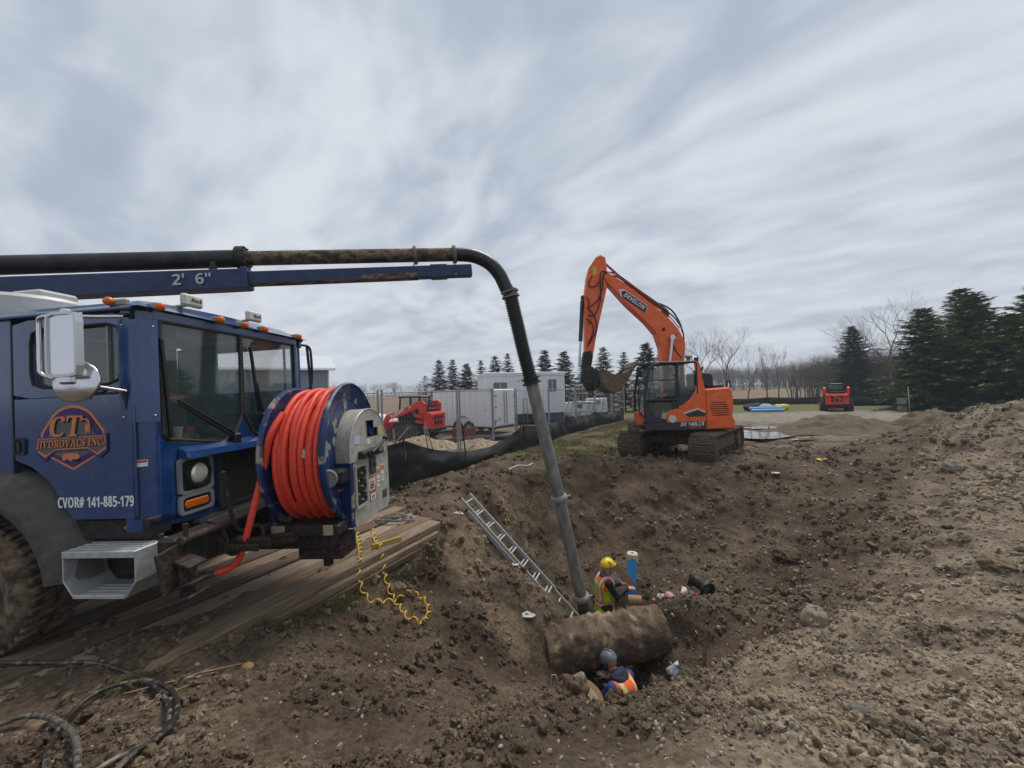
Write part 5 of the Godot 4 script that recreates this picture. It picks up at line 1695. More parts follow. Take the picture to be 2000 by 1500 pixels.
	hose_run([Vector3(-2.95, 5.1, hz), Vector3(-2.88, 4.9, hz + 0.05), Vector3(-2.95, 4.7, hz + 0.04)], 0.018, hb, arm)
	hose_run([Vector3(-2.30, 5.86, bz), Vector3(-2.0, 5.88, bz), Vector3(-1.6, 5.55, bz + 0.1), Vector3(-1.0, 5.05, bz + 0.1), Vector3(-0.55, 4.70, bz + 0.1), Vector3(-0.15, 4.35, bz + 0.1), Vector3(0.08, 3.95, bz + 0.1), Vector3(0.16, 3.6, bz)], 0.024, plain(120, 44, 30, 0.5), boom)
	hose_run([Vector3(-0.9, 4.95, bz), Vector3(-0.6, 4.85, bz), Vector3(-0.2, 4.62, bz), Vector3(0.05, 4.2, bz), Vector3(0.12, 3.9, bz)], 0.026, hb, boom)
	hose_run([Vector3(-2.28, 5.80, hz - 0.02), Vector3(-1.9, 5.66, hz), Vector3(-1.5, 5.32, hz)], 0.02, hb, boom)
	hose_run([Vector3(-0.1, 3.85, hz), Vector3(-0.28, 3.6, hz + 0.04), Vector3(-0.2, 3.3, hz + 0.03), Vector3(0.0, 3.05, hz)], 0.018, hb, boom)
	part("valve_block", mb().box(Vector3(-0.55, 3.98, hz + 0.03), Vector3(0.08, 0.09, 0.06), 0.01), black, boom)
	part("steel_line", mb().tube(smooth_path([Vector3(-2.2, 5.9, bz + 0.1), Vector3(-1.5, 5.42, bz + 0.14), Vector3(-0.8, 4.80, bz + 0.14), Vector3(-0.36, 4.42, bz + 0.14), Vector3(-0.02, 4.0, bz + 0.14)], 5), 0.016, 7), plain(150, 60, 40, 0.4, 0.3), boom)
	# linkage and bucket
	var link := part("bucket_linkage", mb().prism([[-3.12, 2.92], [-3.2, 2.5], [-3.0, 2.1], [-2.88, 2.12], [-2.78, 2.5], [-2.8, 2.86]], Vector3(0, 0, bz), X, Y, 0.34, 0.03), plain(44, 41, 39, 0.7), t)
	for q in [[-2.97, 2.80], [-2.95, 2.40], [-2.90, 2.08]]:
		part("pivot_pin", mb().rod(Vector3(q[0], q[1], bz - 0.2), Vector3(q[0], q[1], bz + 0.2), 0.06, 14), plain(62, 58, 54, 0.6), link)
	part("quick_coupler", mb().prism([[-2.84, 2.80], [-2.70, 2.84], [-2.62, 2.6], [-2.66, 2.2], [-2.84, 2.06]], Vector3(0, 0, bz), X, Y, 0.30, 0.02), plain(56, 56, 55, 0.6), link)
	var prof := [Vector2(-2.66, 2.72), Vector2(-2.64, 2.45), Vector2(-2.58, 2.22), Vector2(-2.45, 2.08), Vector2(-2.28, 2.01), Vector2(-2.08, 2.10), Vector2(-1.92, 2.30), Vector2(-1.76, 2.56), Vector2(-1.62, 2.78), Vector2(-1.53, 2.94)]
	var bm := bumpy(mottled([[0.0, 86, 74, 60], [0.5, 112, 97, 79], [1.0, 134, 118, 97]], 0.85, 0.1, 0.016, 5, 1.2, 113), 0.03, 3.0)
	var skin := mb()
	var rows := [[], []]
	var rows2 := [[], []]
	for p in prof:
		for s in 2:
			rows[s].append(Vector3(p.x, p.y, bz + (0.62 if s else -0.62)))
			rows2[s].append(Vector3(p.x + 0.02, p.y + 0.035, bz + (0.62 if s else -0.62)))
	skin.grid(rows)
	skin.grid(rows2)
	var bucket := part("bucket", skin, bm, t)
	for s in [-0.61, 0.61]:
		var poly := []
		for p in prof:
			poly.append([p.x, p.y])
		poly.append([-1.60, 2.90])
		poly.append([-1.85, 2.66])
		poly.append([-2.05, 2.57])
		poly.append([-2.2, 2.56])
		poly.append([-2.45, 2.66])
		part("bucket_cheek", mb().prism(poly, Vector3(0, 0, bz + s), X, Y, 0.03, 0.005), bm, bucket)
	part("cutting_edge", mb().box(Vector3(-1.57, 2.88, bz), Vector3(0.05, 0.2, 1.26), 0.01, Basis(Z, -0.5)), bm, bucket)
	part("lifting_hook", mb().tube(smooth_path([Vector3(-2.88, 2.08, bz), Vector3(-2.80, 1.98, bz), Vector3(-2.88, 1.92, bz), Vector3(-2.96, 1.98, bz)], 4), 0.03, 8), plain(70, 62, 54, 0.7), link)

# ---------------------------------------------------------------- people: bones with radii, joined into one skin
func skin_of(bones: Array, cell: float, blend: float, shade: Callable, b: MB) -> void:
	# bones: [from, to, radius from, radius to]; a smooth union meshed as surface nets
	var lo := Vector3.INF
	var hi := -Vector3.INF
	for q in bones:
		var m: float = maxf(q[2], q[3]) + cell * 3.0
		for e in 2:
			lo = lo.min(q[e] - Vector3.ONE * m)
			hi = hi.max(q[e] + Vector3.ONE * m)
	var n := Vector3i(((hi - lo) / cell).ceil()) + Vector3i.ONE
	var f := PackedFloat32Array()
	f.resize(n.x * n.y * n.z)
	f.fill(1.0)
	var sx := 1
	var sy := n.x
	var sz := n.x * n.y
	for q in bones:
		var a: Vector3 = q[0]
		var d: Vector3 = q[1] - a
		var ll := maxf(d.length_squared(), 1e-8)
		var ra: float = q[2]
		var rb: float = q[3]
		var m := maxf(ra, rb) + blend * 1.5 + cell * 2.0
		var l0 := Vector3i(((a.min(q[1]) - Vector3.ONE * m - lo) / cell).floor()).clamp(Vector3i.ZERO, n - Vector3i.ONE)
		var l1 := Vector3i(((a.max(q[1]) + Vector3.ONE * m - lo) / cell).ceil()).clamp(Vector3i.ZERO, n - Vector3i.ONE)
		for k in range(l0.z, l1.z + 1):
			for j in range(l0.y, l1.y + 1):
				for i in range(l0.x, l1.x + 1):
					var p := lo + Vector3(i, j, k) * cell - a
					var t := clampf(p.dot(d) / ll, 0.0, 1.0)
					var s := (p - d * t).length() - lerpf(ra, rb, t)
					var o := i + j * sy + k * sz
					var w := f[o]
					var h := clampf(0.5 + 0.5 * (w - s) / blend, 0.0, 1.0)
					f[o] = lerpf(w, s, h) - blend * h * (1.0 - h)
	var at := {}
	var pts := PackedVector3Array()
	var nrm := PackedVector3Array()
	var corner := [0, sx, sy, sx + sy, sz, sz + sx, sz + sy, sz + sx + sy]
	for k in n.z - 1:
		for j in n.y - 1:
			for i in n.x - 1:
				var o := i + j * sy + k * sz
				var neg := 0
				for c in 8:
					if f[o + corner[c]] < 0.0:
						neg += 1
				if neg == 0 or neg == 8:
					continue
				var sum := Vector3.ZERO
				var cnt := 0
				for e in [[0, 1], [2, 3], [4, 5], [6, 7], [0, 2], [1, 3], [4, 6], [5, 7], [0, 4], [1, 5], [2, 6], [3, 7]]:
					var va := f[o + corner[e[0]]]
					var vb := f[o + corner[e[1]]]
					if (va < 0.0) != (vb < 0.0):
						var t := va / (va - vb)
						var pa := Vector3(e[0] & 1, (e[0] >> 1) & 1, (e[0] >> 2) & 1)
						var pb := Vector3(e[1] & 1, (e[1] >> 1) & 1, (e[1] >> 2) & 1)
						sum += pa.lerp(pb, t)
						cnt += 1
				var g := Vector3(f[o + 1] - f[o] + f[o + 1 + sy + sz] - f[o + sy + sz], f[o + sy] - f[o] + f[o + 1 + sy + sz] - f[o + 1 + sz], f[o + sz] - f[o] + f[o + 1 + sy + sz] - f[o + 1 + sy])
				at[o] = pts.size()
				pts.append(lo + (Vector3(i, j, k) + sum / cnt) * cell)
				nrm.append(g.normalized())
	for o: int in at:
		for ax in 3:
			var s0: int = [sx, sy, sz][ax]
			var s1: int = [sy, sz, sx][ax]
			var s2: int = [sz, sx, sy][ax]
			if (f[o] < 0.0) == (f[o + s0] < 0.0):
				continue
			if not (at.has(o - s1) and at.has(o - s2) and at.has(o - s1 - s2)):
				continue
			var q := [at[o], at[o - s1], at[o - s1 - s2], at[o - s2]]
			for tr in [[0, 1, 2], [0, 2, 3]]:
				var ia: int = q[tr[0]]
				var ib: int = q[tr[1]]
				var ic: int = q[tr[2]]
				var mid := (pts[ia] + pts[ib] + pts[ic]) / 3.0
				b.tint = shade.call(mid)
				b.stri(pts[ia], pts[ib], pts[ic], nrm[ia], nrm[ib], nrm[ic])

func tinted(rough := 0.8) -> StandardMaterial3D:
	var key := "tinted %s" % rough
	if not mats.has(key):
		var m := StandardMaterial3D.new()
		m.vertex_color_use_as_albedo = true
		m.roughness = rough
		mats[key] = m
	return mats[key]

func lin(r: float, g: float, b: float) -> Color:
	return Color(r / 255.0, g / 255.0, b / 255.0).srgb_to_linear()

func hand_bones(wrist: Vector3, dir: Vector3, palm_n: Vector3, curl: float) -> Array:
	# a palm, four fingers of their own lengths and a thumb from the side of the palm
	var y := dir.normalized()
	var z := (palm_n - y * y.dot(palm_n)).normalized()
	var x := y.cross(z)
	var out := [[wrist, wrist + y * 0.075 + x * 0.018, 0.024, 0.018], [wrist, wrist + y * 0.075 - x * 0.018, 0.024, 0.018]]
	var lens := [0.072, 0.082, 0.076, 0.060]
	for i in 4:
		var base := wrist + y * 0.085 + x * (0.030 - i * 0.020)
		var l: float = lens[i]
		var d1 := (y * cos(curl * 0.5) + z * sin(curl * 0.5))
		var d2 := (y * cos(curl * 1.3) + z * sin(curl * 1.3))
		var d3 := (y * cos(curl * 2.0) + z * sin(curl * 2.0))
		var k1 := base + d1 * l * 0.45
		var k2 := k1 + d2 * l * 0.32
		out.append([base - y * 0.02, k1, 0.0095, 0.009])
		out.append([k1, k2, 0.009, 0.0085])
		out.append([k2, k2 + d3 * l * 0.25, 0.0085, 0.008])
	var th := wrist + y * 0.03 + x * 0.026
	var m := th + (x * 0.75 + y * 0.6 + z * 0.25).normalized() * 0.042
	out.append([th, m, 0.012, 0.0105])
	out.append([m, m + (y * 0.8 + x * 0.15 + z * 0.5).normalized() * 0.032, 0.0105, 0.009])
	return out

func head_bones(c: Vector3, fwd: Vector3, up: Vector3) -> Array:
	# c: middle of the head; about 0.23 tall
	var side := fwd.cross(up).normalized()
	var out := [[c + up * 0.03 - fwd * 0.025, c + up * 0.03 + fwd * 0.02, 0.083, 0.078], [c - up * 0.03 + fwd * 0.03, c - up * 0.075 + fwd * 0.05, 0.058, 0.034], [c + fwd * 0.085 - up * 0.005, c + fwd * 0.103 - up * 0.028, 0.010, 0.014], [c + fwd * 0.078 + up * 0.022 - side * 0.03, c + fwd * 0.078 + up * 0.022 + side * 0.03, 0.014, 0.014], [c + fwd * 0.075 - up * 0.058 - side * 0.014, c + fwd * 0.075 - up * 0.058 + side * 0.014, 0.012, 0.012]]
	for s in [-1.0, 1.0]:
		out.append([c + side * 0.078 * s + up * 0.012 - fwd * 0.005, c + side * 0.08 * s - up * 0.03 + fwd * 0.002, 0.014, 0.010])
	return out

func face_parts(b: MB, c: Vector3, fwd: Vector3, up: Vector3) -> void:
	var side := fwd.cross(up).normalized()
	for s in [-1.0, 1.0]:
		b.tint = lin(226, 222, 214)
		b.ball(c + fwd * 0.082 + up * 0.004 + side * 0.031 * s, Vector3.ONE * 0.011, 6, 8)
		b.tint = lin(40, 30, 24)
		b.ball(c + fwd * 0.090 + up * 0.004 + side * 0.031 * s, Vector3.ONE * 0.006, 5, 6)
	b.tint = lin(140, 72, 62)
	b.ball(c + fwd * 0.087 - up * 0.058, Vector3(0.012, 0.006, 0.012), 5, 8)

func helmet(c: Vector3, fwd: Vector3, up: Vector3, m: Material, parent: Node3D) -> MeshInstance3D:
	var side := fwd.cross(up).normalized()
	var b := mb()
	var rows := []
	for i in 9:
		var row := []
		var a := PI * 0.5 * i / 8.0
		for k in 25:
			var t := TAU * k / 24.0
			var rad := cos(a)
			var flare := 1.0 + (0.30 * maxf(cos(t), 0.0) * pow(1.0 - i / 8.0, 6.0))
			row.append(c + up * (0.035 + 0.118 * sin(a)) + fwd * cos(t) * rad * 0.132 * flare + side * sin(t) * rad * 0.112)
		rows.append(row)
	b.grid(rows)
	var low := []
	var lip := []
	for k in 25:
		low.append(rows[0][k])
		lip.append(rows[0][k] - up * 0.012)
	b.grid([lip, low])
	var h := part("hard_hat", b, m, parent)
	# a raised crest
	part("crest", mb().tube(smooth_path([c + up * 0.09 + fwd * 0.11, c + up * 0.14 + fwd * 0.06, c + up * 0.157, c + up * 0.14 - fwd * 0.07, c + up * 0.08 - fwd * 0.118], 5), 0.012, 8, true), m, h)
	return h

func build_worker_yellow() -> void:
	# stands behind the old main, upper body in view, arms reaching for the roll on the ledge
	var o := Vector3(1.55, -2.72, -7.2)
	var t := thing("person", "worker in a yellow hard hat and lime vest behind the old pipe", "person", o)
	var up := Vector3(0, 1, 0)
	var fwd := Vector3(0.97, 0, -0.24).normalized()
	var left := up.cross(fwd)
	var hip := up * 0.92
	var chest := up * 1.30 + fwd * 0.02
	var neck := up * 1.47 + fwd * 0.05
	var head := up * 1.60 + fwd * 0.09
	var bones := []
	for s in [-1.0, 1.0]:
		var h2: Vector3 = hip + left * 0.10 * s
		bones.append([h2, h2 - up * 0.42 + fwd * (0.10 if s > 0 else 0.02), 0.10, 0.072])
		bones.append([h2 - up * 0.42 + fwd * (0.10 if s > 0 else 0.02), h2 - up * 0.83, 0.070, 0.055])
		bones.append([h2 - up * 0.86 - fwd * 0.03, h2 - up * 0.87 + fwd * 0.16, 0.05, 0.045])
		bones.append([chest + up * 0.08 + left * 0.06 * s, chest + up * 0.09 + left * 0.165 * s, 0.085, 0.072])
	bones.append([hip + left * 0.06, hip - left * 0.06, 0.135, 0.135])
	bones.append([hip, chest, 0.145, 0.155])
	bones.append([chest + left * 0.05, chest - left * 0.05, 0.14, 0.14])
	bones.append([chest + up * 0.1, neck, 0.08, 0.058])
	bones.append([neck - fwd * 0.04, neck + left * 0.03 - fwd * 0.02, 0.075, 0.07])
	# near arm (towards the camera, its right side) and far arm
	var sh_r := chest + up * 0.09 - left * 0.185
	var el_r := sh_r - up * 0.23 + fwd * 0.13 - left * 0.03
	var wr_r := el_r + fwd * 0.24 + up * 0.07 + left * 0.06
	var sh_l := chest + up * 0.09 + left * 0.185
	var el_l := sh_l - up * 0.22 + fwd * 0.16
	var wr_l := el_l + fwd * 0.22 + up * 0.02 - left * 0.06
	for a in [[sh_r, el_r, wr_r], [sh_l, el_l, wr_l]]:
		bones.append([a[0], a[1], 0.066, 0.052])
		bones.append([a[1], a[2], 0.052, 0.038])
	var jacket := lin(24, 24, 26)
	var trousers := lin(44, 46, 44)
	var hood := lin(84, 84, 84)
	var skin := lin(196, 142, 120)
	var b := mb()
	skin_of(bones, 0.018, 0.035, func(p: Vector3) -> Color: return trousers if p.y < 0.90 else (hood if p.y > 1.40 and Vector2(p.x, p.z).length() < 0.16 else jacket), b)
	var hb := head_bones(head, fwd, up)
	hb.append([neck, head - up * 0.05, 0.052, 0.055])
	skin_of(hb, 0.007, 0.014, func(_p: Vector3) -> Color: return skin, b)
	face_parts(b, head, fwd, up)
	skin_of(hand_bones(wr_r + fwd * 0.02, (fwd + up * 0.1), -up + left * 0.3, 0.7), 0.005, 0.007, func(_p: Vector3) -> Color: return skin, b)
	skin_of(hand_bones(wr_l + fwd * 0.02, (fwd - left * 0.2), -up - left * 0.3, 0.7), 0.005, 0.007, func(_p: Vector3) -> Color: return skin, b)
	part("body", b, tinted(), t)
	var hat := helmet(head + up * 0.012, fwd, up, plain(226, 198, 28, 0.35), t)
	for k in 5:
		part("hat_sticker", mb().ball(head + up * (0.12 - 0.018 * k) - left * (0.092 + 0.004 * k) + fwd * (0.02 * (k % 3) - 0.01), Vector3(0.016, 0.014, 0.006), 5, 8), plain(40, 34, 28, 0.7), hat)
	part("chin_strap", mb().tube(smooth_path([head + up * 0.04 - left * 0.086 + fwd * 0.02, head - up * 0.03 - left * 0.078 + fwd * 0.03, head - up * 0.10 - left * 0.03 + fwd * 0.05], 4), 0.006, 6), plain(24, 24, 24, 0.7), hat)
	vest(t, hip, chest, neck, fwd, up, left, lin(178, 204, 40), lin(214, 96, 48), 1.0)

func vest(t: Node3D, hip: Vector3, chest: Vector3, neck: Vector3, fwd: Vector3, up: Vector3, left: Vector3, main: Color, band: Color, wide: float) -> void:
	var bones := [[hip - up * 0.06 + left * 0.06, hip - up * 0.06 - left * 0.06, 0.152, 0.152], [hip, chest, 0.162, 0.172], [chest + left * 0.05, chest - left * 0.05, 0.157, 0.157]]
	for s in [-1.0, 1.0]:
		bones.append([chest + up * 0.07 + left * 0.06 * s, chest + up * 0.085 + left * 0.12 * s, 0.102, 0.09])
	var axis := (chest - hip).normalized()
	var tall := (chest - hip).length()
	var silver := lin(196, 196, 190)
	var paint := func(p: Vector3) -> Color:
		var h := (p - hip).dot(axis) / tall
		var lat := (p - hip).dot(left)
		var front := (p - hip).dot(fwd)
		if absf(h - 0.2) < 0.14 * wide:
			return silver if absf(h - 0.2) < 0.065 * wide else band
		if h > 0.3 and absf(absf(lat) - 0.10) < 0.045 * wide:
			return silver if absf(absf(lat) - 0.10) < 0.02 * wide else band
		if wide == 1.0 and (h > 1.22 or absf(lat) > 0.165 and h > 0.9):
			return band
		return main
	var b := mb()
	skin_of(bones, 0.017, 0.03, paint, b)
	part("safety_vest", b, tinted(0.7), t)

func build_worker_grey() -> void:
	# bent over in the hole before the pipe, seen from behind and above
	var o := Vector3(1.38, -2.73, -5.38)
	var t := thing("person", "worker in a grey hard hat and orange vest crouched below the old pipe", "person", o)
	var up := Vector3(0, 1, 0)
	var fwd := Vector3(-0.62, 0, -0.78).normalized()
	var left := up.cross(fwd)
	var hip := up * 0.42 - fwd * 0.16
	var spine := (up * 0.9 + fwd * 0.42).normalized()
	var chest := hip + spine * 0.40
	var neck := chest + spine * 0.17 + fwd * 0.03
	var head := neck + (up * 0.7 + fwd * 0.7).normalized() * 0.14
	var hf := (fwd * 0.85 - up * 0.5).normalized()
	var hu := left.cross(hf) * -1.0
	if hu.y < 0.0:
		hu = -hu
	var bones := []
	for s in [-1.0, 1.0]:
		var h2: Vector3 = hip + left * 0.10 * s
		var kn: Vector3 = h2 + fwd * 0.40 + up * 0.02 + left * 0.06 * s
		bones.append([h2, kn, 0.10, 0.072])
		bones.append([kn, kn - up * 0.40 - fwd * 0.10, 0.07, 0.052])
		bones.append([kn - up * 0.40 - fwd * 0.12, kn - up * 0.41 + fwd * 0.08, 0.048, 0.042])
		var sh: Vector3 = chest + spine * 0.09 + left * 0.185 * s
		var el: Vector3 = sh - up * 0.20 + fwd * 0.14 + left * 0.06 * s
		var wr: Vector3 = el + fwd * 0.22 - up * 0.08 - left * 0.06 * s
		bones.append([chest + spine * 0.08 + left * 0.06 * s, sh, 0.085, 0.072])
		bones.append([sh, el, 0.068, 0.054])
		bones.append([el, wr, 0.054, 0.04])
	bones.append([hip + left * 0.06, hip - left * 0.06, 0.135, 0.135])
	bones.append([hip, chest, 0.145, 0.155])
	bones.append([chest + spine * 0.1, neck, 0.09, 0.07])
	bones.append([neck - fwd * 0.03 + left * 0.05, neck - fwd * 0.03 - left * 0.05, 0.075, 0.075])
	var blue := lin(34, 58, 118)
	var navy := lin(28, 34, 58)
	var b := mb()
	skin_of(bones, 0.018, 0.035, func(p: Vector3) -> Color: return lin(52, 50, 46) if p.y < 0.50 and (p - hip).dot(spine) < 0.1 else (navy if (p - neck).length() < 0.13 else blue), b)
	var hb := head_bones(head, hf, hu)
	hb.append([neck, head - hu * 0.04, 0.052, 0.055])
	skin_of(hb, 0.007, 0.014, func(_p: Vector3) -> Color: return lin(184, 130, 110), b)
	face_parts(b, head, hf, hu)
	for s in [-1.0, 1.0]:
		var sh: Vector3 = chest + spine * 0.09 + left * 0.185 * s
		var wr: Vector3 = sh - up * 0.28 + fwd * 0.36
		skin_of(hand_bones(wr + fwd * 0.02, fwd - up * 0.3, -up, 0.6), 0.005, 0.007, func(_p: Vector3) -> Color: return lin(60, 58, 54), b)
	part("body", b, tinted(), t)
	var hat := helmet(head + hu * 0.012, hf, hu, plain(96, 104, 108, 0.45), t)
	part("ear_defender", mb().ball(head + left * -0.10, Vector3(0.035, 0.045, 0.035), 7, 10), plain(26, 26, 26, 0.6), hat)
	part("ear_defender", mb().ball(head + left * 0.10, Vector3(0.035, 0.045, 0.035), 7, 10), plain(26, 26, 26, 0.6), hat)
	part("ear_stripe", mb().ball(head - left * 0.128 - hu * 0.01, Vector3(0.012, 0.028, 0.02), 5, 8), plain(206, 66, 50, 0.6), hat)
	part("respirator", mb().ball(head + hf * 0.10 - hu * 0.05, Vector3(0.05, 0.045, 0.05), 7, 10), plain(38, 36, 36, 0.7), t)
	part("hood", mb().tube(smooth_path([neck + left * 0.11 + spine * 0.02, neck - fwd * 0.09 + left * 0.08 + spine * 0.0, neck - fwd * 0.12 - spine * 0.02, neck - fwd * 0.09 - left * 0.08, neck - left * 0.11 + spine * 0.02], 4), 0.048, 10), plain(30, 35, 56, 0.9), t)
	vest(t, hip, chest, neck, fwd, spine, left, lin(226, 98, 44), lin(206, 210, 80), 0.55)

func build_operator() -> void:
	var o := Vector3(5.4 - 0.5, 1.62, -12.6 + 0.75)
	var t := thing("person", "excavator operator in a dark blue jacket seated in the cab", "person", o)
	var up := Vector3(0, 1, 0)
	var fwd := Vector3(-1, 0, 0)
	var left := up.cross(fwd)
	var hip := up * 0.10
	var chest := up * 0.46
	var head := up * 0.80 + fwd * 0.03
	var bones := [[hip + left * 0.06, hip - left * 0.06, 0.14, 0.14], [hip, chest, 0.14, 0.15], [chest + up * 0.08, up * 0.64, 0.09, 0.06]]
	for s in [-1.0, 1.0]:
		bones.append([hip + left * 0.1 * s, hip + left * 0.1 * s + fwd * 0.42, 0.09, 0.07])
		bones.append([hip + left * 0.1 * s + fwd * 0.42, hip + left * 0.1 * s + fwd * 0.5 - up * 0.42, 0.068, 0.05])
		bones.append([hip + left * 0.1 * s + fwd * 0.5 - up * 0.45, hip + left * 0.1 * s + fwd * 0.64 - up * 0.46, 0.045, 0.04])
		bones.append([chest + up * 0.08 + left * 0.06 * s, chest + up * 0.08 + left * 0.17 * s, 0.085, 0.07])
		bones.append([chest + up * 0.08 + left * 0.18 * s, chest - up * 0.17 + left * 0.2 * s + fwd * 0.08, 0.064, 0.05])
		bones.append([chest - up * 0.17 + left * 0.2 * s + fwd * 0.08, chest - up * 0.16 + left * 0.2 * s + fwd * 0.30, 0.05, 0.036])
	var b := mb()
	skin_of(bones, 0.022, 0.035, func(p: Vector3) -> Color: return lin(26, 40, 92) if p.y > 0.16 else lin(48, 48, 50), b)
	skin_of(head_bones(head, fwd, up) + [[up * 0.6, head - up * 0.05, 0.05, 0.055]], 0.012, 0.016, func(_p: Vector3) -> Color: return lin(190, 138, 116), b)
	for s in [-1.0, 1.0]:
		skin_of(hand_bones(chest - up * 0.16 + left * 0.2 * s + fwd * 0.32, fwd, -up, 0.8), 0.008, 0.008, func(_p: Vector3) -> Color: return lin(190, 138, 116), b)
	part("body", b, tinted(), t)
	part("hair", mb().ball(head + up * 0.055 - fwd * 0.015, Vector3(0.095, 0.075, 0.09), 8, 12), plain(46, 36, 30, 0.9), t)

# ---------------------------------------------------------------- things in and round the pit
func wood(s: int, light := 1.0) -> StandardMaterial3D:
	# weathered grain, tinted board by board
	if not mats.has("grain"):
		mats["grain"] = mottled([[0.0, 176, 170, 164], [0.35, 206, 202, 197], [0.6, 232, 229, 226], [1.0, 255, 254, 252]], 0.85, 0.0, 0.02, 5, 1.0, 121, Vector3(0.28, 3.0, 3.0))
		bumpy(mats["grain"], 0.03, 3.0, 122)
	var tones := [Color(0.55, 0.48, 0.40), Color(0.40, 0.335, 0.27), Color(0.63, 0.57, 0.49), Color(0.345, 0.285, 0.225), Color(0.48, 0.40, 0.32)]
	var m: StandardMaterial3D = mats["grain"].duplicate()
	var c: Color = tones[s % 5]
	m.albedo_color = Color(c.r * light, c.g * light, c.b * light)
	return m

func on_ground(p: Array, lift: float) -> Array:
	var out := []
	for q in p:
		out.append(surface_at(q[0], q[1]) + Vector3(0, lift, 0))
	return out

func pixel_ground(u: float, v: float) -> Vector3:
	# where the line of sight through a point of the photograph meets soil or mat
	var dir := Basis.from_euler(Vector3(0.0235, 0, -0.03)) * Vector3((u - 1000.0) / 765.0, (750.0 - v) / 765.0, -1.0)
	var p := Vector3(0, 2.1, 0) + dir * 1.2
	for i in 700:
		var top := surface_at(p.x, -p.z).y
		var om := on_mat(p.x, -p.z)
		if om > 0.0 and p.z < -2.3 and p.z > -6.7:
			top = maxf(top, 0.06)
		if p.y < top:
			return Vector3(p.x, top, p.z)
		p += dir * 0.015
	return p

func laid(px: Array, r: float, lift: float) -> PackedVector3Array:
	# a stiff hose lying on the ground, drawn from points of the photograph
	var pts := []
	for q in px:
		pts.append(pixel_ground(q[0], q[1]))
	var path := smooth_path(pts, 8)
	for i in path.size():
		path[i].y = maxf(path[i].y, surface_at(path[i].x, -path[i].z).y) + r + lift
	for n in 14:
		for i in range(1, path.size() - 1):
			path[i] = path[i].lerp((path[i - 1] + path[i + 1]) * 0.5, 0.5)
	return path

func build_mats() -> void:
	var along := Vector3(0.45, 0, -0.893).normalized()
	var left := Vector3(-0.893, 0, -0.45).normalized()
	var woods := [wood(0), wood(1), wood(2), wood(3), wood(4)]
	for mat in 2:
		var base := Vector3(-1.21, 0.0, -6.34) + left * (1.68 if mat else 0.0) + along * (-0.3 if mat else 0.0)
		var t := thing("timber_mat", "muddy timber access mat whose edge hangs over the pit" if mat == 0 else "mud-smeared timber access mat under the truck's front axle", "timber mat", base, "timber mats under the truck")
		var n := 6
		for k in n:
			var far: float = ([0.0, 0.12, 0.36, 0.18, 0.42, 0.3, 0.38] if mat == 0 else [0.1, 0.3, 0.0, 0.2, 0.12, 0.3, 0.2])[k]
			var near := -4.7 + 0.25 * sin(k * 2.1)
			var a := along * near + left * (0.12 + k * 0.285)
			var b := along * far + left * (0.12 + k * 0.285)
			a.y = 0.0 + 0.028 * sin(k * 3.0) + (0.03 if mat else 0.0)
			b.y = 0.02 + 0.010 * cos(k * 2.0)
			var p := part("plank", BoxMesh.new(), woods[[0, 4, 2, 1, 0, 3, 4][(k + mat * 2) % 7]], t)
			p.mesh = mb().box(Vector3.ZERO, Vector3((b - a).length(), 0.10, 0.255), 0.014).mesh()
			var x := (b - a).normalized()
			var z := x.cross(Vector3(0, 1, 0)).normalized()
			p.transform = Transform3D(Basis(x, z.cross(x), z) * Basis(Vector3(1, 0, 0), 0.03 * sin(k * 1.7)), (a + b) * 0.5)
		if mat == 0:
			for s in [0.0, 1.0]:
				var q := part("edge_plank", mb().box(Vector3.ZERO, Vector3(3.6, 0.075, 0.16), 0.008), woods[1 if s else 0], t)
				q.transform = Transform3D(Basis(along, Vector3(0, 1, 0), along.cross(Vector3(0, 1, 0))), along * (-1.95 - 0.3 * s) - left * (0.0 + 0.03 * s) + Vector3(0, -0.065 - 0.08 * s, 0))
	# stalks of straw and splinters at the mats' edge
	var stalks := [[[-2.62, 2.93], [-2.27, 3.22]], [[-2.75, 2.72], [-2.35, 3.02]], [[-2.55, 2.78], [-2.42, 3.15]], [[-2.48, 2.62], [-2.36, 2.82]]]
	for k in stalks.size():
		var q: Array = stalks[k]
		var pa := surface_at(q[0][0], q[0][1]) + Vector3(0, 0.012, 0)
		var pb := surface_at(q[1][0], q[1][1]) + Vector3(0, 0.03, 0)
		single("wood_splinter", mb().tube(PackedVector3Array([pa, pa.lerp(pb, 0.5) + Vector3(0, 0.008, 0), pb]), [0.004, 0.009 if k == 0 else 0.005, 0.003], 5), plain(164, 142, 106, 0.85), "thin pale wooden splinter on the mud by the black hose", "splinter", "splinters by the hose")

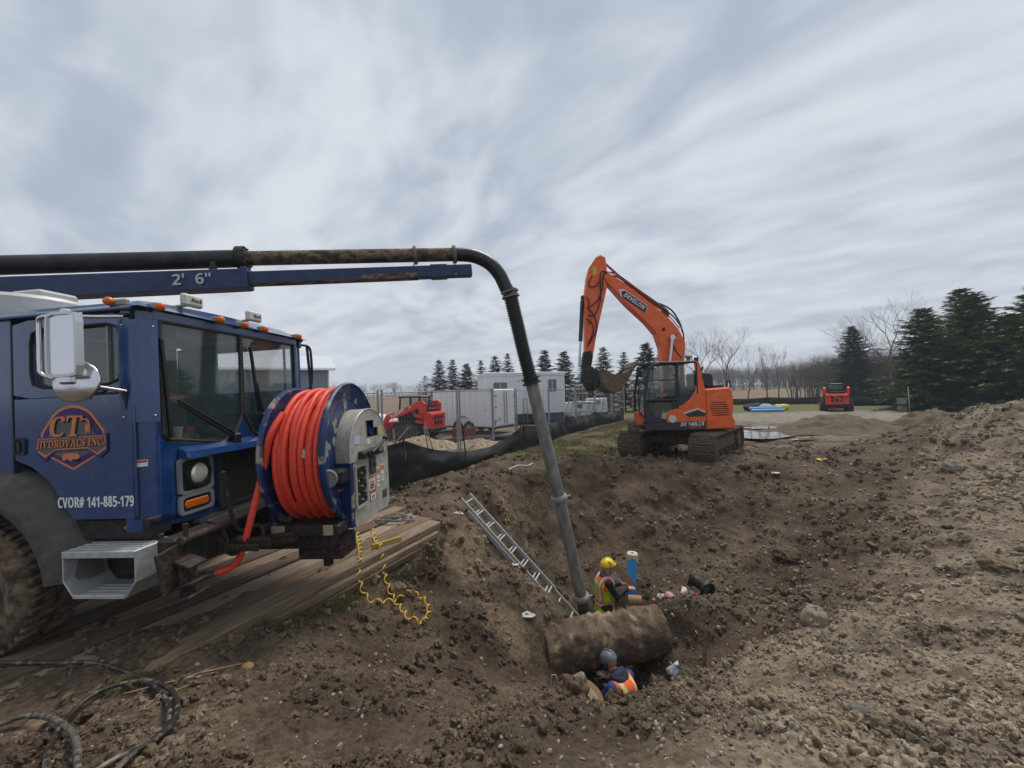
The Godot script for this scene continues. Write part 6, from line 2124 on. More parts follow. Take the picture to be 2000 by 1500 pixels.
func build_hoses() -> void:
	var black := mottled([[0.0, 22, 22, 23], [0.62, 40, 39, 38], [0.70, 112, 104, 92], [0.8, 138, 129, 113], [1.0, 90, 82, 70]], 0.5, 0.0, 0.012, 4, 1.6, 131)
	var a := laid([[-40, 1300], [60, 1302], [150, 1303], [230, 1315], [290, 1338], [325, 1375], [333, 1420], [300, 1460], [240, 1488], [180, 1520], [120, 1560]], 0.0145, 0.012)
	var b := laid([[92, 1560], [90, 1510], [100, 1470], [130, 1420], [180, 1372], [245, 1348], [300, 1345], [338, 1362], [348, 1395], [340, 1430], [300, 1470], [250, 1500], [215, 1540]], 0.0145, 0.03)
	var c := laid([[-60, 1450], [0, 1437], [40, 1424], [75, 1419], [110, 1427], [135, 1445], [150, 1475], [152, 1510], [150, 1560]], 0.0185, 0.04)
	var m := mb()
	m.tube(a, 0.0145, 10)
	single("black_hose", m, black, "black hose with pale mud marks looping out from under the truck", "hose")
	single("black_hose", mb().tube(b, 0.0145, 10), black, "coil of black hose lying in an oval on the mud", "hose")
	var pale := mottled([[0.0, 38, 37, 36], [0.5, 58, 56, 53], [0.62, 112, 106, 95], [1.0, 138, 130, 116]], 0.7, 0.0, 0.02, 4, 2.0, 132)
	single("muddy_hose", mb().tube(c, 0.016, 10), pale, "hose caked in pale mud arching over the black coil", "hose")
	# the yellow coiled air line: a spiral about a line that lies on mat and slope
	var yellow := plain(206, 172, 62, 0.4)
	var px := [[713, 1036], [728, 1050], [738, 1072], [743, 1100], [750, 1130], [757, 1158], [768, 1186], [782, 1200], [798, 1218], [816, 1229], [830, 1226], [838, 1208], [832, 1186], [815, 1174], [795, 1174], [778, 1184], [762, 1189], [742, 1190], [724, 1186], [711, 1172], [702, 1150], [700, 1125], [704, 1098], [703, 1075], [699, 1052]]
	var pts3 := []
	for q in px:
		pts3.append(pixel_ground(q[0], q[1]) + Vector3(0, 0.03, 0))
	pts3[0] = pixel_ground(735, 1050) + Vector3(-0.05, 0.2, 0)
	var path := smooth_path(pts3, 24)
	for i in path.size():
		var floor_y := surface_at(path[i].x, -path[i].z).y
		for e in [-0.05, 0.05]:
			floor_y = maxf(floor_y, maxf(surface_at(path[i].x + e, -path[i].z).y, surface_at(path[i].x, -path[i].z + e).y))
		if on_mat(path[i].x, -path[i].z) > -0.05 and path[i].z < -2.3:
			floor_y = maxf(floor_y, 0.07)
		path[i].y = maxf(path[i].y, floor_y + 0.03)
	for n in 40:
		for i in range(1, path.size() - 1):
			path[i].y = maxf(path[i].y, (path[i - 1].y + path[i + 1].y) * 0.5) if n < 12 else (path[i - 1].y + path[i + 1].y) * 0.5
	var out := PackedVector3Array()
	var run := 0.0
	for i in path.size():
		var x := (path[mini(i + 1, path.size() - 1)] - path[maxi(i - 1, 0)]).normalized()
		var z := x.cross(Vector3(0, 1, 0)).normalized()
		var y := z.cross(x)
		out.append(path[i] + (y * cos(run * 42.0) + z * sin(run * 42.0)) * 0.024 + Vector3(0, 0.02, 0))
		if i < path.size() - 1:
			run += path[i].distance_to(path[i + 1])
	single("yellow_air_hose", mb().tube(out, 0.0095, 7), yellow, "springy yellow air hose trailing from the mat down the slope", "air hose")
	single("level", mb().box(Vector3(-1.78, 0.105, -5.42), Vector3(0.42, 0.07, 0.03), 0.006, Basis(Vector3(0, 1, 0), 0.75)), mottled([[0, 150, 126, 52], [0.5, 186, 160, 76], [1, 120, 104, 70]], 0.6, 0, 0.03, 4, 4.0, 133), "yellow handle bar of the air tool lying on the mat", "tool")
	# grey cable bundled at the mat's end
	var pts := []
	for i in 40:
		var q := TAU * i / 9.0
		pts.append(Vector3(-2.0 + cos(q) * (0.30 + 0.05 * sin(i * 1.7)), 0.10 + 0.012 * sin(i * 2.3) + 0.001 * i, -6.45 + sin(q) * (0.14 + 0.03 * cos(i * 1.3))))
	single("grey_cable", mb().tube(smooth_path(pts, 4), 0.008, 6), plain(128, 126, 120, 0.7), "tangle of grey cable on the end of the timber mat", "cable")
	# a pale rope end by the silt fence
	single("pale_rope", mb().tube(smooth_path(on_ground([[-0.25, 10.2], [-0.1, 10.5], [0.1, 10.7], [0.35, 10.75], [0.5, 11.0]], 0.03), 5), 0.02, 6), plain(190, 184, 168, 0.8), "short pale rope lying at the foot of the black silt fence", "rope")

func build_pit_things() -> void:
	var X := Vector3(1, 0, 0)
	var Y := Vector3(0, 1, 0)
	# --- the old main: a rough concrete-coated pipe caked with earth
	var a := Vector3(0.34, -1.70, -5.84)
	var b := Vector3(2.16, -1.68, -6.2)
	var ax := (b - a).normalized()
	var fr := mb().frame_of(ax)
	var nz := noise_of(141, 2.2, 4)
	var rows := []
	for i in 94:
		var row := []
		var s := minf(i / 89.0, 1.0)
		var shrink: float = [1.0, 0.985, 0.9, 0.5, 0.001][maxi(0, i - 89)]
		for k in 57:
			var t := TAU * (k % 56) / 56.0
			var q := fr.y * cos(t) + fr.z * sin(t)
			var p := a.lerp(b, s) + q * 0.35
			var e := nz.get_noise_3dv(p * 1.2) * 0.022 + nz.get_noise_3dv(p * 6.0) * 0.012
			if q.y > 0.25:
				e += maxf(0.0, nz.get_noise_3dv(p * 2.0) + 0.1) * 0.12 * (q.y - 0.25)
			row.append(a.lerp(b, s) + (p + q * e - a.lerp(b, s)) * shrink + ax * (0.02 * maxi(0, i - 89)))
		rows.append(row)
	rows.reverse()
	var pm := mottled([[0.0, 70, 56, 44], [0.5, 86, 71, 56], [0.66, 102, 86, 68], [0.72, 128, 112, 91], [0.82, 148, 132, 109], [1.0, 118, 101, 80]], 0.93, 0.0, 0.009, 6, 0.8, 147)
	single("old_water_main", mb().grid(rows), bumpy(pm, 0.03, 5.0, 143), "thick old water main caked with mud across the pit", "pipe")
	# --- ladder: two sliding sections
	var lad := thing("extension_ladder", "aluminium extension ladder leaning down the pit wall below the timber mat", "ladder", Vector3.ZERO)
	var alu := mottled([[0, 150, 150, 148], [0.5, 176, 176, 174], [0.85, 190, 189, 184], [1, 130, 118, 102]], 0.5, 0.3, 0.02, 4, 2.0, 144)
	var top := Vector3(-1.02, 0.14, -7.58)
	var foot := Vector3(1.03, -1.98, -6.88)
	foot = foot + (foot - top).normalized() * 0.5
	var ld := (foot - top).normalized()
	var wd := Vector3(-0.33, 0, 0.94).normalized()
	var nd := ld.cross(wd).normalized()
	if nd.y < 0.0:
		nd = -nd
	for sec in 2:
		var s0 := 0.0 if sec == 0 else 0.25
		var s1 := 2.35 if sec == 0 else 3.3
		var off := nd * (0.045 if sec == 0 else 0.0)
		var w := 0.36 if sec == 0 else 0.43
		var grp := Node3D.new()
		grp.name = "ladder_section"
		lad.add_child(grp, true)
		for e in [-0.5, 0.5]:
			var p: Vector3 = top + wd * w * e + off
			part("rail", mb().bar(p + ld * s0, p + ld * s1, 0.026, 0.075, 0.004, nd), alu, grp)
			part("foot_cap", mb().box(p + ld * (s0 + 0.015), Vector3(0.034, 0.03, 0.08), 0.004, Basis(wd, ld, nd)), plain(40, 40, 40, 0.7), grp)
		var r := s0 + 0.15
		while r < s1:
			part("rung", mb().rod(top + ld * r + off - wd * w * 0.5, top + ld * r + off + wd * w * 0.5, 0.017, 8), alu, grp)
			r += 0.305
	part("yellow_label", mb().box(top + ld * 2.02 + wd * 0.232, Vector3(0.24, 0.06, 0.004), 0.0, Basis(ld, nd, wd)), plain(206, 180, 40, 0.6), lad)
	# --- blue upright pipe with a cloth over its end
	var bp := thing("blue_pipe", "upright bright blue plastic pipe with a rag over its end", "pipe", Vector3(2.15, -1.85, -7.6))
	var bt := Vector3(0.06, 0.78, 0.0)
	part("pipe_barrel", mb().rod(Vector3(0, -0.15, 0), bt, 0.088, 24), plain(60, 158, 238, 0.4), bp)
	var cloth := []
	for i in 6:
		var row := []
		for k in 19:
			var t := TAU * k / 18.0
			var hang := 0.20 + 0.09 * sin(t * 1.0 + 2.6) + 0.03 * sin(t * 3.0)
			var s := i / 5.0
			var rr := 0.099 + 0.012 * sin(t * 5.0) * s
			if i == 0:
				rr = 0.03
			row.append(bt + Vector3(cos(t) * rr, 0.035 - hang * maxf(s - 0.2, 0.0), sin(t) * rr))
		cloth.append(row)
	cloth.reverse()
	part("rag", mb().grid(cloth), plain(190, 180, 156, 0.9), bp)
	# --- what lies on the ledge
	var kraft := plain(150, 116, 84, 0.85)
	var bag := thing("brown_paper_bag", "open brown paper bag with a roll in it on the ledge", "bag", Vector3(2.06, -1.80, -7.02))
	var brow := []
	for i in 6:
		var row := []
		for k in 21:
			var t := TAU * k / 20.0
			var s := i / 5.0
			var w := 1.0 + 0.08 * sin(t * 4.0 + s * 3.0)
			row.append(Vector3(cos(t) * 0.20 * w * (0.85 + 0.2 * s), s * 0.17 + 0.03 * sin(t * 3.0) * s, sin(t) * 0.12 * w * (0.85 + 0.2 * s)))
		brow.append(row)
	brow.reverse()
	part("bag_side", mb().grid(brow), kraft, bag)
	part("bag_base", mb().lathe([[0, 0.0], [0.0, 0.15]], Vector3(0, 0.012, 0), Y, 16), kraft, bag)
	part("white_label", mb().box(Vector3(-0.14, 0.09, 0.102), Vector3(0.09, 0.09, 0.004), 0.0, Basis(Y, -0.5)), plain(196, 194, 190, 0.7), bag)
	var roll := thing("tape_roll", "roll of brown wrapping tape resting in the paper bag", "roll", Vector3(2.06, -1.62, -7.0))
	part("wrap", mb().lathe([[-0.11, 0.03], [-0.11, 0.085], [0.11, 0.085], [0.11, 0.03], [-0.11, 0.03]], Vector3.ZERO, Vector3(1, 0.05, 0.35), 24), plain(146, 112, 80, 0.8), roll)
	single("cardboard_strip", mb().box(Vector3(1.98, -1.36, -7.42), Vector3(0.52, 0.13, 0.02), 0.004, Basis(Vector3(0, 0, 1), -0.86)), plain(154, 122, 90, 0.85), "long flat strip of cardboard leaning behind the worker in lime", "cardboard")
	var bagm := StandardMaterial3D.new()
	bagm.albedo_color = Color(0.74, 0.77, 0.80)
	bagm.roughness = 0.25
	for k in 2:
		var o := single("plastic_bag", lump(151 + k, 0.9, 1.1), bagm, ["crumpled clear plastic bag behind the worker in lime", "crumpled clear plastic bag on the floor beside the wooden stake"][k], "plastic bag")
		o.position = [Vector3(1.88, -1.50, -7.55), pixel_ground(1320, 1326) + Vector3(0, 0.07, 0)][k]
		o.scale = [Vector3(0.10, 0.14, 0.08), Vector3(0.11, 0.13, 0.09)][k]
		o.rotation = Vector3(0.3, k * 1.3, 0.5)
	single("white_rod", mb().rod(Vector3(1.72, -1.76, -6.95), Vector3(2.0, -1.78, -6.85), 0.012, 8), plain(186, 184, 176, 0.6), "thin pale rod lying on the old main by the paper bag", "rod")
	# litter of packaging on the ledge
	var litter := [[2.42, -1.60, 7.1, .035, .07, .035, 196, 96, 84, "small red can on the ledge next to the paper bag", "can"], [2.55, -1.60, 7.12, .07, .055, .06, 150, 140, 134, "grey crumpled wrapper on the ledge", "wrapper"], [2.72, -1.59, 7.10, .075, .06, .06, 186, 150, 142, "pinkish crumpled wrapper on the ledge", "wrapper"], [2.82, -1.62, 7.05, .05, .04, .04, 150, 130, 120, "small tan wrapper fallen below the pinkish one", "wrapper"], [2.98, -1.57, 7.12, .07, .075, .06, 206, 180, 174, "pale crumpled package beside the black pipe fitting", "package"], [3.10, -1.57, 7.10, .06, .06, .06, 190, 176, 170, "white crumpled package touching the black fitting", "package"], [3.14, -1.60, 7.02, .055, .05, .045, 196, 106, 92, "red and white package under the black fitting", "package"]]
	for k in litter.size():
		var q: Array = litter[k]
		var g := surface_at(q[0], q[2])
		if k == 0:
			var can := thing("drink_can", q[9], q[10], Vector3(q[0], g.y + 0.02, -q[2]))
			part("can_body", mb().lathe([[0, 0.026], [0.008, 0.032], [0.09, 0.032], [0.1, 0.026]], Vector3.ZERO, Y, 16), plain(q[6], q[7], q[8], 0.4), can)
			part("can_lid", mb().lathe([[0.1, 0.027], [0.1, 0.0]], Vector3.ZERO, Y, 16), plain(180, 180, 180, 0.3, 0.8), can)
		else:
			var o := single("crumpled_wrapper", lump(160 + k, 0.9, 1.2), plain(q[6], q[7], q[8], 0.45), q[9], q[10])
			o.position = Vector3(q[0], g.y + q[4] * 0.7, -q[2])
			o.scale = Vector3(q[3], q[4], q[5])
			o.rotation = Vector3(0, k, 0.3)
	# black elbow fitting
	var el := thing("pipe_fitting", "black cast elbow fitting lying on the ledge in the pit", "pipe fitting", Vector3(3.26, -1.58, -7.15))
	var fm := plain(30, 30, 31, 0.5)
	var gpos := surface_at(3.26, 7.15).y + 0.17
	el.position.y = gpos
	part("fitting_body", mb().tube(smooth_path([Vector3(-0.10, 0.07, -0.05), Vector3(-0.02, 0.04, 0.0), Vector3(0.05, -0.01, 0.06), Vector3(0.08, -0.03, 0.12)], 5), 0.10, 18, false), fm, el)
	for e in [[Vector3(-0.11, 0.08, -0.06), Vector3(-0.9, 0.35, -0.5)], [Vector3(0.085, -0.035, 0.13), Vector3(0.25, -0.15, 1.0)]]:
		part("hex_flange", mb().lathe([[-0.03, 0.095], [-0.03, 0.145], [0.035, 0.15], [0.035, 0.105], [-0.02, 0.10]], e[0], e[1], 8), fm, el)
	part("bore", mb().lathe([[0, 0.0], [0, 0.1]], Vector3(0.08, -0.03, 0.10), Vector3(0.25, -0.15, 1.0), 16), plain(96, 96, 96, 0.6), el)
	# wooden stake
	var sb := pixel_ground(1376, 1303)
	single("wooden_stake", mb().tube(PackedVector3Array([sb - Vector3(0.02, 0.15, 0), sb + Vector3(0.055, 0.47, -0.03), sb + Vector3(0.06, 0.51, -0.032)]), [0.026, 0.028, 0.012], 8), wood(0, 1.0), "round wooden stake standing in the pit floor near the plastic bag", "stake")
	# spool of line, saw and blue cloth by the crouching worker
	var spo := thing("cable_spool", "brown flat spool wound with pale line beside the crouching worker", "spool", Vector3(0.80, -1.98, -5.08))
	part("disc", mb().lathe([[0, 0.0], [0, 0.25], [0.03, 0.25], [0.03, 0.0]], Vector3(0, 0.12, 0), Vector3(0.15, 0.8, 0.55), 30), plain(132, 104, 76, 0.85), spo)
	for k in 4:
		part("wound_line", closed_tube(mb(), on_plane(loop_at(0, 0, 0.16 + 0.05 * k, 0.16 + 0.05 * k, 0.079 + 0.025 * k, 22), Vector3(0.008, 0.158, 0.025), Vector3(0.98, -0.18, 0.0).normalized(), Vector3(0.08, 0.55, -0.83).normalized()), 0.008, 5), plain(196, 188, 166, 0.8), spo)
	var saw := thing("cutting_tool", "grimy power tool with a blue grip beside the brown spool", "power tool", Vector3(0.66, -1.80, -5.28))
	part("motor", mb().box(Vector3(0.08, 0.06, 0), Vector3(0.26, 0.14, 0.14), 0.03, Basis(Vector3(0, 0, 1), 0.4)), mottled([[0, 70, 66, 62], [0.5, 120, 114, 108], [1, 150, 146, 140]], 0.6, 0.2, 0.04, 4, 4.0, 172), saw)
	part("handle", mb().tube(smooth_path([Vector3(-0.05, 0.0, 0.05), Vector3(-0.15, 0.08, 0.06), Vector3(-0.10, 0.16, 0.03), Vector3(0.02, 0.12, 0.0)], 4), 0.022, 8), plain(70, 38, 32, 0.6), saw)
	part("blue_grip", mb().ball(Vector3(-0.02, -0.03, 0.1), Vector3(0.07, 0.05, 0.05), 7, 10), plain(72, 132, 178, 0.6), saw)
	part("wire_loop", closed_tube(mb(), on_plane(loop_at(0, 0, 0.08, 0.28, 0.039, 20), Vector3(-0.22, 0.02, 0.0), X, Y), 0.007, 5), plain(196, 190, 176, 0.6), saw)
	# single stones and big clods that the eye picks out
	var rocks := [[-2.19, 3.2, 0.045, 0.04, 0.04, 184, 152, 98, "yellowish stone on the dark soil beside the timber mat", "stone", 0.25], [3.30, 4.4, 0.15, 0.14, 0.12, 150, 138, 120, "large pale boulder half sunk in the stony mound", "boulder", 0.4], [5.1, 7.5, 0.19, 0.12, 0.16, 96, 78, 60, "flat brown clod standing out on the far slope", "clod", 0.8], [0.55, 4.35, 0.13, 0.16, 0.12, 104, 84, 64, "tall clod on the rim in front of the brown spool", "clod", 0.8], [1.46, 4.28, 0.11, 0.11, 0.10, 82, 66, 50, "crumbling clod on the rim in front of the orange vest", "clod", 0.8], [1.02, 4.38, 0.09, 0.12, 0.09, 92, 74, 56, "small clod on the rim between spool and orange vest", "clod", 0.8], [-1.55, 4.95, 0.10, 0.08, 0.09, 122, 104, 80, "tan lump of earth lying under the mat's edge", "clod", 0.6], [-2.3, 4.75, 0.11, 0.10, 0.10, 122, 100, 76, "tan clod on the muddy mat below the reel", "clod", 0.6], [2.05, 5.05, 0.10, 0.08, 0.09, 96, 88, 78, "round grey stone beside the crouching worker", "stone", 0.3], [8.9, 8.0, 0.17, 0.15, 0.15, 150, 142, 130, "pale rock on the dark spoil slope by the far heap", "rock", 0.4], [5.6, 4.6, 0.16, 0.08, 0.12, 132, 112, 88, "slab of tan earth on the stony spoil", "clod", 0.7], [1.95, 2.3, 0.07, 0.05, 0.06, 118, 112, 102, "grey stone among the gravel underfoot", "stone", 0.3]]
	for k in rocks.size():
		var q: Array = rocks[k]
		var g := surface_at(q[0], q[1])
		var rm: StandardMaterial3D = mottled_once("rock", [[0, 150, 146, 142], [0.5, 226, 225, 224], [1, 255, 255, 255]], 0.9).duplicate()
		rm.uv1_scale = Vector3.ONE * 0.6
		rm.albedo_color = Color(q[5] / 255.0, q[6] / 255.0, q[7] / 255.0)
		var o := single("clod" if q[9] == "clod" else ("boulder" if q[9] == "boulder" else "stone"), rough_rock(190 + k, q[10]), bumpy(rm, 0.05, 7.0, 42, 5), q[8], q[9])
		o.position = g + Vector3(0, q[3] * 0.35, 0)
		o.scale = Vector3(q[2], q[3], q[4])
		o.rotation = Vector3(0, k * 1.1, 0.1 * sin(k))
	# bits of litter at the far rim
	for q in [[6.41, 9.7, 206, 190, 188, "red and white cup lying on the far rim of the pit", "paper cup", 0.07], [8.05, 10.3, 206, 176, 56, "yellow plastic scrap on the soil near the far rim", "plastic scrap", 0.10], [-1.05, 7.0, 186, 182, 172, "white plastic scrap at the head of the ladder", "plastic scrap", 0.06], [-.1, 6.6, 190, 188, 182, "crumpled white wrapper stuck in the pit wall beside the ladder", "wrapper", 0.05], [.15, 5.75, 180, 178, 172, "grey white wrapper on the slope above the old main's end", "wrapper", 0.07]]:
		var g := surface_at(q[0], q[1])
		var o := single("litter_scrap", lump(int(q[2] + q[3]), 0.5, 1.1), plain(q[2], q[3], q[4], 0.5), q[5], q[6])
		o.position = g + Vector3(0, q[7] * 0.4, 0)
		o.scale = Vector3(q[7] * 1.4, q[7] * 0.7, q[7])

func rough_rock(s: int, rough: float) -> ArrayMesh:
	var nz := noise_of(s, 0.9, 5)
	var cz := cells_of(s + 3, 1.4)
	var rows := []
	for i in 19:
		var row := []
		for k in 29:
			var a := PI * i / 18.0
			var t := TAU * (k % 28) / 28.0
			var p := Vector3(sin(a) * cos(t), cos(a), sin(a) * sin(t))
			p *= 1.0 + rough * (nz.get_noise_3dv(p * 1.4) * 0.8 + dome(cz.get_noise_3dv(p * 1.5)) * 0.25 + nz.get_noise_3dv(p * 6.0) * 0.22)
			row.append(p)
		rows.append(row)
	rows.reverse()
	return mb().grid(rows).mesh()

func build_grass() -> void:
	# ragged tufts where turf is left: at the mats' edge, on the far rim and on the strip by the silt fence
	var b := mb()
	for k in 7:
		var a := TAU * k / 7.0
		var lean := Vector3(cos(a), 0, sin(a)) * 0.5
		var tip := Vector3(0, 1, 0) + lean
		var side := Vector3(-sin(a), 0, cos(a)) * 0.05
		b.tri(-side + lean * 0.1, side + lean * 0.1, tip)
	var mm := MultiMesh.new()
	mm.transform_format = MultiMesh.TRANSFORM_3D
	mm.use_colors = true
	mm.mesh = b.mesh()
	var places := []
	var cols := []
	for i in 14000:
		var x := 0.0
		var d := 0.0
		if i < 2500:
			var s := rng.randf()
			x = lerpf(-2.9, -1.05, s) + 0.06 + rng.randfn() * 0.06
			d = lerpf(2.75, 6.5, s) + rng.randfn() * 0.06
			if patches.get_noise_2d(x * 3.0, d * 3.0) < 0.02:
				continue
		elif i < 4000:
			d = rng.randf_range(7.0, 10.8)
			x = lerpf(-1.05, 1.3, (d - 7.0) / 3.8) + rng.randfn() * 0.15 - 0.1
			if patches.get_noise_2d(x * 2.0, d * 2.0) < 0.05:
				continue
		else:
			d = rng.randf_range(11.5, 27.0)
			x = silt_x(d) + rng.randf_range(0.2, 3.6)
			if patches.get_noise_2d(x * 0.8, d * 0.8) < -0.12:
				continue
		var p := surface_at(x, d)
		var size := rng.randf_range(0.03, 0.075) * (1.0 if d < 11.0 else 1.3)
		places.append(Transform3D(Basis(Vector3(0, 1, 0), rng.randf() * TAU).scaled(Vector3(size, size * rng.randf_range(0.5, 1.3), size)), p - Vector3(0, 0.006, 0)))
		var k2 := rng.randf()
		cols.append(Color(0.17, 0.155, 0.055).lerp(Color(0.10, 0.135, 0.035), k2))
	mm.instance_count = places.size()
	for i in places.size():
		mm.set_instance_transform(i, places[i])
		mm.set_instance_color(i, cols[i])
	var o := MultiMeshInstance3D.new()
	o.name = "grass_tufts"
	o.multimesh = mm
	o.material_override = tinted(0.9)
	add_child(o)
	tag(o, "sparse yellow green grass left along the trampled edges", "grass", "", "stuff")

# ---------------------------------------------------------------- beyond the pit: fences, loaders, trailers
func sprig(b: MB, p: Vector3, dir: Vector3, size: float, side: Vector3) -> void:
	# a tuft of needles: three thin blades along a twig
	for k in 3:
		var w := (side * (k - 1.0) * 0.75 + dir).normalized()
		var q := w.cross(Vector3(0.3, 1, 0.2)).normalized() * size * 0.22
		b.tri(p - q, p + q, p + w * size)

func conifer_mesh(s: int, h: float, r: float, whorls: int, per: int, dense: float, dark: Color, pale: Color, bare := 0.06) -> MB:
	var g := RandomNumberGenerator.new()
	g.seed = s
	var b := mb()
	for i in whorls:
		var f := (i + 0.5) / whorls
		var y := h * (bare + (1.0 - bare) * f)
		var reach := r * pow(1.0 - f, 0.80) * g.randf_range(0.82, 1.12) + 0.06 * r
		for k in per:
			var a := TAU * (k + g.randf()) / per + i * 1.9
			var rr := reach * (g.randf_range(0.45, 1.0) if g.randf() < 0.7 else g.randf_range(0.95, 1.32))
			var out := Vector3(cos(a), 0, sin(a))
			var droop := g.randf_range(-0.30, 0.10) + 0.5 * f
			var yy := y + g.randf_range(-0.5, 0.5) * h / whorls
			var steps := maxi(3, int(rr * dense))
			for j in steps:
				var u := (j + g.randf()) / steps
				if u < 0.12:
					continue
				var p := out * rr * u + Vector3(0, yy + rr * (droop * u - 0.10 * u * u), 0)
				var side := Vector3(-out.z, 0, out.x)
				var wide := rr * 0.16 * (1.15 - u) + 0.04
				var q := p + side * g.randf_range(-1, 1) * wide + Vector3(0, g.randf_range(-0.5, 0.3) * wide, 0)
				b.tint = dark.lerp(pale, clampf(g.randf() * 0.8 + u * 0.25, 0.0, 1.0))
				sprig(b, q, (out + Vector3(0, g.randf_range(-0.35, 0.35), 0) + side * g.randf_range(-0.7, 0.7)).normalized(), g.randf_range(0.20, 0.36) * (0.8 + 0.1 * r), side)
	# the leader
	for k in 14:
		b.tint = dark
		sprig(b, Vector3(0, h * (0.93 + 0.07 * k / 14.0), 0), (Vector3(g.randf_range(-1, 1), 0.9, g.randf_range(-1, 1))).normalized(), 0.16, Vector3(1, 0, 0))
	return b

func conifer(called: String, label: String, at: Vector3, mesh: ArrayMesh, h: float, group: String) -> Node3D:
	var t := thing(called, label, "tree", at, group)
	part("trunk", mb().tube(PackedVector3Array([Vector3(0, -0.1, 0), Vector3(0, h * 0.5, 0), Vector3(0, h * 1.02, 0)]), [0.05 * h * 0.35, h * 0.009, 0.008], 7), plain(70, 58, 48, 0.9), t)
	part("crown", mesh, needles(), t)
	return t

func needles() -> StandardMaterial3D:
	if not mats.has("needles"):
		var m := StandardMaterial3D.new()
		m.vertex_color_use_as_albedo = true
		m.roughness = 0.85
		m.cull_mode = BaseMaterial3D.CULL_DISABLED
		mats["needles"] = m
	return mats["needles"]

func bare_tree_mesh(s: int, h: float, spread: float, depth: int, sides := 4) -> Array:
	# trunk with limbs, and the fine twigs
	var g := RandomNumberGenerator.new()
	g.seed = s
	var wood_b := mb()
	var twig := mb()
	var todo := [[Vector3.ZERO, Vector3(0, 1, 0), h * 0.30, h * 0.016, 0]]
	while not todo.is_empty():
		var q: Array = todo.pop_back()
		var p: Vector3 = q[0]
		var d: Vector3 = q[1]
		var l: float = q[2]
		var r: float = q[3]
		var lv: int = q[4]
		var bend := Vector3(g.randf_range(-1, 1), g.randf_range(0.0, 0.6), g.randf_range(-1, 1)) * 0.16
		var mid := p + d * l * 0.5 + bend * l * 0.3
		var e := p + (d + bend).normalized() * l
		if lv < 4:
			wood_b.tube(PackedVector3Array([p, mid, e]), [r, r * 0.85, r * 0.68], maxi(3, sides + 1 - lv), false)
		else:
			twig.tube(PackedVector3Array([p, e]), [r, r * 0.5], 3, false)
		if lv >= depth:
			continue
		var n := 3 if lv == 0 else (2 + int(g.randf() < 0.55))
		for k in n:
			var a := TAU * (k + g.randf() * 0.7) / n
			var dn := (e - mid).normalized()
			var sx := dn.cross(Vector3(0.2, 0.3, 1)).normalized()
			var sy := dn.cross(sx)
			var open := g.randf_range(0.35, 0.85) * spread
			var nd := (dn + (sx * cos(a) + sy * sin(a)) * open + Vector3(0, 0.12, 0)).normalized()
			todo.append([e if k < 2 else mid.lerp(e, g.randf()), nd, l * g.randf_range(0.62, 0.86), r * (0.66 if k == 0 else 0.52), lv + 1])
	return [wood_b, twig]

func bare_tree(label: String, at: Vector3, s: int, h: float, spread: float, depth: int, group: String) -> Node3D:
	var t := thing("bare_tree", label, "tree", at, group)
	var m := bare_tree_mesh(s, h, spread, depth)
	part("trunk", m[0], plain(104, 96, 90, 0.9), t)
	part("crown", m[1], plain(112, 102, 96, 0.9), t)
	return t

func fence_panel(a: Vector3, b: Vector3, h: float, label: String) -> void:
	var t := thing("mesh_fence", label, "fence", a, "temporary fence panels")
	var galv := plain(150, 153, 156, 0.45, 0.5)
	var d := b - a
	for e in [0.0, 1.0]:
		part("post", mb().rod(d * e + Vector3(0, 0.0, 0), d * e + Vector3(0, h + 0.05, 0), 0.036, 8), galv, t)
	part("rail", mb().rod(Vector3(0, h - 0.06, 0), d + Vector3(0, h - 0.06, 0), 0.02, 7), galv, t)
	part("rail", mb().rod(Vector3(0, 0.12, 0), d + Vector3(0, 0.12, 0), 0.02, 7), galv, t)
	var w := mb()
	var n := int(d.length() / 0.1)
	for i in n:
		var p := d * ((i + 0.5) / n)
		w.bar(p + Vector3(0, 0.12, 0), p + Vector3(0, h + 0.05, 0), 0.0045, 0.0045, 0.0, Vector3(1, 0, 0))
	for i in 11:
		w.bar(Vector3(0, 0.2 + i * 0.2, 0), d + Vector3(0, 0.2 + i * 0.2, 0), 0.004, 0.004)
	var o := part("wire_mesh", w, plain(132, 136, 140, 0.5, 0.4), t)
	o.set_meta("kind", "stuff")

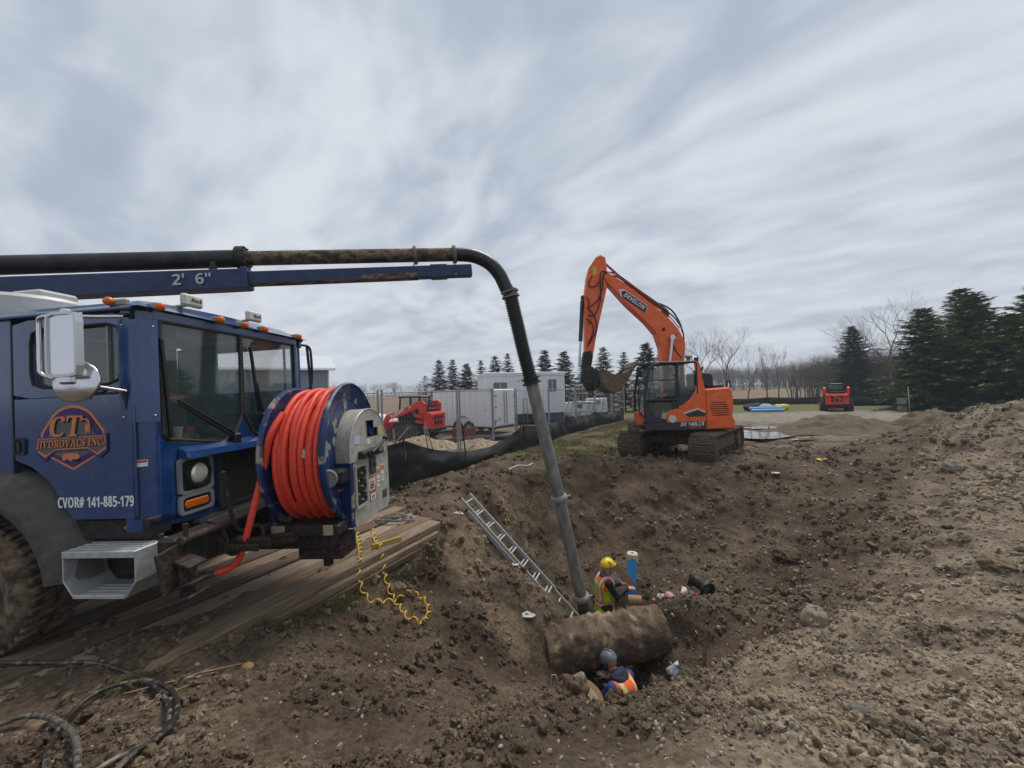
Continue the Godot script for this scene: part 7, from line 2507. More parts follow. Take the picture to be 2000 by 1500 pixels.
func build_fences() -> void:
	var H := 2.3
	var run := [[Vector3(-8.4, 0, -13.1), Vector3(-4.72, 0, -13.75)], [Vector3(-4.60, 0, -13.78), Vector3(-2.02, 0, -14.25)], [Vector3(-1.95, 0, -14.4), Vector3(-0.92, 0, -17.4)], [Vector3(-0.88, 0, -17.5), Vector3(0.12, 0, -20.5)], [Vector3(0.20, 0, -20.6), Vector3(1.95, 0, -21.3)], [Vector3(2.0, 0, -21.5), Vector3(3.9, 0, -24.6)], [Vector3(4.0, 0, -24.7), Vector3(5.7, 0, -27.5)], [Vector3(5.8, 0, -27.6), Vector3(7.6, 0, -30.3)], [Vector3(7.7, 0, -30.4), Vector3(9.4, 0, -33.0)]]
	var lab := ["galvanised mesh fence panel behind the hose reel", "galvanised mesh fence panel before the red loader", "galvanised mesh fence panel before the cargo trailer's wheels", "galvanised mesh fence panel before the cargo trailer's doors", "galvanised mesh fence panel before the office trailer's door", "galvanised mesh fence panel before the office trailer's end", "galvanised mesh fence panel before the white generators", "galvanised mesh fence panel beside the far generator", "galvanised mesh fence panel at the end by the spruces"]
	for i in run.size():
		fence_panel(run[i][0], run[i][1], H, lab[i])
	# braces behind the panels
	var galv := plain(150, 153, 156, 0.45, 0.5)
	var braces := [[Vector3(-4.6, 0, -13.9), Vector3(-3.75, 1.0, -14.1)], [Vector3(-2.9, 0, -14.3), Vector3(-3.2, 1.1, -14.2)]]
	for k in 2:
		var t := thing("fence_brace", ["slanting steel fence brace beside the double post", "slanting steel fence brace over the sand heap"][k], "brace", braces[k][0])
		var d: Vector3 = braces[k][1] - braces[k][0]
		part("strut", mb().bar(Vector3.ZERO, d, 0.05, 0.05, 0.006), galv, t)
		part("foot_bar", mb().bar(Vector3(-0.5, 0.03, 0.2), Vector3(0.6, 0.03, -0.1), 0.06, 0.05, 0.006), galv, t)
		part("upright", mb().bar(Vector3(0.4 if k == 0 else -0.2, 0, 0), Vector3(0.35 if k == 0 else -0.35, 0.95, 0), 0.05, 0.05, 0.006), galv, t)
	# stacked tube frames leaning by the office trailer
	var base := Vector3(3.1, 0, -25.0)
	for k in 4:
		var t := thing("tube_frame", ["grey tube frame leaning by the office trailer's end, outermost", "grey tube frame leaning second from the office trailer", "grey tube frame leaning third from the office trailer", "grey tube frame leaning nearest the white generator"][k], "frame", base + Vector3(k * 0.38, 0, -0.1 * k), "tube frames by the office trailer")
		var lean := Vector3(0.65 - 0.1 * k, 2.0, 0.1)
		part("side_tube", mb().rod(Vector3.ZERO, lean, 0.025, 7), galv, t)
		part("side_tube", mb().rod(Vector3(1.5, 0, -0.6), Vector3(1.5, 0, -0.6) + lean * 0.92, 0.025, 7), galv, t)
		for q in [0.99, 0.7, 0.4]:
			part("cross_tube", mb().rod(lean * q, Vector3(1.5, 0, -0.6) + lean * q * 0.92, 0.022, 7), galv, t)
	# --- silt fence: black cloth sagging between stakes
	var cloth := plain(17, 17, 18, 0.75)
	var spots := [[-4.6, 6.6, .9, .1], [-2.5, 9.0, 1.08, .55], [.3, 14.3, .95, .3], [2.55, 19.0, .92, .28], [4.8, 23.0, .92, .3], [7.8, 27.6, 1.0, .2]]
	silt_fence(spots, cloth, "black silt fence cloth sagging between stakes along the pit side", 0.30)
	var far1 := [[21.8, 46.5, .8], [25.0, 45.0, .75], [28.3, 43.5, .85], [32.0, 41.5, .75], [36.0, 39.5, .8]]
	silt_fence(far1, cloth, "black silt fence across the lawn behind the distant loader", 0.06)
	var far2 := [[30.5, 36.2, .85], [34.0, 34.8, .8], [38.0, 33.2, .85], [43.0, 31.0, .85]]
	silt_fence(far2, cloth, "black silt fence running up to the dense evergreens", 0.05)
	single("dark_stake", mb().rod(Vector3(-1.22, -0.15, -10.35), Vector3(-1.34, 1.30, -10.35), 0.018, 7), plain(30, 29, 28, 0.8), "thin dark stake standing up through the sagging silt fence", "stake")

func silt_fence(spots: Array, m: Material, label: String, sag: float) -> void:
	var t := thing("silt_fence", label, "silt fence", Vector3(spots[0][0], 0, -spots[0][1]), "silt fences")
	var nz := noise_of(211, 1.4, 3)
	for i in spots.size() - 1:
		var a: Array = spots[i]
		var b: Array = spots[i + 1]
		var pa := Vector3(a[0], base_h(a[0], a[1]), -a[1]) - t.position
		var pb := Vector3(b[0], base_h(b[0], b[1]), -b[1]) - t.position
		var along := (pb - pa)
		along.y = 0
		along = along.normalized()
		var face := along.cross(Vector3(0, 1, 0))
		var rows := []
		var nc := 40
		for k in nc + 1:
			var s := float(k) / nc
			var row := []
			var top: float = lerpf(a[2], b[2], s) - (a[3] if a.size() > 3 else sag) * 4.0 * s * (1.0 - s) * (0.7 + 0.3 * sin(i * 2.0))
			for q in 13:
				var f := q / 12.0
				var p := pa.lerp(pb, s) + Vector3(0, top * f - 0.05, 0)
				var pull := sin(PI * s)
				# folds fan out from the stakes and belly out below
				var fold := sin((s + 0.35 * (1.0 - f) * (0.5 - s)) * 22.0 + i) * 0.035 * (0.3 + pull)
				p += face * (fold * f + 0.16 * pull * sin(PI * f) * signf(face.z) + nz.get_noise_3d(p.x, p.y * 2.0, p.z) * 0.05)
				if f == 0.0:
					p += face * 0.25 * signf(face.z) * pull
				row.append(p)
			rows.append(row)
		part("cloth", mb().grid(rows), m, t)
		part("stake", mb().box(pa + Vector3(0, a[2] * 0.5, 0) - face * 0.03 * signf(face.z), Vector3(0.035, a[2] + 0.1, 0.035), 0.004), plain(56, 48, 40, 0.9), t)

func loader(label: String, at: Vector3, turn: float, front_up: float) -> Node3D:
	# compact track loader; x forward, about 2.1 tall
	var X := Vector3(1, 0, 0)
	var Y := Vector3(0, 1, 0)
	var Z := Vector3(0, 0, 1)
	var t := thing("track_loader", label, "loader", at, "compact track loaders")
	t.rotation.y = turn
	var red := plain(206, 48, 34, 0.42)
	var dark := plain(36, 38, 42, 0.6)
	var black := plain(20, 20, 21, 0.7)
	var mud := plain(84, 76, 66, 0.9)
	for s in [-1.0, 1.0]:
		var z: float = s * 0.76
		var o := Node3D.new()
		o.name = "track"
		t.add_child(o, true)
		var belt := []
		var path := [Vector2(-0.95, 0.36), Vector2(-0.85, 0.14), Vector2(-0.6, 0.02), Vector2(0.75, 0.02), Vector2(0.98, 0.12), Vector2(1.05, 0.34), Vector2(0.9, 0.52), Vector2(-0.25, 0.86), Vector2(-0.55, 0.80), Vector2(-0.9, 0.5)]
		for p in path:
			belt.append([p.x, p.y])
		part("track_belt", mb().prism(belt, Vector3(0, 0, z), X, Y, 0.42, 0.03), mottled_once("belt", [[0, 40, 38, 36], [0.5, 66, 60, 54], [1, 104, 94, 82]], 0.9), o)
		var m := path.size()
		for i in m:
			var a: Vector2 = path[i]
			var b: Vector2 = path[(i + 1) % m]
			var n := maxi(1, int(a.distance_to(b) / 0.11))
			for k in n:
				var q := a.lerp(b, (k + 0.5) / n)
				var ang := (b - a).angle()
				part("track_lug", mb().box(Vector3(q.x, q.y, z) + Basis(Z, ang) * Vector3(0, -0.015, 0), Vector3(0.05, 0.05, 0.44), 0.01, Basis(Z, ang)), black, o)
		for wx in [-0.6, -0.25, 0.1, 0.45, 0.8]:
			part("road_wheel", mb().rod(Vector3(wx, 0.2, z + s * 0.1), Vector3(wx, 0.2, z + s * 0.225), 0.12, 14), mud, o)
		part("drive_sprocket", mb().rod(Vector3(-0.4, 0.62, z + s * 0.1), Vector3(-0.4, 0.62, z + s * 0.225), 0.17, 14), mud, o)
	part("chassis", mb().box(Vector3(-0.15, 0.55, 0), Vector3(2.1, 0.6, 1.08), 0.04), dark, t)
	var rear := part("rear_door", mb().prism([[-1.38, 0.52], [-1.42, 1.22], [-1.34, 1.32], [-1.0, 1.36], [-0.95, 0.5]], Vector3.ZERO, X, Y, 1.36, 0.04), red, t)
	for i in 3:
		for k in 2:
			part("grille_slot", mb().box(Vector3(-1.405 - 0.012 * k, 0.82 + k * 0.24, -0.27 + i * 0.27), Vector3(0.02, 0.19, 0.20), 0.01), plain(46, 22, 20, 0.8), rear)
	for s in [-1.0, 1.0]:
		part("lamp_slot", mb().box(Vector3(-1.40, 1.1, s * 0.54), Vector3(0.03, 0.24, 0.08), 0.01), plain(60, 20, 18, 0.5), rear)
	part("rear_bumper", mb().box(Vector3(-1.36, 0.46, 0), Vector3(0.14, 0.16, 1.5), 0.03), black, t)
	part("engine_hood", mb().box(Vector3(-0.85, 1.42, 0), Vector3(0.75, 0.16, 1.0), 0.04), black, t)
	# cab
	var cabp := mb()
	for s in [-1.0, 1.0]:
		for q in [[-0.62, 1.2, -0.62, 2.05], [0.55, 0.9, 0.45, 2.05], [-0.1, 1.2, -0.12, 2.05]]:
			cabp.bar(Vector3(q[0], q[1], s * 0.46), Vector3(q[2], q[3], s * 0.46), 0.06, 0.07, 0.01, Z)
	cabp.box(Vector3(-0.08, 2.06, 0), Vector3(1.25, 0.09, 1.0), 0.03)
	cabp.box(Vector3(-0.05, 1.05, 0), Vector3(1.2, 0.4, 0.98), 0.03)
	cabp.box(Vector3(-0.62, 1.45, 0), Vector3(0.06, 0.4, 0.94), 0.02)
	var cab := part("cab", cabp, dark, t)
	for s in [-1.0, 1.0]:
		part("side_window", mb().box(Vector3(-0.05, 1.62, s * 0.46), Vector3(1.05, 0.75, 0.01)), glass_pane(), cab)
	part("rear_window", mb().box(Vector3(-0.62, 1.82, 0), Vector3(0.01, 0.36, 0.86)), glass_pane(), cab)
	part("cab_seat", mb().box(Vector3(-0.3, 1.4, 0), Vector3(0.2, 0.6, 0.45), 0.05), black, cab)
	part("roof_light", mb().box(Vector3(-0.66, 2.08, 0), Vector3(0.08, 0.06, 0.7), 0.015), plain(190, 194, 196, 0.4), cab)
	# lift arms
	for s in [-1.0, 1.0]:
		var z2: float = s * 0.70
		var arm := part("lift_arm", mb().prism([[-1.12, 1.22], [-1.15, 1.72], [-1.0, 1.86], [-0.7, 1.84], [0.25, 1.44], [1.10, 0.95 + front_up], [1.45, 0.35 + front_up], [1.55, 0.15 + front_up], [1.40, 0.12 + front_up], [1.22, 0.40 + front_up], [0.95, 0.74 + front_up], [0.1, 1.18], [-0.75, 1.52], [-0.85, 1.2]], Vector3(0, 0, z2), X, Y, 0.15, 0.02), red, t)
		part("side_panel", mb().prism([[-0.95, 0.75], [-0.95, 1.2], [-0.35, 1.25], [-0.55, 0.98], [-0.42, 0.78]], Vector3(0, 0, s * 0.60), X, Y, 0.1, 0.015), red, t)
		lettering("Kubota", 0.26, plain(222, 218, 214, 0.5), arm, Vector3(0.42, 1.20 + front_up * 0.4, z2 + s * 0.079), Basis(Z, -0.46) if s > 0 else Basis(Y, PI) * Basis(Z, 0.46), true, false, 0.2, 0.95)
		part("decal_spot", mb().box(Vector3(-0.30, 1.56, z2 + s * 0.078), Vector3(0.12, 0.1, 0.006)), plain(224, 190, 52, 0.5), arm)
		part("lift_cylinder", mb().rod(Vector3(-0.9, 0.95, s * 0.66), Vector3(0.05, 1.22, s * 0.66), 0.04, 10), black, t)
	part("bucket", mb().prism([[1.5, 0.05 + front_up], [1.5, 0.55 + front_up], [1.62, 0.6 + front_up], [1.72, 0.2 + front_up], [2.15, 0.06 + front_up], [2.15, 0.02 + front_up]], Vector3.ZERO, X, Y, 1.95, 0.01), red, t)
	return t

func mottled_once(key: String, stops: Array, rough: float) -> StandardMaterial3D:
	if not mats.has(key):
		mats[key] = mottled(stops, rough, 0.0, 0.02, 4, 1.5, 221)
	return mats[key]

func build_loaders() -> void:
	loader("red compact track loader with raised arms behind the mesh fence", Vector3(-4.95, 0, -19.6), PI - 0.35, 0.25)
	var l2 := loader("red compact track loader parked on the gravel with its back turned", Vector3(25.2, 0, -30.6), PI * 0.5 - 0.62, 0.0)
	part("wooden_pole", mb().rod(Vector3(-1.45, 1.28, -0.35), Vector3(-1.47, 0.6, 0.62), 0.025, 8), plain(170, 128, 78, 0.8), l2)

func build_trailers() -> void:
	var X := Vector3(1, 0, 0)
	var Y := Vector3(0, 1, 0)
	var Z := Vector3(0, 0, 1)
	# cargo trailer: x runs forward (towards the hitch); near flank z = +1
	var t := thing("cargo_trailer", "white enclosed cargo trailer with double rear doors behind the fence", "trailer", Vector3(-2.2, 0, -21.85))
	t.rotation.y = PI - 0.58
	var white := mottled_once("trailer_white", [[0, 214, 217, 221], [0.5, 228, 231, 234], [0.85, 236, 238, 240], [1, 200, 198, 192]], 0.45)
	var L := 4.3
	var body := part("trailer_body", mb().box(Vector3(0, 1.36, 0), Vector3(L, 1.95, 2.0), 0.05), white, t)
	for s in [-1.0, 1.0]:
		for i in 10:
			part("side_rib", mb().box(Vector3(-L * 0.5 + 0.25 + i * (L - 0.5) / 9.0, 1.38, s * 1.003), Vector3(0.015, 1.8, 0.008), 0.002), plain(196, 199, 203, 0.45), body)
		part("roof_rail", mb().box(Vector3(0, 2.32, s * 1.0), Vector3(L, 0.06, 0.04), 0.008), plain(170, 172, 174, 0.4, 0.3), body)
		part("mudguard", arc_band(mb(), Vector3(-0.15, 0.36, s * 1.03), 0.15, PI - 0.15, [[-0.08, 0.62], [0.03, 0.62], [0.04, 0.60], [0.04, 0.50]], 14), plain(184, 186, 190, 0.5), t)
		for wx in [-0.52, 0.24]:
			var w := part("wheel", mb().lathe([[-0.1, 0.2], [-0.11, 0.30], [-0.08, 0.345], [0.08, 0.345], [0.11, 0.30], [0.1, 0.2]], Vector3(wx, 0.345, s * 0.98), Z, 24, true), plain(32, 32, 33, 0.85), t)
			part("rim", mb().lathe([[0.09, 0.2], [0.06, 0.18], [0.06, 0.06], [0.09, 0.05], [0.09, 0.0]], Vector3(wx, 0.345, s * 0.98), Z * s, 16), plain(172, 174, 176, 0.4, 0.5), w)
		part("marker_light", mb().box(Vector3(-1.6, 1.3, s * 1.006), Vector3(0.08, 0.04, 0.012)), plain(160, 30, 28, 0.5), t)
	for s in [-1.0, 1.0]:
		var dr := part("rear_door", mb().box(Vector3(-L * 0.5 - 0.012, 1.36, s * 0.455), Vector3(0.02, 1.72, 0.86), 0.006), white, t)
		part("lock_bar", mb().rod(Vector3(-L * 0.5 - 0.035, 0.55, s * 0.12), Vector3(-L * 0.5 - 0.035, 2.2, s * 0.12), 0.016, 7), plain(120, 122, 124, 0.4, 0.5), dr)
		part("tail_light", mb().box(Vector3(-L * 0.5 - 0.02, 0.62, s * 0.93), Vector3(0.02, 0.25, 0.06), 0.006), plain(150, 30, 28, 0.4), t)
		for y in [0.7, 1.4, 2.0]:
			part("hinge", mb().box(Vector3(-L * 0.5 - 0.03, y, s * 0.86), Vector3(0.02, 0.06, 0.14), 0.004), plain(90, 90, 92, 0.5, 0.4), dr)
	part("licence_plate", mb().box(Vector3(-L * 0.5 - 0.026, 0.78, -0.55), Vector3(0.006, 0.15, 0.3)), plain(176, 188, 206, 0.5), t)
	part("chassis_rail", mb().box(Vector3(0.2, 0.36, 0), Vector3(L + 0.4, 0.1, 1.6), 0.01), plain(30, 30, 31, 0.7), t)
	part("hitch", mb().bar(Vector3(L * 0.5, 0.4, 0.5), Vector3(L * 0.5 + 1.1, 0.42, 0), 0.08, 0.1, 0.01), plain(30, 30, 31, 0.7), t)
	# office trailer
	var o := thing("office_trailer", "pale grey site office trailer with two windows and a door", "office trailer", Vector3(0.6, 0, -27.6))
	o.rotation.y = 0.30
	var pale := mottled_once("office_pale", [[0, 200, 204, 209], [0.5, 216, 220, 224], [1, 226, 229, 232]], 0.6)
	var OL := 5.6
	var ob := part("office_wall", mb().box(Vector3(0, 2.05, 0), Vector3(OL, 2.75, 2.6), 0.03), pale, o)
	for i in 26:
		part("cladding_groove", mb().box(Vector3(-OL * 0.5 + 0.12 + i * 0.2145, 1.98, 1.301), Vector3(0.014, 2.4, 0.008)), plain(166, 171, 178, 0.6), ob)
	part("roof_band", mb().box(Vector3(0, 3.36, 0), Vector3(OL + 0.08, 0.26, 2.68), 0.03), plain(204, 208, 212, 0.5), o)
	part("skirt", mb().box(Vector3(0, 0.42, 0), Vector3(OL - 0.1, 0.62, 2.4), 0.02), plain(52, 64, 92, 0.7), o)
	for w in [[-1.85, 2.62, 0.95, 0.42], [1.85, 2.55, 0.62, 0.85]]:
		var wn := part("window", ring_panel(mb(), loop_at(w[0], w[1], w[2] + 0.12, w[3] + 0.12, 0.005), loop_at(w[0], w[1], w[2], w[3], 0.005), Vector3(0, 0, 1.31), X, Y, 0.05), plain(214, 216, 218, 0.5), o)
		part("pane", mb().box(Vector3(w[0], w[1], 1.305), Vector3(w[2], w[3], 0.012)), plain(92, 98, 102, 0.12), wn)
		part("mullion", mb().box(Vector3(w[0], w[1], 1.318), Vector3(0.03, w[3], 0.02)), plain(200, 202, 204, 0.5), wn)
	var od := part("door", mb().box(Vector3(0.2, 1.82, 1.31), Vector3(0.85, 2.05, 0.04), 0.01), plain(200, 204, 208, 0.5), o)
	part("door_window", mb().box(Vector3(0.2, 2.42, 1.335), Vector3(0.28, 0.55, 0.012)), plain(50, 46, 44, 0.15), od)
	part("door_handle", mb().box(Vector3(0.52, 1.75, 1.345), Vector3(0.05, 0.12, 0.04), 0.008), plain(60, 60, 60, 0.4), od)
	part("wall_lamp", mb().ball(Vector3(-0.55, 2.95, 1.36), Vector3(0.07, 0.09, 0.07), 8, 12), plain(206, 200, 178, 0.4), o)
	var stp := part("entry_steps", mb().box(Vector3(0.2, 0.72, 1.75), Vector3(1.0, 0.05, 0.8), 0.008), plain(120, 122, 124, 0.5, 0.4), o)
	for q in [[-0.3, 1.4], [0.7, 1.4], [-0.3, 2.15], [0.7, 2.15]]:
		part("rail_post", mb().rod(Vector3(q[0], 0, q[1]), Vector3(q[0], 1.7, q[1]), 0.022, 7), plain(130, 132, 134, 0.4, 0.5), stp)
	for s in [-0.3, 0.7]:
		part("hand_rail", mb().rod(Vector3(s, 1.7, 1.35), Vector3(s, 1.7, 2.2), 0.022, 7), plain(130, 132, 134, 0.4, 0.5), stp)
	# generators
	for k in 2:
		var g := thing("generator", ["low pale generator with a red mark by the tube frames", "white box generator with printed panels behind the mesh fence"][k], "generator", [Vector3(4.75, 0, -27.9), Vector3(6.75, 0, -31.6)][k], "site generators")
		g.rotation.y = 0.5
		var sz: Vector3 = [Vector3(1.9, 1.0, 1.0), Vector3(1.5, 1.15, 1.0)][k]
		part("casing", mb().box(Vector3(0, sz.y * 0.5 + 0.35, 0), sz, 0.06), plain(206, 208, 210, 0.4), g)
		part("base", mb().box(Vector3(0, 0.22, 0), Vector3(sz.x, 0.26, sz.z), 0.02), plain(46, 46, 48, 0.7), g)
		part("control_window", mb().box(Vector3(-0.35 + k * 0.1, sz.y * 0.75 + 0.3, sz.z * 0.5 + 0.004), Vector3(0.42, 0.28, 0.01)), plain(44, 44, 48, 0.3), g)
		part("control_mark", mb().box(Vector3(-0.35 + k * 0.1, sz.y * 0.68 + 0.3, sz.z * 0.5 + 0.012), Vector3(0.3, 0.05, 0.006)), plain(150, 50, 50, 0.4), g)
		part("red_logo", mb().prism([[0.2, 0.9], [0.28, 0.7], [0.36, 0.9], [0.33, 0.9], [0.28, 0.78], [0.23, 0.9]], Vector3(0.1, 0.15, sz.z * 0.5 + 0.005), X, Y, 0.008), plain(186, 44, 44, 0.5), g)
		for q in 3:
			part("print_spot", mb().box(Vector3(0.25 + q * 0.13, 0.66, sz.z * 0.5 + 0.004), Vector3(0.05, 0.06, 0.008)), plain(70, 66, 72, 0.5), g)
		for q in 4:
			part("vent_slot", mb().box(Vector3(-0.55, 0.45 + q * 0.06, sz.z * 0.5 + 0.004), Vector3(0.4, 0.02, 0.008)), plain(80, 82, 84, 0.6), g)
	# barn far to the left, partly behind the truck
	var bn := thing("barn", "large grey metal barn with a pale roof behind the truck", "barn", Vector3(-43.9, 0, -61.7))
	bn.rotation.y = 0.5
	var gw2 := plain(112, 126, 142, 0.55, 0.2)
	var wall := part("barn_wall", mb().box(Vector3(0, 3.3, 0), Vector3(26, 6.6, 18), 0.05), gw2, bn)
	for i in 44:
		part("wall_rib", mb().box(Vector3(-12.8 + i * 0.595, 3.3, 9.02), Vector3(0.07, 6.4, 0.06)), gw2, wall)
	for i in 14:
		part("wall_rib", mb().box(Vector3(13.02, 3.3, -8.4 + i * 1.29), Vector3(0.06, 6.4, 0.07)), gw2, wall)
	part("barn_roof", mb().prism([[-10.0, 6.45], [0, 9.2], [10.0, 6.45], [10.0, 6.75], [0, 9.5], [-10.0, 6.75]], Vector3(0, 0, 0), Z, Y, 28.0, 0.03), plain(196, 202, 208, 0.5), bn)
	part("corner_trim", mb().box(Vector3(13.03, 3.3, 9.03), Vector3(0.2, 6.6, 0.2), 0.02), plain(206, 208, 210, 0.5), bn)
	part("gutter", mb().rod(Vector3(-13.9, 6.5, 10.05), Vector3(13.9, 6.5, 10.05), 0.12, 8), plain(212, 214, 216, 0.5), bn)

func heap(called: String, at: Vector3, rx: float, rz: float, h: float, m: Material, label: String, category: String, s: int) -> void:
	var nz := noise_of(s, 1.1, 5)
	var rows := []
	for i in 49:
		var row := []
		for k in 49:
			var u := i / 24.0 - 1.0
			var w := k / 24.0 - 1.0
			var rr := sqrt(u * u + w * w)
			var y := h * (1.0 - smoothstep(0.0, 1.0, rr)) - 0.08 * smoothstep(0.75, 1.0, rr)
			var p := Vector3(u * rx, y, w * rz)
			p.y += (nz.get_noise_3dv(p * 1.2) * 0.30 * h + nz.get_noise_3dv(p * 6.0) * 0.12) * (1.0 - smoothstep(0.6, 1.0, rr))
			row.append(p)
		rows.append(row)
	var o := single(called, mb().grid(rows), m, label, category)
	o.position = at

func build_heaps() -> void:
	var sand := bumpy(mottled([[0, 118, 102, 82], [0.5, 150, 133, 110], [1, 176, 160, 136]], 0.95, 0.0, 0.02, 5, 0.8, 231), 0.05, 5.0)
	heap("sand_heap", Vector3(-3.6, -0.03, -15.6), 2.0, 1.2, 0.5, sand, "low heap of pale sand behind the mesh fence", "sand heap", 232)
	heap("sand_heap", Vector3(-1.6, -0.03, -16.0), 1.6, 1.0, 0.28, sand, "small spread of sand before the cargo trailer", "sand heap", 233)
	var gravel := bumpy(mottled([[0, 66, 56, 44], [0.45, 92, 79, 63], [0.7, 112, 99, 82], [1, 150, 141, 127]], 0.95, 0.0, 0.05, 5, 1.4, 234), 0.08, 7.0)
	heap("gravel_heap", Vector3(14.6, -0.03, -17.6), 3.6, 2.4, 0.72, gravel, "broad brown gravel heap in front of the parked loader", "gravel heap", 235)
	heap("gravel_heap", Vector3(17.6, -0.03, -16.6), 2.2, 1.8, 0.9, gravel, "greyer pointed gravel heap beside the broad one", "gravel heap", 236)
	# timbers and rusty bars behind the fence
	for k in 3:
		single("dark_beam", mb().bar(Vector3(-3.6 + k * 0.8, 0.10 + 0.02 * k, -17.2 - k * 0.25), Vector3(0.9 + k * 0.2, 0.10, -18.0 - k * 0.2), 0.16, 0.14, 0.01), plain(58, 50, 44, 0.9), ["long dark beam lying before the cargo trailer, frontmost", "middle one of three dark beams before the cargo trailer", "long dark beam nearest the cargo trailer's wheels"][k], "beam", "beams before the cargo trailer")
	for k in 4:
		single("rusty_frame", mb().box(Vector3(-2.75 + k * 0.28, 0.28 + 0.05 * (k % 2), -18.4), Vector3(0.24, 0.5, 0.06), 0.01, Basis(Vector3(0, 0, 1), 0.3 * sin(k * 2.0))), plain(120, 60, 42, 0.9), "rusty brown frame piled under the cargo trailer's flank", "scrap", "rusty frames by the cargo trailer")
	single("pink_drum", mb().lathe([[0, 0.0], [0, 0.2], [0.03, 0.22], [0.7, 0.22], [0.73, 0.2], [0.73, 0.0]], Vector3(-5.0, 0.25, -13.4), Vector3(1, 0.1, 0.3), 20), plain(190, 74, 84, 0.6), "pinkish red drum lying at the foot of the fence", "drum")
	single("white_tarp", rough_rock(241, 0.4), plain(206, 208, 212, 0.7), "white tarpaulin over a low pile beyond the fence", "tarpaulin").transform = Transform3D(Basis.from_scale(Vector3(1.6, 0.9, 1.2)), Vector3(-9.2, 0.2, -25.0))

func build_right_side() -> void:
	var X := Vector3(1, 0, 0)
	var Y := Vector3(0, 1, 0)
	for k in 2:
		single("blue_pipe_length", mb().rod(Vector3(19.2, 0.12 + 0.17 * k, -31.6 - 0.25 * k), Vector3(21.6, 0.12 + 0.17 * k, -31.2 - 0.25 * k), 0.11, 16), plain(104, 164, 206, 0.4), ["light blue pipe length on the gravel, the lower one", "light blue pipe length resting on the lower one"][k], "pipe")
	single("black_bundle", rough_rock(251, 0.5), plain(34, 35, 38, 0.8), "black plastic bundle behind the light blue pipes", "bundle").transform = Transform3D(Basis.from_scale(Vector3(0.75, 0.32, 0.4)), Vector3(20.3, 0.3, -33.0))
	single("grey_bundle", rough_rock(253, 0.5), plain(150, 154, 162, 0.7), "grey wrapped bundle between black bundle and yellow roll", "bundle").transform = Transform3D(Basis.from_scale(Vector3(0.55, 0.26, 0.3)), Vector3(21.0, 0.3, -32.6))
	var yr := thing("yellow_roll", "yellow rolled tubing lying beside the light blue pipes", "roll", Vector3(22.2, 0.28, -32.4))
	part("roll_body", mb().lathe([[-0.5, 0.0], [-0.5, 0.2], [-0.42, 0.26], [-0.15, 0.24], [0.15, 0.27], [0.42, 0.24], [0.5, 0.18], [0.5, 0.0]], Vector3.ZERO, Vector3(1, 0, 0.2), 18, true), plain(206, 186, 48, 0.55), yr)
	# riser with a pipe post
	var v := thing("septic_riser", "grey banded plastic riser standing in the gravel with a post", "riser", Vector3(27.3, 0, -27.5))
	part("riser_body", mb().lathe([[0, 0.24], [0.3, 0.24], [0.31, 0.27], [0.36, 0.27], [0.37, 0.24], [0.55, 0.24], [0.56, 0.28], [0.64, 0.28], [0.65, 0.26], [0.85, 0.26], [0.86, 0.31], [0.93, 0.31], [0.93, 0.0]], Vector3(0, 0, 0), Y, 24), plain(116, 116, 116, 0.6), v)
	part("riser_band", mb().lathe([[0.38, 0.247], [0.54, 0.247]], Vector3.ZERO, Y, 24), plain(52, 52, 54, 0.6), v)
	part("riser_foot", mb().lathe([[-0.1, 0.22], [0.29, 0.246]], Vector3.ZERO, Y, 24), plain(150, 140, 126, 0.8), v)
	part("post", mb().rod(Vector3(0.30, 0, 0.2), Vector3(0.26, 1.75, 0.2), 0.03, 8), plain(176, 172, 158, 0.7), v)
	# standing water in the ruts
	var wm := StandardMaterial3D.new()
	wm.albedo_color = Color(0.34, 0.31, 0.27)
	wm.roughness = 0.04
	wm.metallic_specular = 0.6
	var nz := noise_of(261, 0.8, 3)
	var pools := [[10.6, 16.4, 2.3, 0.95], [9.6, 17.9, 1.2, 0.6], [12.4, 19.3, 1.0, 0.55], [14.0, 20.2, 0.5, 0.2], [11.0, 14.9, 0.5, 0.25], [9.4, 19.4, 0.9, 0.28]]
	for p in pools:
		var b := mb()
		var n := 40
		var c := Vector3(p[0], 0.0, -p[1])
		var top := -1.0
		var rim := []
		for k in n:
			var a := TAU * k / n
			var q := Vector3(cos(a), 0, sin(a))
			var rr: float = 1.0 + 0.55 * nz.get_noise_2d(cos(a) * 1.6 + p[0], sin(a) * 1.6 + p[1]) + 0.2 * nz.get_noise_2d(cos(a) * 6.0, sin(a) * 6.0 + p[0])
			rim.append(Vector3(q.x * p[2] * rr, 0, q.z * p[3] * rr))
			top = maxf(top, surface_at(p[0] + rim[k].x * 0.6, p[1] - rim[k].z * 0.6).y)
		c.y = top + 0.012
		for k in n:
			b.tri_from(Vector3.ZERO, rim[k], rim[(k + 1) % n], Vector3(0, -1, 0))
		var o := structure("puddle_water", b, wm)
		o.position = c

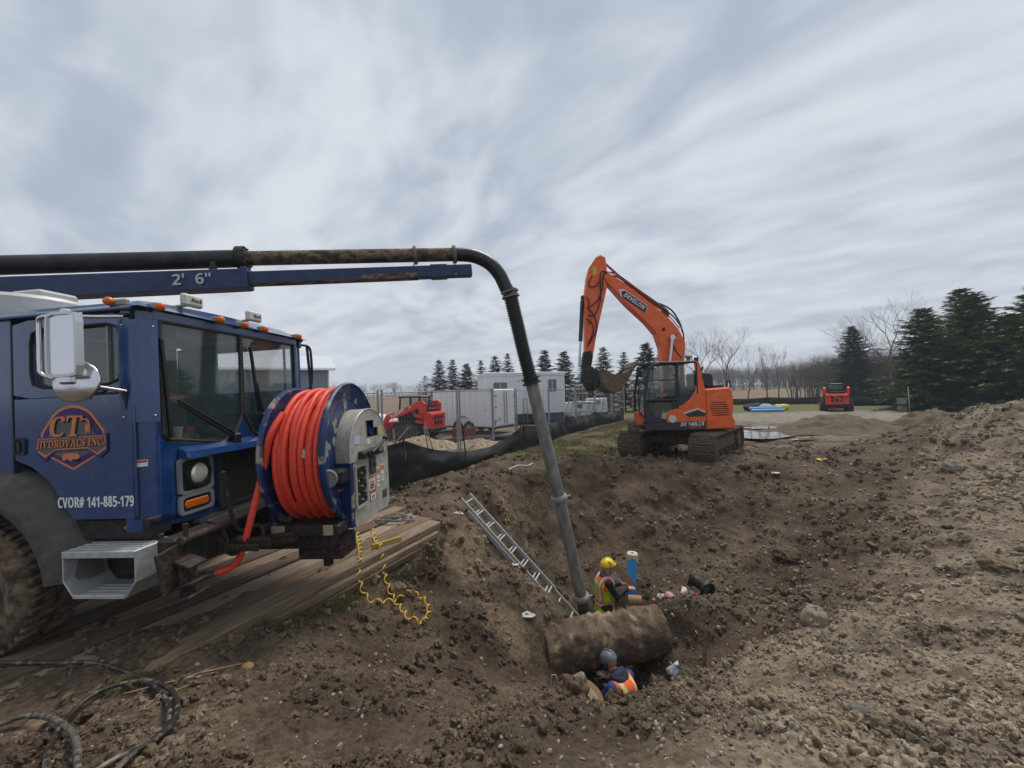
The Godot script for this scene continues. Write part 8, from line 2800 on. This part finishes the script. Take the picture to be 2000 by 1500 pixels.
func build_trees() -> void:
	var dark := Color(0.045, 0.062, 0.032)
	var pale := Color(0.10, 0.135, 0.062)
	var spr := [conifer_mesh(301, 6.4, 1.9, 27, 11, 17.0, dark, pale), conifer_mesh(302, 6.4, 1.75, 25, 10, 16.0, dark, pale, 0.1), conifer_mesh(303, 6.4, 2.05, 29, 11, 16.0, dark * 1.15, pale * 1.15)]
	var meshes := []
	for b in spr:
		meshes.append(b.mesh())
	var row := [[858, 704, 46, 0], [885, 703, 46, 1], [912, 711, 47, 2], [940, 704, 46, 1], [968, 696, 45, 0], [993, 691, 45, 1], [1065, 685, 44, 0], [1103, 687, 44, 2], [1140, 698, 43, 1], [1180, 679, 40, 0], [1220, 688, 38, 1], [1264, 671, 37, 2], [1292, 690, 40, 0]]
	var what := ["standing next to the ragged pine", "second in the row from the ragged pine", "third in the row from the ragged pine", "behind the edge of the office trailer by its small window", "behind the office trailer's first window", "behind the office trailer's door", "behind the office trailer beside the suction pipe", "between the office trailer and the excavator arm", "behind the excavator's bucket cylinder", "behind the excavator's raised bucket", "beyond the bucket's cutting edge", "beside the excavator cab's mirror", "behind the excavator's cab roof"]
	for i in row.size():
		var q: Array = row[i]
		var d: float = q[2]
		var x: float = (q[0] - 1000.0) / 765.0 * d
		var hor: float = 768.0 - 0.03 * (q[0] - 1000.0)
		var top: float = 2.1 + (hor - q[1]) * d / 765.0
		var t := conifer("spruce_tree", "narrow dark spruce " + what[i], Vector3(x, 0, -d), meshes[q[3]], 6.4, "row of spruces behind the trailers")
		t.scale = Vector3.ONE * (top / 6.4)
		t.rotation.y = i * 1.3
	# a ragged pine at the row's left end
	var pine := conifer("pine_tree", "open ragged pine at the end of the spruce row", Vector3(-10.2, 0, -46), conifer_mesh(304, 4.4, 2.0, 12, 7, 8.0, dark * 1.3, pale * 1.3, 0.25).mesh(), 4.4, "")
	pine.rotation.y = 1.0
	# the lone fir and the dense evergreens on the right
	conifer("fir_tree", "tall dark fir beside the parked loader", Vector3(40.2, 0, -46), conifer_mesh(305, 8.7, 3.3, 42, 14, 15.0, dark * 1.3, pale * 1.3, 0.02).mesh(), 8.7, "evergreens beyond the lawn")
	var ever := [[30.4, 28.8, 7.4, 3.3, 311], [34.0, 28.6, 8.3, 3.6, 312], [38.4, 28.4, 8.8, 3.8, 313], [32.4, 25.4, 6.2, 3.6, 314], [36.6, 24.4, 7.6, 4.0, 315], [35.8, 31.0, 9.3, 3.4, 316]]
	var lab := ["dense green evergreen at the edge of the clump by the riser", "tall evergreen second in the clump by the riser", "tall evergreen deep in the clump by the riser", "broad low evergreen in front of the clump", "broad evergreen at the end of the clump beside the spoil heap", "tallest evergreen with bare leaders at the back of the clump"]
	for i in ever.size():
		var q: Array = ever[i]
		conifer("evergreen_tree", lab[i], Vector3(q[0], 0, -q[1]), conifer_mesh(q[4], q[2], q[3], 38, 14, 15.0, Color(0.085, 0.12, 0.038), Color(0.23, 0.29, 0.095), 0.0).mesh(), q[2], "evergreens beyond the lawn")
	# bare trees
	bare_tree("broad bare tree standing beyond the excavator's engine", Vector3(23.0, 0, -47.5), 321, 9.2, 1.0, 8, "bare trees")
	bare_tree("second broad bare tree, its crown mingling with the first", Vector3(26.2, 0, -48.5), 322, 8.8, 1.0, 8, "bare trees")
	bare_tree("slender bare tree nearest the broad pair", Vector3(30.0, 0, -50.0), 323, 6.2, 0.6, 7, "bare trees")
	bare_tree("slender bare tree with pale upright twigs in the field edge", Vector3(32.5, 0, -50.0), 324, 6.4, 0.55, 7, "bare trees")
	bare_tree("slender bare tree nearest the parked loader", Vector3(36.0, 0, -53.0), 325, 6.4, 0.55, 7, "bare trees")
	bare_tree("tall leaning bare tree behind the fir", Vector3(47.5, 0, -49.0), 326, 12.5, 0.85, 8, "bare trees")
	bare_tree("bare tree between fir and evergreens", Vector3(44.0, 0, -50.0), 327, 9.5, 0.8, 8, "bare trees")
	bare_tree("bare tree beside the evergreen clump's edge", Vector3(49.5, 0, -47.0), 328, 9.0, 0.9, 8, "bare trees")
	# brush and woods far off
	var g := RandomNumberGenerator.new()
	g.seed = 331
	for v in 3:
		var m := bare_tree_mesh(341 + v, 1.0, 0.9, 6, 3)
		var both := mb()
		for b: MB in m:
			both.v.append_array(b.v)
			both.n.append_array(b.n)
			both.uv.append_array(b.uv)
		var mm := MultiMesh.new()
		mm.transform_format = MultiMesh.TRANSFORM_3D
		mm.use_colors = true
		mm.mesh = both.mesh()
		var pl := []
		for i in 520:
			var px := g.randf_range(-350, 2500)
			if px > 600 and px < 1380 and g.randf() < 0.6:
				px = g.randf_range(1380, 1850)
			var d := g.randf_range(150, 215)
			var x := (px - 1000.0) / 765.0 * d
			var h := g.randf_range(5.5, 9.5) * (0.8 if px < 1300 else 1.0)
			pl.append(Transform3D(Basis(Vector3(0, 1, 0), g.randf() * TAU).scaled(Vector3(h * 1.35, h, h * 1.35)), Vector3(x, far_h(x, d) - 0.2, -d)))
		for i in 110:
			# the brush behind the fir
			var x := g.randf_range(43.0, 58.0)
			var d := g.randf_range(49.0, 62.0)
			var h := g.randf_range(2.5, 6.5)
			pl.append(Transform3D(Basis(Vector3(0, 1, 0), g.randf() * TAU).scaled(Vector3(h * 1.2, h, h * 1.2)), Vector3(x, 0, -d)))
		mm.instance_count = pl.size()
		for i in pl.size():
			mm.set_instance_transform(i, pl[i])
			var k := g.randf_range(0.75, 1.2)
			mm.set_instance_color(i, Color(0.135 * k, 0.118 * k, 0.106 * k))
		var o := MultiMeshInstance3D.new()
		o.name = numbered("far_woods")
		o.multimesh = mm
		o.material_override = tinted(0.95)
		add_child(o)
		tag(o, ["grey brown leafless woods along the horizon", "bare far woods and brush behind the fir", "hazy leafless wood edge beyond the fields"][v], "woods", "", "stuff")
	# low cedars dotted along the field's far edge
	var ced := conifer_mesh(351, 2.0, 0.9, 9, 8, 9.0, dark, pale, 0.0).mesh()
	for i in 9:
		var px: float = [1432, 1450, 1472, 1495, 1512, 1528, 1560, 1582, 700][i]
		var d := 120.0
		var x := (px - 1000.0) / 765.0 * d
		var c := conifer("field_cedar", "small dark cedar at the edge of the far field", Vector3(x, far_h(x, d), -d), ced, 2.0, "small cedars by the far field")
		c.scale = Vector3.ONE * [1.5, 2.2, 1.3, 2.4, 1.9, 1.5, 2.4, 1.6, 1.4][i]

func build_scene() -> void:
	build_ground()
	print("ground ", Time.get_ticks_msec())
	build_clods()
	build_truck()
	print("truck ", Time.get_ticks_msec())
	build_excavator()
	build_worker_yellow()
	build_worker_grey()
	build_operator()
	build_mats()
	build_hoses()
	build_pit_things()
	build_grass()
	print("people ", Time.get_ticks_msec())
	build_fences()
	build_loaders()
	build_trailers()
	build_heaps()
	build_right_side()
	print("back ", Time.get_ticks_msec())
	build_trees()
	print("trees ", Time.get_ticks_msec())
